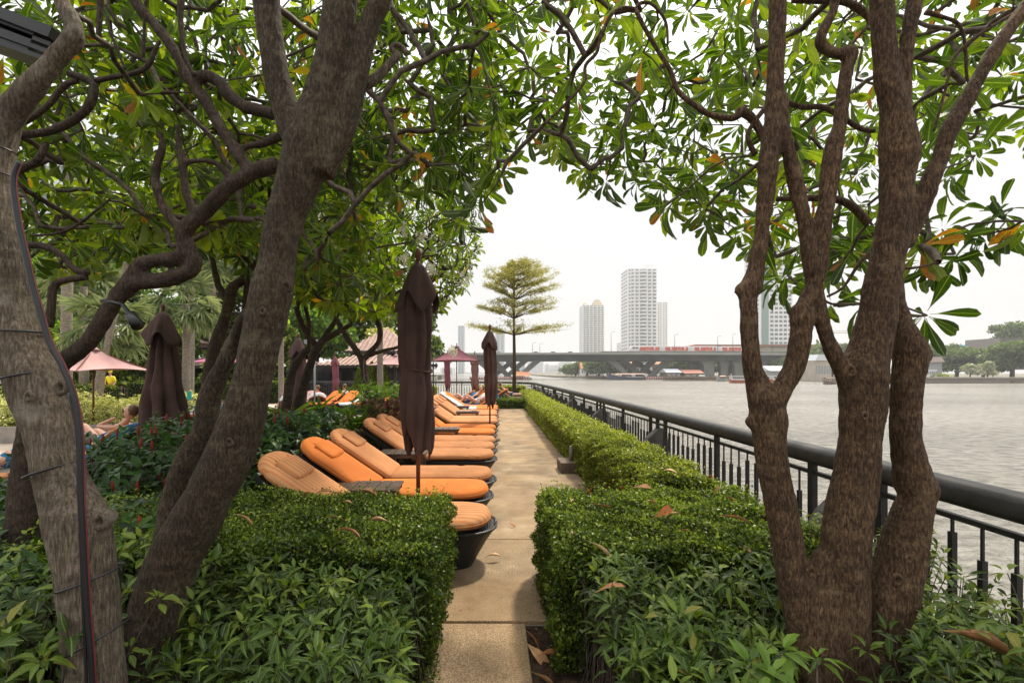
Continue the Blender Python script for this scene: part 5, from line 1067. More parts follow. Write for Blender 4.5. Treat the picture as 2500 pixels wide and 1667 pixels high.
# background garden trees on the left
G3 = 'garden trees behind the pool'
for a in [(-60,420,44,420,'broad leafy tree at the far left behind the hotel'),(90,560,38,300,'bright green garden tree behind the crooked limb'),(330,470,46,380,'tall garden tree above the fan palms'),(560,560,40,300,'garden tree behind the leaning trunk'),(720,620,42,260,'yellow-green garden tree left of the pavilion'),(860,600,50,260,'garden tree rising behind the tiled roof'),(640,760,34,140,'low garden tree between trunks on the lawn'),(1000,700,55,160,'garden tree right of the tiled roof'),(380,800,34,170,'dark understorey tree behind the left closed umbrella'),(240,840,30,150,'dark broadleaf bush behind the lifeguard'),(60,800,30,200,'dark broadleaf bush behind the duranta planter'),(930,790,44,70,'golden shrub on the pavilion roof line'),(560,860,30,110,'dark bush before the left pavilion wing'),(470,690,50,260,'tall broad tree closing the garden behind the pavilion wing'),(770,720,56,200,'bright tree showing above the lower tiled roof'),(60,760,36,260,'bright shrubby tree left of the ringed palm trunk')]:
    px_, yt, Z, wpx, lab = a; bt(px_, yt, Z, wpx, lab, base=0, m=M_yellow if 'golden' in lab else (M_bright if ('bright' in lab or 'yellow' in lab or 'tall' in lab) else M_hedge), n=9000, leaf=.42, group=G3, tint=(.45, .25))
# ------------------------------------------------------------------ sun loungers
def stripes(name, ca, cb, freq, duty=.5):
    g = NG(name); t = g.a('ShaderNodeTexCoord'); sp = g.a('ShaderNodeSeparateXYZ', {0: t.outputs['Object']})
    m1 = g.a('ShaderNodeMath', {0: sp.outputs[1], 1: freq}, operation='MULTIPLY'); m2 = g.a('ShaderNodeMath', {0: m1.outputs[0]}, operation='FRACT')
    c = g.ramp(m2.outputs[0], [(0.0, ca), (duty-.06, ca), (duty, cb), (.94, cb), (1.0, ca)]); nz = g.a('ShaderNodeTexNoise', {0: t.outputs['Object'], 'Scale': 2.5, 'Detail': 5.0}); oi = g.a('ShaderNodeObjectInfo'); rv = g.a('ShaderNodeMapRange', {0: oi.outputs['Random'], 3: .84, 4: 1.12}); mr0 = g.a('ShaderNodeMapRange', {0: nz.outputs[0], 1: .3, 2: .7, 3: .80, 4: 1.1}); mr_ = g.a('ShaderNodeMath', {0: mr0.outputs[0], 1: rv.outputs[0]}, operation='MULTIPLY')
    ml = g.a('ShaderNodeVectorMath', {0: c, 'Scale': mr_.outputs[0]}, operation='SCALE'); g.l(ml.outputs[0], g.b.inputs['Base Color']); g.b.inputs['Roughness'].default_value = .85; g.b.inputs['Specular IOR Level'].default_value = .15
    n2 = g.a('ShaderNodeTexNoise', {0: t.outputs['Object'], 'Scale': 7.0, 'Detail': 3.0}); n3 = g.a('ShaderNodeTexNoise', {0: t.outputs['Object'], 'Scale': 300.0}); ad = g.a('ShaderNodeMath', {0: n3.outputs[0], 1: .06, 2: n2.outputs[0]}, operation='MULTIPLY_ADD')
    bp = g.a('ShaderNodeBump', {'Height': ad.outputs[0], 'Strength': .6, 'Distance': .022}); g.l(bp.outputs[0], g.b.inputs['Normal']); return g.m
M_sol = stripes('orange_cushion', (0.62, 0.185, 0.040), (0.62, 0.185, 0.040), 1)
M_st1 = stripes('wide_striped_cushion', (0.60, 0.31, 0.14), (0.56, 0.215, 0.085), 17, .55)
M_st2 = stripes('fine_striped_cushion', (0.58, 0.27, 0.115), (0.44, 0.165, 0.07), 30, .66)
M_pip = mat('orange_piping', (0.55, 0.20, 0.06), .8, .2)
g = NG('dark_wicker'); t = g.a('ShaderNodeTexCoord'); sp = g.a('ShaderNodeSeparateXYZ', {0: t.outputs['Object']})
mpw = g.a('ShaderNodeMapping', {0: t.outputs['Object'], 'Scale': (1, 1, 1), 'Rotation': (0, R(38), 0)}); wv = g.a('ShaderNodeTexWave', {0: mpw.outputs[0], 'Scale': 26.0, 'Distortion': 1.2, 'Detail': 2.0, 'Detail Scale': 3.0}, bands_direction='X'); 
w2 = g.a('ShaderNodeTexWave', {0: t.outputs['Object'], 'Scale': 34.0, 'Distortion': .4}, bands_direction='Z'); ml = g.a('ShaderNodeMath', {0: wv.outputs[0], 1: w2.outputs[0]}, operation='MULTIPLY')
c = g.ramp(ml.outputs[0], [(0, (0.003, 0.002, 0.002)), (.5, (0.012, 0.008, 0.006)), (1, (0.035, 0.025, 0.018))]); g.l(c, g.b.inputs['Base Color']); g.b.inputs['Roughness'].default_value = .38
bp = g.a('ShaderNodeBump', {'Height': ml.outputs[0], 'Strength': .9, 'Distance': .008}); g.l(bp.outputs[0], g.b.inputs['Normal']); M_wicker = g.m
def cushion(L, W_, T, rf, rb, nx=26, ny=20, sag=.0, crease=()):
    """rounded cushion from x=0 (foot end) to x=-L, centred on y=0, bottom at z=0"""
    mb = MB(); secs = []
    us = [0.5-.5*math.cos(math.pi*i/nx) for i in range(nx+1)]
    for u in us:
        x = -L*u; df, db = L*u, L*(1-u); wv_ = 1
        if df < rf: wv_ *= math.sqrt(max(0, 1-(1-df/rf)**2.3))
        if db < rb: wv_ *= math.sqrt(max(0, 1-(1-db/rb)**2.3))
        e_ = min(1, min(df, db)/(T*.6)); th = T*math.sqrt(max(.0, 1-(1-e_)**2)); hw = max(.004, W_/2*(wv_*.97+.03*e_)); th = max(.004, th)
        cr_ = sum(math.exp(-((u-c)/.012)**2) for c in crease); th *= 1-.22*cr_; hw *= 1-.03*cr_
        ring = []
        for k in range(ny):
            a = 2*math.pi*k/ny; ca, sa = math.cos(a), math.sin(a); ex = 2/3.0; yy = hw*math.copysign(abs(ca)**ex, ca); zz = T/2+th/2*math.copysign(abs(sa)**.8, sa)
            if sa > 0: zz += .012*math.cos(yy/max(hw, .01)*1.5)*e_
            ring.append((x, yy, zz-sag*math.sin(math.pi*u)))
        secs.append(ring)
    v = [p for s in secs for p in s]; f = [(i*ny+k, (i+1)*ny+k, (i+1)*ny+(k+1)%ny, i*ny+(k+1)%ny) for i in range(nx) for k in range(ny)]; f += [tuple(range(ny)), tuple(nx*ny+k for k in range(ny))[::-1]]
    mb.add(v, f, True)
    pip = MB(); pts = [s[0] for s in secs]+[s[ny//2] for s in reversed(secs)]; pip.tube([Vector((p[0], p[1], T*.5)) for p in pts], .0045, 5)
    return mb, pip
def lounger(kind, label):
    m = {'solid': M_sol, 'wide': M_st1, 'fine': M_st2, 'towel': M_sol}[kind]
    o = empty('sun_lounger', (0, 0, 0), label, 'sun lounger', 'orange sun loungers along the path')
    # wicker tub base
    mb = MB(); nb = 28; rings = []
    for (z, s_, e_) in ((0.0, .62, .20), (.10, .72, .145), (.22, .86, .075), (.30, .97, .02), (.335, 1.02, -.005), (.345, .98, .01), (.335, .90, .05)):
        ring = []
        for k in range(nb):
            a = 2*math.pi*k/nb; ca, sa = math.cos(a), math.sin(a); x = -.60+.645*math.copysign(abs(ca)**.62, ca)*(1 if ca < 0 else 1)-(e_ if ca > 0 else -e_)*abs(ca); y = .365*math.copysign(abs(sa)**.8, sa)*s_ ; ring.append((x, y, z))
        rings.append(ring)
    mb.add([p for r_ in rings for p in r_], [(i*nb+k, i*nb+(k+1)%nb, (i+1)*nb+(k+1)%nb, (i+1)*nb+k) for i in range(len(rings)-1) for k in range(nb)]+[tuple(range((len(rings)-1)*nb, len(rings)*nb))], True)
    fix_normals(link('wicker_base', mb.mesh('wicker_base'), o, M_wicker))
    mb = MB(); mb.tube([(p[0], p[1], .34) for p in rings[4]]+[(rings[4][0][0], rings[4][0][1], .34)], .014, 6); link('woven_rim', mb.mesh('woven_rim'), o, M_wicker)
    ang = R(34)
    c_, p_ = cushion(1.27, .71, .125, .33, .05, crease=(.33, .66) if kind == 'fine' else ()); s_ = link('seat_cushion', c_.mesh('seat_cushion'), o, m, (0.0, 0, .345)); link('piping', p_.mesh('piping'), s_, M_pip)
    c_, p_ = cushion(.98, .71, .125, .05, .30, crease=(.84,)); b_ = link('back_cushion', c_.mesh('back_cushion'), o, m, (-1.25, 0, .35), (0, ang, 0)); link('piping', p_.mesh('piping'), b_, M_pip)
    c_, p_ = cushion(.27, .42, .062, .035, .035, 16, 20); pl_ = link('pillow', c_.mesh('pillow'), b_, m, (-.56, 0, .100)); 
    mb = MB(); [(mb.bar((-.80, s_y, .136), (-.90, s_y, .128), .016, .005), mb.bar((-.90, s_y, .128), (-.965, s_y, .085), .016, .005)) for s_y in (-.13, .13)]; link('pillow_strap', mb.mesh('pillow_strap'), b_, m)
    mb = MB(); mb.box((-.42, 0, -.022), (.80, .54, .03)); [mb.box((-.42, y, -.03), (.84, .035, .05)) for y in (-.27, .27)]; mb.box((-.84, 0, -.03), (.035, .54, .05)); bf = link('backrest_frame', mb.mesh('backrest_frame'), o, M_black, (-1.25, 0, .35), (0, ang, 0))
    mb = MB(); mb.bar((-1.2, -.3, .30), (-1.85, -.3, .30), .035, .05); mb.bar((-1.2, .3, .30), (-1.85, .3, .30), .035, .05); mb.bar((-1.85, -.3, .3), (-1.85, .3, .3), .035, .05); mb.bar((-1.55, -.25, .31), (-1.72, -.25, .62), .02, .02); mb.bar((-1.55, .25, .31), (-1.72, .25, .62), .02, .02); link('rear_frame', mb.mesh('rear_frame'), o, M_black)
    for y in (-.29, .29): mb = MB(); mb.box((-1.8, y, .15), (.04, .04, .3)); link('leg', mb.mesh('leg'), o, M_black)
    if kind == 'towel':
        mb = MB(); n = 20
        for sgn in (0,):
            pts = []
            for i in range(n+1):
                u = i/n
                if u < .5: x = -.75-(.5)*(u/.5); z = .465+.006*math.sin(u*40)
                else: t_ = (u-.5)/.5*.95; x = -1.25-t_*math.cos(ang)+.13*math.sin(ang); z = .35+t_*math.sin(ang)+.145*math.cos(ang)+.006*math.sin(u*40)
                pts.append((x, z))
            ys_ = np.linspace(-.36, .36, 9); v = [(x, y, z+.004*math.sin(y*30)-(.05 if abs(y) > .34 else 0)) for x, z in pts for y in ys_]; f = [(i*9+k, (i+1)*9+k, (i+1)*9+k+1, i*9+k+1) for i in range(n) for k in range(8)]; mb.add(v, f, True)
        tw = link('towel', mb.mesh('towel'), o, M_white); md = tw.modifiers.new('thick', 'SOLIDIFY'); md.thickness = .012
    return o
kinds = {k: lounger(k, k) for k in ('solid', 'wide', 'fine', 'towel')}
row = [(4.36,'wide','striped lounger closest to the camera, half hidden by the near hedge'),(5.36,'solid','plain orange lounger closest to the camera'),(6.16,'fine','finely striped lounger just behind the nearest plain orange one'),(7.62,'fine','striped lounger just beyond the second dark side table'),(8.42,'fine','striped lounger second beyond the second dark side table'),(9.2,'fine','striped lounger just before the table by the plain orange pair'),(10.42,'solid','nearer plain orange lounger of the middle pair'),(11.25,'solid','farther plain orange lounger of the middle pair'),(12.62,'fine','striped lounger right behind the slimmer closed umbrella pole'),(13.42,'fine','striped lounger just before the table carrying dark items'),(14.75,'fine','striped lounger just behind the table carrying dark items'),(15.6,'fine','striped lounger next to the white towelled one'),(16.9,'towel','lounger covered with a white towel'),(17.9,'solid','last lounger of the row, beyond the white towelled one')]
used = set()
for y, k, lab in row:
    x = -.055+.0165*(y-4.36)+{4.36: 0.03, 5.36: -.02}.get(y, rng.normal(0, .012)); rz = rng.normal(0, .012)
    if k not in used: used.add(k); o = kinds[k]; o.location = (x, y, 0); o.rotation_euler = (0, 0, rz); o['label'] = lab
    else: copy_thing(kinds[k], (x, y, 0), rz, lab)
# side tables
def table():
    o = empty('side_table', (0, 0, 0), '', 'side table', 'dark slatted side tables')
    for k in range(6): mb = MB(); mb.box((-.285+.5*0+.114*k, 0, .552), (.104, .42, .022)); bevel(link('slat', mb.mesh('slat'), o, M_darkwood), .003)
    mb = MB(); [mb.box((0, s*.19, .52), (.64, .03, .045)) for s in (-1, 1)]; [mb.box((s*.30, 0, .52), (.03, .36, .045)) for s in (-1, 1)]; link('frame', mb.mesh('frame'), o, M_darkwood)
    for a in (-1, 1):
        for b in (-1, 1): mb = MB(); mb.box((a*.27, b*.17, .26), (.045, .045, .52)); link('leg', mb.mesh('leg'), o, M_darkwood)
    return o
T0 = table(); tabs = [(P(895,0,4.86).x, 4.86, 'dark side table corner poking above the near hedge'), (P(985,0,6.92).x, 6.92, 'dark slatted side table crossed by the large umbrella pole'), (P(1082,0,9.82).x, 9.82, 'dark side table before the plain orange pair'), (P(1142,0,14.05).x, 14.05, 'dark side table with small dark items on it'), (P(1122,0,16.25).x, 16.25, 'small side table beside the white towelled lounger')]
for i, (x, y, l) in enumerate(tabs):
    if i == 0: T0.location = (x, y, 0); T0['label'] = l
    else: copy_thing(T0, (x, y, 0), 0, l)
o = empty('phone', (P(1158,0,14.05).x, 14.05, .563), 'small dark phone lying on the far side table', 'phone'); mb = MB(); mb.box((0,0,.006), (.15, .075, .012)); link('body', mb.mesh('body'), o, M_black); mb = MB(); mb.box((0,0,.0135), (.13, .065, .002)); link('screen', mb.mesh('screen'), o, M_tg)
# umbrellas
def closed_umbrella(x, y, label, *, prof=None, fk=1.0, flap=1.0, top=2.78, hem=.95, s=1.0, m=M_brown_cloth, seed=0, tie=.42, group='closed brown umbrellas', name='closed_umbrella', tiny=False):
    o = empty(name, (x, y, 0), label, 'umbrella', group); rr = random.Random(seed); NA, NZ = (64, 46) if not tiny else (32, 20)
    mb = MB(); mb.tube([(0,0,0), (0,0,top+.05)], .021, 12); link('pole', mb.mesh('pole'), o, M_pole)
    mb = MB(); mb.lathe([(.012, 0), (.03, .01), (.026, .03), (.038, .06), (.034, .09), (.018, .12), (.004, .145)], (0,0,top+.03), 12); link('finial', mb.mesh('finial'), o, M_pole)
    mb = MB(); mb.lathe([(.26, 0), (.26, .05), (.06, .07), (.045, .25), (.001, .25)], n=20); link('foot', mb.mesh('foot'), o, M_stone)
    ph = [rr.uniform(0, 6.28) for _ in range(6)]; H_ = top-hem
    def rad(u, a):         # u: 0 top .. 1 hem
        b = np.interp(u, [0, .05, .16, .3, .45, .54, .585, .62, .72, .84, .93, 1.0], prof or [.028, .080, .140, .168, .178, .165, .140, .148, .180, .172, .155, .140])*s
        fold = abs(math.sin(4*a+ph[0]+.9*math.sin(u*3.1+ph[1])))**.7; f2 = math.sin(11*a+ph[2]+u*2.2)
        am = np.interp(u, [0, .1, .3, .55, .6, .8, 1], [.06, .26, .34, .28, .18, .36, .44])*fk; r_ = b*(1-am*(1-fold)+.045*f2)
        r_ *= 1+.10*math.sin(a+ph[3]+u*2.5)+.05*math.sin(u*17+a*2+ph[4])
        return r_
    v = []
    for i in range(NZ+1):
        for k in range(NA):
            u = i/NZ; a = 2*math.pi*k/NA; twist = .35*math.sin(u*2.4+ph[5]); hemoff = 0
            if u > .78: hemoff = fk*((u-.78)/.22)**1.2*(.085*math.cos(4*a+ph[0])+.10*math.sin(2*a+ph[3])+.03*math.sin(9*a))
            r_ = rad(u, a); v.append((r_*math.cos(a+twist)+.018*math.sin(u*4+ph[1]), r_*math.sin(a+twist), top-H_*u-hemoff*s))
    mb = MB(); mb.add(v, [(i*NA+k, (i+1)*NA+k, (i+1)*NA+(k+1)%NA, i*NA+(k+1)%NA) for i in range(NZ) for k in range(NA)], True); cp = link('canopy', mb.mesh('canopy'), o, m)
    cp.modifiers.new('thick', 'SOLIDIFY').thickness = .004
    v = []; NV = 12
    for i in range(NV+1):
        for k in range(NA):
            u = i/NV; a = 2*math.pi*k/NA; pt = abs(math.cos(2*a+ph[2]))**1.3
            r_ = np.interp(u, [0, .15, .5, .8, 1], [.028, .07, .125, .170, .198])*s*flap*(1+.14*math.sin(5*a+ph[1])*u+.08*math.cos(9*a)*u); dz = .30*u+.20*pt*u*u
            v.append((r_*math.cos(a), r_*math.sin(a), top+.015-dz*s))
    mb = MB(); mb.add(v, [(i*NA+k, (i+1)*NA+k, (i+1)*NA+(k+1)%NA, i*NA+(k+1)%NA) for i in range(NV) for k in range(NA)], True); vc = link('top_flap', mb.mesh('top_flap'), o, m); vc.modifiers.new('thick', 'SOLIDIFY').thickness = .004
    if not tie: return o
    zt_ = top-H_*.585; mb = MB(); NT = 40; mb.tube([(rad(.585, 2*math.pi*k/NT)*1.05*math.cos(2*math.pi*k/NT+.3)+.012, rad(.585, 2*math.pi*k/NT)*1.05*math.sin(2*math.pi*k/NT+.3), zt_+.012*math.sin(2*math.pi*k/NT*2)) for k in range(NT+1)], .011, 6); link('tie_strap', mb.mesh('tie_strap'), o, m)
    return o
def px_at(px_, Z): return P(px_, 0, Z).x
closed_umbrella(px_at(1021, 4.86), 4.86, 'large closed dark brown umbrella standing by the nearest side table', seed=3, s=1.02)
closed_umbrella(px_at(1196, 12.0), 12.0, 'slimmer closed brown umbrella further along the lounger row', seed=5, top=2.72)
closed_umbrella(px_at(398, 8.2), 8.2, 'closed dark brown umbrella standing over the sunbathing woman', seed=9, top=2.70, hem=.62, s=1.18, fk=1.45, flap=1.15, prof=[.03, .08, .14, .18, .21, .235, .245, .255, .28, .31, .325, .33], tie=0)
closed_umbrella(px_at(1093, 25), 25, 'closed plum umbrella under the left half of the open plum parasol', seed=11, top=2.6, m=M_plum_cloth, tiny=True, hem=.85, s=.95)
closed_umbrella(px_at(1159, 25), 25, 'closed pinkish brown umbrella beside the slimmer brown one', seed=12, top=2.6, m=mat('faded_canvas', (0.20, 0.105, 0.09), .8), tiny=True, hem=.8, s=1.15)
closed_umbrella(px_at(728, 14.5), 14.5, 'closed dark umbrella behind the leaning plumeria trunks', seed=13, top=2.7, tiny=True, s=1.3, hem=.6)
closed_umbrella(px_at(818, 25), 25, 'small closed plum umbrella in front of the dark pavilion', seed=14, top=2.5, m=M_plum_cloth, tiny=True, hem=.7)
def open_parasol(x, y, label, half, ze, za, m, rz=.3, lean=0, name='open_parasol', sag=.10):
    o = empty(name, (x, y, 0), label, 'parasol'); o.rotation_euler = (0, 0, rz); n = 14; mb = MB()
    for s_ in range(4):
        a0, a1 = s_*math.pi/2, (s_+1)*math.pi/2; c0 = Vector((math.cos(a0), math.sin(a0), 0))*half*1.41; c1 = Vector((math.cos(a1), math.sin(a1), 0))*half*1.41; v = []
        for i in range(n+1):
            t_ = i/n
            for k in range(n+1):
                q = k/n; p = (c0*(1-q)+c1*q)*t_; z = za-(za-ze)*t_**1.0-sag*math.sin(math.pi*t_)*(.4+math.sin(math.pi*q))+.5*sag*math.sin(math.pi*q)*t_**3; p = p*(1-.06*math.sin(math.pi*q)*t_**2); v.append((p.x+lean*(z-ze)*.0, p.y, z))
        mb.add(v, [(i*(n+1)+k, (i+1)*(n+1)+k, (i+1)*(n+1)+k+1, i*(n+1)+k+1) for i in range(n) for k in range(n)], True)
    cp = link('canopy', mb.mesh('canopy'), o, m); cp.modifiers.new('thick', 'SOLIDIFY').thickness = .006
    mb = MB(); mb.lathe([(half*.16, -.06), (half*.08, .0), (.02, .05), (.02, .09), (.03, .12), (.005, .15)], (0,0,za), 8); link('vent_cap', mb.mesh('vent_cap'), o, m)
    mb = MB(); mb.tube([(0,0,0), (0,0,za)], .024, 10); link('pole', mb.mesh('pole'), o, M_pole)
    for k in range(4): mb = MB(); a = k*math.pi/2; mb.bar((0, 0, za-.06), (math.cos(a)*half*1.38, math.sin(a)*half*1.38, ze-.0), .02, .025); link('rib', mb.mesh('rib'), o, M_pole)
    mb = MB(); mb.lathe([(.28, 0), (.28, .06), (.05, .08), (.04, .3), (.001, .3)], n=16); link('foot', mb.mesh('foot'), o, M_stone); return o
open_parasol(px_at(1115, 22), 22, 'open plum-coloured parasol over the far loungers', 1.0, 2.18, 2.86, M_plum_cloth, .75)
open_parasol(px_at(228, 12.4), 12.4, 'open dusty pink parasol at the left above the planter', .95, 1.72, 2.32, M_pink_cloth, .45, sag=.14)
open_parasol(px_at(967, 26), 26, 'pale pink open parasol before the pavilion', 1.15, 2.05, 2.62, M_pink_cloth, .6)
open_parasol(px_at(540, 27), 27, 'bright plum parasol sliver behind the leaning trunk', 1.3, 2.2, 2.7, mat('magenta_canvas', (0.42, 0.12, 0.22), .8), .4)
# parasol base block in the hedge
o = empty('parasol_base', P(1398, 1140, 8.0), 'flat stone parasol base with short post against the hedge', 'parasol base'); o.location = ((1397-CX)*8.35/F, 8.35, 0)
mb = MB(); mb.box((.02, 0, .09), (.50, .50, .18)); bevel(link('block', mb.mesh('block'), o, M_stone), .012, 2); mb = MB(); mb.lathe([(.035, .18), (.035, .42), (.028, .43), (.001, .43)], (-.02, -.02, 0), 12); link('post', mb.mesh('post'), o, M_conc)

# ------------------------------------------------------------------ people
def body(joints, edges, rads, mat_, parent, sub=2, name='body'):
    me = bpy.data.meshes.new(name); names = list(joints); me.from_pydata([joints[n_] for n_ in names], [(names.index(a), names.index(b)) for a, b in edges], []); o = link(name, me, parent, mat_)
    bm = bmesh.new(); bm.from_mesh(me); lay = bm.verts.layers.skin.verify()
    for v, n_ in zip(bm.verts, names): r_ = rads[n_]; v[lay].radius = (r_, r_*.9) if not hasattr(r_, '__len__') else r_; v[lay].use_root = (n_ == 'pelvis')
    bm.to_mesh(me); bm.free(); md = o.modifiers.new('skin', 'SKIN'); md.use_smooth_shade = True; o.modifiers.new('sub', 'SUBSURF').levels = sub; o.modifiers['sub'].render_levels = sub; return o
E_ = [('pelvis','waist'),('waist','chest'),('chest','neck'),('neck','head'),('chest','shL'),('shL','elL'),('elL','haL'),('chest','shR'),('shR','elR'),('elR','haR'),('pelvis','hipL'),('hipL','knL'),('knL','anL'),('anL','toL'),('pelvis','hipR'),('hipR','knR'),('knR','anR'),('anR','toR')]
RD = dict(pelvis=(.13,.10), waist=(.11,.085), chest=(.13,.10), neck=.045, head=.04, shL=.05, elL=.036, haL=.026, shR=.05, elR=.036, haR=.026, hipL=.085, knL=.055, anL=.036, toL=.028, hipR=.085, knR=.055, anR=.036, toR=.028)
def head(c, face, up, parent, hair=M_hair, r_=.10, glasses=False, hat=None):
    f = Vector(face).normalized(); u = Vector(up); u = (u-f*u.dot(f)).normalized(); s_ = u.cross(f); M = Matrix((s_, f, u)).transposed()
    def ell(name, off, d, m, n=14):
        mb = MB(); pr = [(max(.001, math.sin(math.pi*i/8)), -math.cos(math.pi*i/8)) for i in range(9)]; mb.lathe(pr, n=n); ob = link(name, mb.mesh(name), parent, m); T_ = (Matrix.Translation(Vector(c)+M@Vector(off))@M.to_4x4()@Matrix.Diagonal((*d, 1))); ob.matrix_local = T_; return ob
    ell('head', (0,0,0), (r_*.76, r_*.92, r_*1.15), M_skin); ell('nose', (0, r_*.93, -r_*.10), (r_*.13, r_*.16, r_*.22), M_skin, 8); ell('mouth', (0, r_*.84, -r_*.50), (r_*.26, r_*.08, r_*.07), mat('lips', (0.35, 0.10, 0.08), .5), 8)
    for q in (-1, 1): ell('ear', (q*r_*.78, 0, -r_*.05), (r_*.10, r_*.18, r_*.26), M_skin, 8)
    if glasses:
        for q in (-1, 1): ell('sunglasses', (q*r_*.32, r_*.84, r_*.12), (r_*.30, r_*.12, r_*.20), M_black, 8)
    else:
        for q in (-1, 1): ell('eye', (q*r_*.32, r_*.80, r_*.10), (r_*.12, r_*.08, r_*.08), M_black, 8)
    if hat:
        ell('cap', (0, 0, r_*.45), (r_*.95, r_*1.08, r_*.85), hat); ell('brim', (0, r_*.5, r_*.42), (r_*1.25, r_*1.5, r_*.10), hat)
    else: ell('hair', (0, -r_*.34, r_*.26), (r_*.84, r_*.86, r_*1.02), hair)
def recliner(x, y, rz, label, skinned=True, towel=M_blue, glasses=False, knees=True, cushion_m=M_st1, lab2=None, clothes=None):
    """a dark lounger seen from the side with somebody lying on it: head towards +x"""
    lo = empty('sun_lounger', (x, y, 0), lab2 or ('lounger with striped cushion '+label), 'sun lounger', 'loungers on the pool deck', rz)
    c_, p_ = cushion(1.2, .68, .09, .25, .05, 14, 12); link('seat_cushion', c_.mesh('seat_cushion'), lo, cushion_m, (-1.05, 0, .30), (0, 0, math.pi)); c_, p_ = cushion(.85, .68, .09, .05, .2, 14, 12); link('back_cushion', c_.mesh('back_cushion'), lo, cushion_m, (.08, 0, .32), (0, R(33), math.pi))
    mb = MB(); mb.box((-.45, 0, .26), (1.25, .66, .05)); [mb.box((a, b, .13), (.05, .05, .26)) for a in (-.95, .1) for b in (-.28, .28)]; mb.bar((.05, -.3, .30), (.80, -.3, .78), .03, .05); mb.bar((.05, .3, .30), (.80, .3, .78), .03, .05); mb.bar((.5, 0, .26), (.6, 0, .6), .4, .02); link('frame', mb.mesh('frame'), lo, M_black)
    tw = MB(); pts = [(-.9, .405), (-.4, .41), (.02, .412), (.2, .50), (.45, .67), (.70, .83), (.82, .88), (.86, .70)]; ysl = [-.36, -.2, 0, .2, .36]; v = [(a, b_, c_2-(.16 if abs(b_) > .3 else 0)) for a, c_2 in pts for b_ in ysl]; tw.add(v, [(i*5+k, (i+1)*5+k, (i+1)*5+k+1, i*5+k+1) for i in range(len(pts)-1) for k in range(4)], True)
    t_ = empty('towel', (x, y, 0), 'beach towel under the person '+label, 'towel', rz=rz); tt = link('cloth', tw.mesh('cloth'), t_, towel); tt.modifiers.new('thick', 'SOLIDIFY').thickness = .02; tt.modifiers.new('sub', 'SUBSURF').levels = 1
    p = empty('person', (x, y, 0), 'person '+label, 'person', rz=rz)
    J = dict(pelvis=(-.02,0,.52), waist=(.14,0,.58), chest=(.36,0,.74), neck=(.52,0,.88), head=(.58,0,.96), shL=(.40,-.17,.78), elL=(.12,-.26,.62), haL=(-.02,-.12,.66) , shR=(.40,.17,.78), elR=(.14,.26,.62), haR=(0,.12,.66), hipL=(-.06,-.09,.52), hipR=(-.06,.09,.52), knL=(-.42,-.10,.80 if knees else .55), anL=(-.72,-.10,.46), toL=(-.86,-.10,.50), knR=(-.44,.10,.68 if knees else .54), anR=(-.82,.10,.46), toR=(-.96,.10,.52))
    if glasses: J['elL'] = (.16,-.24,.80); J['haL'] = (.40,-.10,.94); J['elR'] = (.10,.20,.78); J['haR'] = (.34,.06,.90)
    body(J, E_, RD, M_skin, p, 1); head((.60, 0, 1.03), (-.75, -.65, .1), (.2, 0, 1), p, glasses=glasses, r_=.105)
    sw = MB(); sw.tube([(-.10,0,.52), (.02,0,.54), (.10,0,.57)], [.10, .125, .11], 12); o2 = link('shorts', sw.mesh('shorts'), p, clothes or M_blue); o2.scale = (1, 1.25, 1)
    if clothes: sw = MB(); sw.tube([(.12,0,.60), (.26,0,.68), (.42,0,.80)], [.115, .13, .12], 12); o3 = link('shirt', sw.mesh('shirt'), p, clothes); o3.scale = (1, 1.25, 1)
    return p
recliner(-6.65, 8.3, R(-20), 'in sunglasses with raised knees under the left closed umbrella', glasses=True)
recliner(px_at(450, 10.8), 10.8, R(-15), 'with a green phone between the left umbrella and the trunks', clothes=M_blue)
recliner(px_at(700, 19), 19, R(-60), 'in light clothes left of the leaning plumeria trunks', clothes=M_white, towel=M_white)
recliner(px_at(775, 21), 21, R(-70), 'under a red cap near the small plum umbrella', clothes=mat('red_cloth', (0.45, 0.03, 0.04), .8), towel=M_white)
recliner(px_at(845, 23), 23, R(-80), 'with bare legs left of the white towelled pair', towel=M_white)
recliner(px_at(1140, 20.2), 20.2, R(8), 'draped in a blue towel beyond the lounger row', clothes=M_blue); recliner(px_at(1165, 19.2), 19.3, R(5), 'in white and blue beside the slimmer umbrella', clothes=M_white, cushion_m=M_sol)
recliner(px_at(1250, 25.4), 25.4, R(180), 'lying flat by the tiered tree', knees=False, towel=M_blue); recliner(px_at(15, 6.4), 6.5, R(20), 'at the far left edge on a tan towel', towel=M_conc, knees=False)
ph_ = empty('phone', P(462, 965, 10.4), 'turquoise phone held up by the second sunbather', 'phone'); mb = MB(); mb.box((0,0,0), (.09, .02, .17)); link('body', mb.mesh('body'), ph_, mat('turquoise', (0.02, 0.42, 0.36), .4))
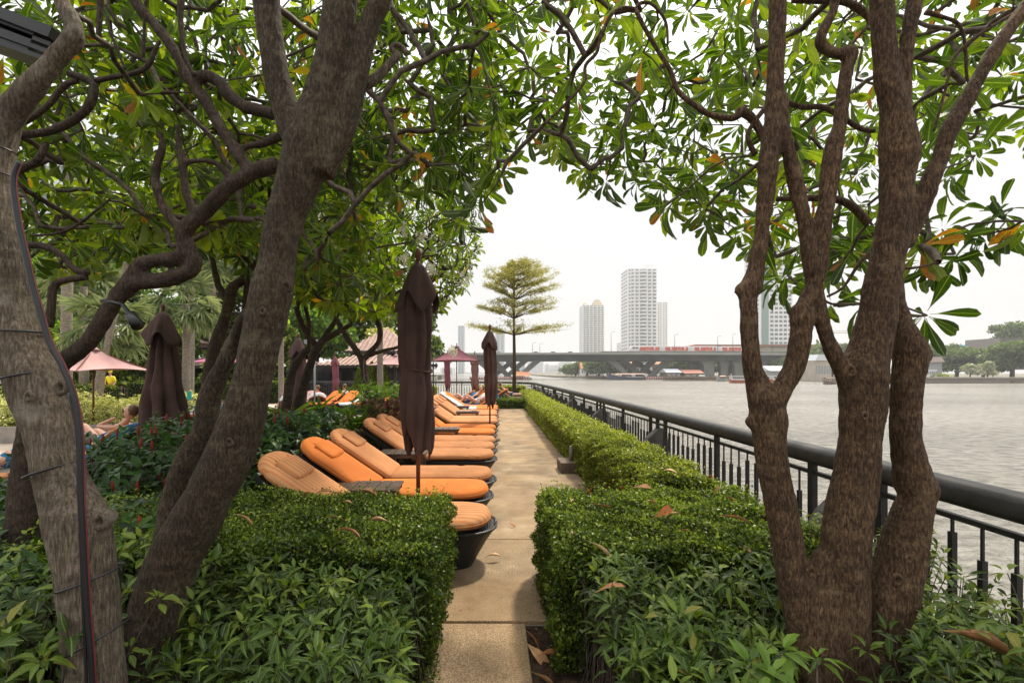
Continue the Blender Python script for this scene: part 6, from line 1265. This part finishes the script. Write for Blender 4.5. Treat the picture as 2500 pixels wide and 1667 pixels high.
# empty orange loungers across the lawn, and the far ones facing away
FG = 'orange loungers across the lawn'
def small_lounger(x, y, rz, label, m=M_sol):
    o = empty('sun_lounger', (x, y, 0), label, 'sun lounger', FG, rz); c_, p_ = cushion(1.2, .66, .1, .2, .05, 12, 10); link('seat_cushion', c_.mesh('seat_cushion'), o, m, (0, 0, .33)); c_, p_ = cushion(.9, .66, .1, .05, .2, 12, 10); link('back_cushion', c_.mesh('back_cushion'), o, m, (-1.18, 0, .34), (0, R(32), 0)); mb = MB(); mb.box((-.62, 0, .2), (1.2, .6, .26)); link('wicker_base', mb.mesh('wicker_base'), o, M_wicker); mb = MB(); mb.box((-.42, 0, -.02), (.85, .6, .03)); link('backrest_frame', mb.mesh('backrest_frame'), o, M_black, (-1.18, 0, .34), (0, R(32), 0)); return o
for i, (a, l, m) in enumerate(((842, 'white towelled lounger at the left of the group across the lawn', M_white), (853, 'second white towelled lounger across the lawn', M_white), (866, 'orange lounger next to the white pair across the lawn', M_sol), (880, 'orange lounger right of the pair centre across the lawn', M_sol), (894, 'orange lounger nearest the hanging wire', M_sol), (690, 'pale lounger behind the leaning plumeria', M_pink_cloth), (760, 'orange lounger left of the group across the lawn', M_sol), (800, 'orange lounger beyond the ginger bed', M_sol))):
    small_lounger(px_at(a, 19.5)-.2, 19.6+.02*i, R(-112), l, m)
small_lounger(px_at(1098, 24), 24.0, R(172), 'orange lounger seen from behind below the open plum parasol'); small_lounger(px_at(1150, 24.8), 24.6, R(172), 'orange lounger seen from behind left of the slimmer umbrella'); small_lounger(px_at(1060, 22.5), 22.4, R(180), 'orange lounger just beyond the large closed umbrella')
# lifeguard
lg = empty('person', (px_at(270, 27), 27, 0), 'lifeguard standing in yellow shirt, yellow cap and red shorts by the pool', 'person')
J = dict(pelvis=(0,0,.95), waist=(0,0,1.12), chest=(0,0,1.36), neck=(0,0,1.52), head=(0,-.01,1.60), shL=(-.19,0,1.42), elL=(-.27,-.05,1.16), haL=(-.16,-.22,1.05), shR=(.19,0,1.42), elR=(.28,-.02,1.16), haR=(.25,-.12,.95), hipL=(-.10,0,.92), knL=(-.11,-.02,.50), anL=(-.12,.02,.09), toL=(-.12,-.12,.04), hipR=(.10,0,.92), knR=(.12,-.02,.50), anR=(.13,.02,.09), toR=(.13,-.12,.04))
body(J, E_, RD, M_skin, lg, 1); M_y = mat('yellow_shirt', (0.80, 0.66, 0.02), .7); head((0, -.02, 1.68), (0, -1, 0), (0, 0, 1), lg, hat=M_y)
JJ = {k: J[k] for k in ('pelvis','waist','chest','shL','elL','haL','shR','elR')}; J2 = dict(JJ); J2['pelvis'] = (0,0,1.02); body(J2, [('pelvis','waist'),('waist','chest'),('chest','shL'),('shL','elL'),('elL','haL'),('chest','shR'),('shR','elR')], dict(pelvis=(.16,.12), waist=(.15,.115), chest=(.165,.125), shL=.075, elL=.058, haL=.045, shR=.075, elR=.06), M_y, lg, 1, 'shirt')
body({k: J[k] for k in ('pelvis','hipL','hipR','knL','knR')}, [('pelvis','hipL'),('pelvis','hipR'),('hipL','knL'),('hipR','knR')], dict(pelvis=(.15,.12), hipL=.105, hipR=.105, knL=.09, knR=.09), mat('red_shorts', (0.60, 0.02, 0.02), .7), lg, 1, 'shorts')
# pool handrail, garden lanterns
o = empty('pool_handrail', (px_at(205, 17), 17, 0), 'beige metal handrail at the pool edge before the lifeguard', 'handrail'); mb = MB(); a, b = P(190, 957, 17), P(218, 966, 17); mb.tube([(a.x, 17, 0), a, b, (b.x, 17, 0)], .035, 6); mb.tube([((a.x+b.x)/2, 17, 0), (a+b)/2], .03, 6); mb.build('rail', M_pink_cloth, o)
for i, (px_, lab) in enumerate(((1051, 'dark garden lantern post right of the large umbrella'), (1058, 'second dark lantern post by the far railing'), (975, 'white globe lantern under the pale parasol'), (962, 'white globe lantern left of its twin'))):
    Z = 27; x = px_at(px_, Z); o = empty('garden_lantern', (x, Z, 0), lab, 'lantern'); mb = MB(); mb.tube([(x, Z, 0), (x, Z, 2.3)], .035, 6); [mb.box((x, Z, z_), (.34, .06, .05)) for z_ in (1.5, 1.9)]; mb.build('post', M_black, o)
    for s_ in (-.16, .16): mb = MB(); mb.lathe([(.02, 0), (.07, .05), (.09, .18), (.03, .26), (.005, .3)], (x+s_, Z, 1.93), 8); mb.build('lamp_globe', M_wr if px_ < 1000 else M_black, o)

# ------------------------------------------------------------------ pavilion
M_tile = mat('clay_tile', (0.30, 0.20, 0.16), .8, .2, noise_s=3, col2=(0.42, 0.30, 0.25)); M_dw = mat('dark_timber', (0.022, 0.020, 0.020), .6, .3, noise_s=2, col2=(0.045, 0.04, 0.038))
pav = empty('pavilion', (px_at(880, 36), 36, 0), 'dark timber pavilion with tiered clay-tiled hipped roofs behind the garden', 'pavilion')
def roof(x0, x1, y0, y1, ze, zr, inset, rows=14, nm='roof'):
    mb = MB(); A, Bp, C_, D = (x0, y0, ze), (x1, y0, ze), (x1, y1, ze), (x0, y1, ze); R0, R1 = (x0+inset, (y0+y1)/2, zr), (x1-inset, (y0+y1)/2, zr); mb.add([A, Bp, C_, D, R0, R1], [(0,1,5,4), (1,2,5), (2,3,4,5), (3,0,4), (3,2,1,0)]); ro = mb.build(nm, M_tile, pav)
    mt = MB(); n = int((x1-x0)/.32)
    for i in range(n+1):
        x = x0+(x1-x0)*i/n; t_ = min(1, min(x-x0, x1-x)/inset if inset else 1); a = Vector((x, y0-.05, ze+.03)); b = Vector((x, y0+((y0+y1)/2-y0)*t_, ze+(zr-ze)*t_+.05))
        if (b-a).length > .3: mt.bar(a, b, .15, .07)
    tag(mt.build('tile_ridge', M_tile, pav), kind='stuff'); mt = MB(); mt.bar((x0, y0-.06, ze-.08), (x1, y0-.06, ze-.08), .08, .18); mt.build('eave_board', M_dw, pav)
def PX(a, Z): return px_at(a, Z)
def ZH(y, Z): return H+(CY-y)*Z/F
roof(PX(778, 34), PX(1010, 34), 33, 41, ZH(892, 34), ZH(858, 36), 3.0); roof(PX(850, 37), PX(1000, 37), 36, 44, ZH(858, 37), ZH(800, 40), 2.4); roof(PX(650, 36), PX(745, 36), 34, 40, ZH(884, 35), ZH(860, 37), 2.0); roof(PX(420, 36), PX(600, 36), 34, 42, ZH(893, 35), ZH(866, 37), 3.0); roof(PX(490, 40), PX(580, 40), 39, 44, ZH(850, 40), ZH(790, 42), 1.6); roof(PX(330, 33), PX(420, 33), 32, 38, ZH(830, 33), ZH(800, 35), 1.6)
mb = MB(); mb.box(((PX(330, 36)+PX(1000, 36))/2, 38, 1.05), (PX(1000, 36)-PX(330, 36), 3.0, 2.1)); mb.build('wall', M_dw, pav); mb = MB(); mb.box(((PX(860, 38)+PX(995, 38))/2, 40.5, 3), (PX(995, 38)-PX(860, 38), 6, 2)); mb.build('upper_wall', M_dw, pav)
for k in range(16): mb = MB(); mb.box((PX(340+k*43, 35), 35, 1.1), (.22, .22, 2.2)); mb.build('post', M_dw, pav)
for k in range(14): mb = MB(); mb.box((PX(350+k*47, 36), 36.4, 1.1), (.7, .1, 1.3)); mb.build('window', M_tg, pav)
mb = MB(); mb.bar((PX(790, 31), 31, .95), (PX(1000, 31), 31, .95), .06, .06); [mb.box((PX(790+k*6, 31), 31, .5), (.04, .04, .9)) for k in range(35)]; mb.build('balustrade', M_dw, pav)
# hotel building glimpsed at the upper left
ht = empty('hotel_building', (px_at(60, 60), 60, 0), 'white hotel facade with long grey balconies glimpsed through leaves at the left', 'building'); mb = MB(); mb.box((px_at(20, 62), 66, 14), (26, 10, 28)); mb.build('wall', M_twh, ht)
for k in range(8): mb = MB(); mb.box((px_at(20, 61), 60.5, 2+k*3.3), (27, 1.4, 1.1)); mb.build('balcony', M_twh, ht); mb = MB(); mb.box((px_at(20, 61), 60.95, 3.7+k*3.3), (26, .2, 1.6)); mb.build('window_band', M_gl, ht)

# ------------------------------------------------------------------ cable, straps, lamps on the trees
M_cab = mat('black_cable', (0.02, 0.018, 0.02), .35, .5); M_cabr = mat('dark_red_cable', (0.16, 0.02, 0.025), .35, .5)
cabp = [(48,395,0),(34,430,0),(34,470,0),(46,550,0),(62,620,0),(80,700,0),(98,760,0),(118,830,0),(150,890,0),(178,960,0),(192,1030,0),(197,1100,0),(198,1200,0),(203,1300,0),(208,1400,0),(214,1500,0),(222,1600,0),(228,1700,0),(236,1850,0)]
for i, (dx, wd, m, l) in enumerate(((0, 13, M_cab, 'thick black cable running down the pale trunk'), (9, 3, M_cabr, 'thin dark red cable beside the thick black one on the pale trunk'), (-14, 7, M_cab, 'thinner black cable left of the thick one on the pale trunk'))):
    ps = [P(a+dx+(-8*math.sin(b/260) if i == 2 else 0), b, 1.635-(.012 if i == 1 else 0)) for a, b, _ in cabp[(0 if i < 2 else 9):]]; o = empty('cable', (ps[-1].x, ps[-1].y, 0), l, 'cable'); p_, q_ = smooth_path(ps, [wd/2*1.63/F]*len(ps), 4); mb = MB(); mb.tube(p_, q_, 8); mb.build('cable_sheath', m, o)
def strap(pts, w_, Zc, label, rad=.115):
    o = empty('cable_tie', P(*pts[0], Zc), label, 'cable tie', 'cable ties round the pale trunk'); a, b = P(*pts[0], Zc), P(*pts[-1], Zc); c = (a+b)/2; u = (b-a)/2*(Zc/math.hypot(c.x, Zc)); n = 24; r_ = u.length; vdir = Vector((0, -1, 0)); mb = MB()
    mb.tube([c+u*1.02*math.cos(2*math.pi*k/n)+vdir*r_*1.03*math.sin(2*math.pi*k/n) for k in range(n+1)], w_, 6, cap=False); mb.build('strap', M_cab, o)
strap([(-58, 352), (42, 372)], .003, 1.75, 'uppermost black tie round the pale trunk'); strap([(-52, 425), (44, 432)], .003, 1.75, 'black tie at the upper end of the thick cable'); strap([(-42, 812), (116, 810)], .004, 1.75, 'black tie at the middle of the pale trunk'); strap([(-18, 945), (150, 900)], .004, 1.75, 'black tie just above the trunk bulge'); strap([(60, 1170), (206, 1120)], .004, 1.75, 'black tie level with the sunbathing woman'); strap([(142, 1436), (304, 1380)], .004, 1.75, 'black tie below the knot on the pale trunk'); strap([(150, 1600), (316, 1512)], .004, 1.75, 'lowest black tie round the pale trunk')
o = empty('spotlight', P(318, 770, 2.95), 'small black garden spotlight strapped to the crooked limb', 'spotlight'); mb = MB(); a, b = P(300, 745, 2.92), P(337, 795, 2.85); mb.tube([a, a+(b-a)*.45, a+(b-a)*.5, b], [.012, .016, .030, .036], 12); mb.build('lamp_body', M_black, o); mb = MB(); mb.tube([P(248, 735, 2.95), P(275, 738, 2.93), P(300, 745, 2.92)], .012, 8); mb.build('bracket', M_black, o)
# dark louvred box at the top left corner
o = empty('louvred_box', P(60, 80, 2.05), 'dark ribbed louvred box above the pale branch at the top left corner', 'louvred box'); d = (P(150, 100, 2.05)-P(-60, 20, 2.05)).normalized()
mb = MB(); c = P(40, 100, 2.1); mb.bar(P(-80, 10, 2.05), P(148, 98, 2.05), .10, .045); mb.build('rim', M_black, o); mb = MB(); mb.bar(P(-80, 62, 2.10), P(118, 132, 2.10), .16, .10); mb.build('housing', M_black, o)
for k in range(3): mb = MB(); mb.bar(P(-80, 34+k*22, 2.03-.01*k), P(128-k*8, 112+k*17, 2.03-.01*k), .02, .018); mb.build('louvre', M_black, o)
o = empty('hanging_wire', P(888, 880, 10.7), 'pale looped wire hanging from the forked plumeria trunk', 'wire'); mb = MB(); wp = [(889,876),(888,900),(890,925),(896,935),(900,925),(896,915),(888,922),(886,935),(892,945),(905,965)]; p_, q_ = smooth_path([P(a, b, 10.6) for a, b in wp], [.008]*len(wp), 5); mb.tube(p_, q_, 5); mb.build('wire_strand', M_conc, o)
o = empty('garden_floodlight', P(770, 838, 16), 'pale flat floodlight head above the leaning plumeria fork', 'lamp'); mb = MB(); mb.box(P(768, 835, 16), (.55, .4, .14)); mb.build('lamp_head', M_gw, o); mb = MB(); mb.tube([P(768, 838, 16), Vector((px_at(768, 16), 16, 0))], .03, 6); mb.build('post', M_gw, o)

def knot(root, px_, py_, Z, r_, m):
    c = P(px_, py_, Z); mb = MB(); n = 14; rings = []
    for rr, dd in ((1.35, .0), (1.1, -.30), (.8, -.42), (.55, -.25), (.35, .15), (.02, .35)):
        rings.append([(c.x+math.cos(2*math.pi*k/n)*r_*rr*(1+.12*math.sin(3*k)), c.y+dd*r_, c.z+math.sin(2*math.pi*k/n)*r_*rr*1.2*(1+.1*math.cos(2*k))) for k in range(n)])
    mb.add([q for g_ in rings for q in g_], [(i*n+k, i*n+(k+1)%n, (i+1)*n+(k+1)%n, (i+1)*n+k) for i in range(5) for k in range(n)], True); return fix_normals(mb.build('knot', m, root))
for a in ((246, 1272, 1.63, .022), (150, 945, 1.66, .020), (70, 968, 1.66, .014)): knot(rA, *a, M_bark_a)
for a in ((2190, 1415, 2.0, .020), (2075, 905, 1.99, .018), (2110, 1015, 2.0, .013), (1980, 1395, 2.02, .016), (2218, 1365, 2.03, .013)): knot(rC, *a, M_bark_c)
for a in ((700, 700, 2.0, .018), (640, 760, 2.0, .012), (560, 1080, 2.0, .014)): knot(rB, *a, M_bark_b)
# ------------------------------------------------------------------ fallen leaves
M_dry = leaf_mat('fallen_leaf', [(0.0, (0.10, 0.05, 0.025)), (.35, (0.34, 0.15, 0.06)), (.6, (0.48, 0.13, 0.03)), (1.0, (0.58, 0.42, 0.22))], trans=.15, rough=.6, tgain=(1.2, 1.1, 1.0))
FL = [(640,1140,'h',.9,.9,40,'long tan'),(672,1180,'h',1.0,.85,60,'broad pale tan'),(745,1210,'h',.6,.6,95,'curled narrow'),(790,1215,'h',.35,.7,10,'flat orange-brown'),(900,1205,'h',.2,1.0,15,'dark brown elongated'),(880,1190,'h',.95,.6,110,'pale upright'),(998,1212,'h',.6,.55,120,'small vivid orange'),(818,1275,'h',.15,.8,30,'dark crumpled'),(850,1240,'h',.8,.6,150,'pale folded'),(850,1312,'h',.35,.9,0,'rust-red flat'),(600,1265,'h',.8,.8,20,'slim curved tan'),(930,1285,'h',.9,.7,170,'thin tan'),(770,1330,'s',.3,.7,45,'brown crumpled'),
      (1440,1190,'r',.45,.8,120,'rust-coloured'),(1395,1232,'r',.9,.6,80,'pale upright cream'),(1465,1243,'r',.4,.9,5,'flat reddish brown'),(1587,1232,'r',.85,.6,30,'crumpled pale'),(1620,1280,'r',.6,1.0,20,'vivid orange folded'),(1640,1262,'r',.85,.7,170,'tan curled'),(1518,1195,'r',.6,.5,60,'small orange'),(1565,1205,'r',.4,.9,-20,'brown elongated'),(1640,1165,'r',.9,.8,140,'slim pale'),(1738,1172,'r',.5,.7,80,'upright rust'),(1752,1216,'r',.35,.5,20,'round brown'),(1785,1220,'r',.6,.5,10,'round orange'),(1790,1282,'r',.75,1.0,-20,'long slim tan'),(1465,1332,'r',.95,.8,10,'pale flat cream'),(1400,1310,'r',1.0,.5,50,'small white crumpled'),(1675,1300,'r',.7,.5,100,'small tan'),(1490,1465,'s',.35,.9,10,'brown flat'),(1820,1360,'s',.3,.9,95,'hanging rust-brown'),
      (1250,1285,'p',.6,.55,-50,'orange triangular'),(1203,1368,'p',.9,.75,8,'slim pale tan'),(1310,1600,'g',.8,1.2,-50,'long brown'),(1345,1610,'g',.7,1.0,20,'broad tan'),(1310,1560,'g',.5,.9,-35,'rust-brown'),(1330,1650,'g',.3,.9,10,'dark crumpled'),(300,1350,'s',.75,.9,-30,'long orange-tan'),(2390,1590,'s',.3,1.3,-30,'large reddish-brown')]
where = {'h': 'leaf on top of the left box hedge', 'r': 'leaf on top of the right box hedge', 's': 'leaf caught in the leafy shrubs', 'p': 'leaf lying on the path', 'g': 'leaf in the dark soil beside the path slab'}
hz = {'h': .755, 'r': .755, 's': .64, 'p': .008, 'g': .01}
seen = {}
for i, (px_, py_, k, tn, sc, an, word) in enumerate(FL):
    z = hz[k]; Z = F*(H-z)/(py_-CY)
    if k == 'g': z = .01; Z = F*(H)/(py_-CY)
    c = P(px_, py_, Z); L = .19*sc; V, Fq, UV = template(PS, PW, rng.uniform(.1, .7), rng.uniform(.3, 1.6), .02); a = R(an)
    me = mesh_np('blade', V*np.array([L, L*.27, L]), Fq, M_dry, np.full(len(V), tn), UV); l = '%s fallen %s' % (word, where[k]); o = empty('fallen_leaf', c, l, 'fallen leaf', 'fallen plumeria leaves'); ob = link('blade', me, o, None, (-L/2*math.cos(a), -L/2*math.sin(a), .012+L*.14), (rng.normal(0, .35), rng.normal(-.15, .25), a)); ob.modifiers.new('t', 'SOLIDIFY').thickness = .0015
# crumbs of leaf and soil on the path
lv = Leaves(); n = 420; x_ = rng.uniform(-2.2, 1.35, n); y_ = rng.uniform(2.3, 20, n); edge = rng.random(n) < .5; x_ = np.where(edge & (y_ < 4.2), rng.choice([-.27, .30], n)+rng.normal(0, .04, n), np.where(edge, 1.34-np.abs(rng.normal(0, .07, n)), x_))
lv.add(np.stack([x_, y_, np.full(n, .003)], 1), np.stack([rng.normal(0, 1, n), rng.normal(0, 1, n), np.full(n, .05)], 1), [[0, 0, 1.]], rng.uniform(.008, .035, n), .010, rng.uniform(0, .5, n)); lv.emit(None, M_dry, 'kite', 0, stuffname='path_litter', uv=False)
# ------------------------------------------------------------------ air
hz_ = MB(); hz_.box((0, 2000, 68), (9400, 4700, 146)); 
hm = bpy.data.materials.new('haze'); hm.use_nodes = True; hn = hm.node_tree; hn.nodes.clear(); vo = hn.nodes.new('ShaderNodeVolumePrincipled'); vo.inputs['Density'].default_value = HAZE; vo.inputs['Color'].default_value = (.97, .975, .99, 1); vo.inputs['Anisotropy'].default_value = 0.2
ho = hn.nodes.new('ShaderNodeOutputMaterial'); hn.links.new(vo.outputs[0], ho.inputs['Volume'])
if HAZE > 0: tag(link('haze', hz_.mesh('haze'), None, hm), kind='stuff')
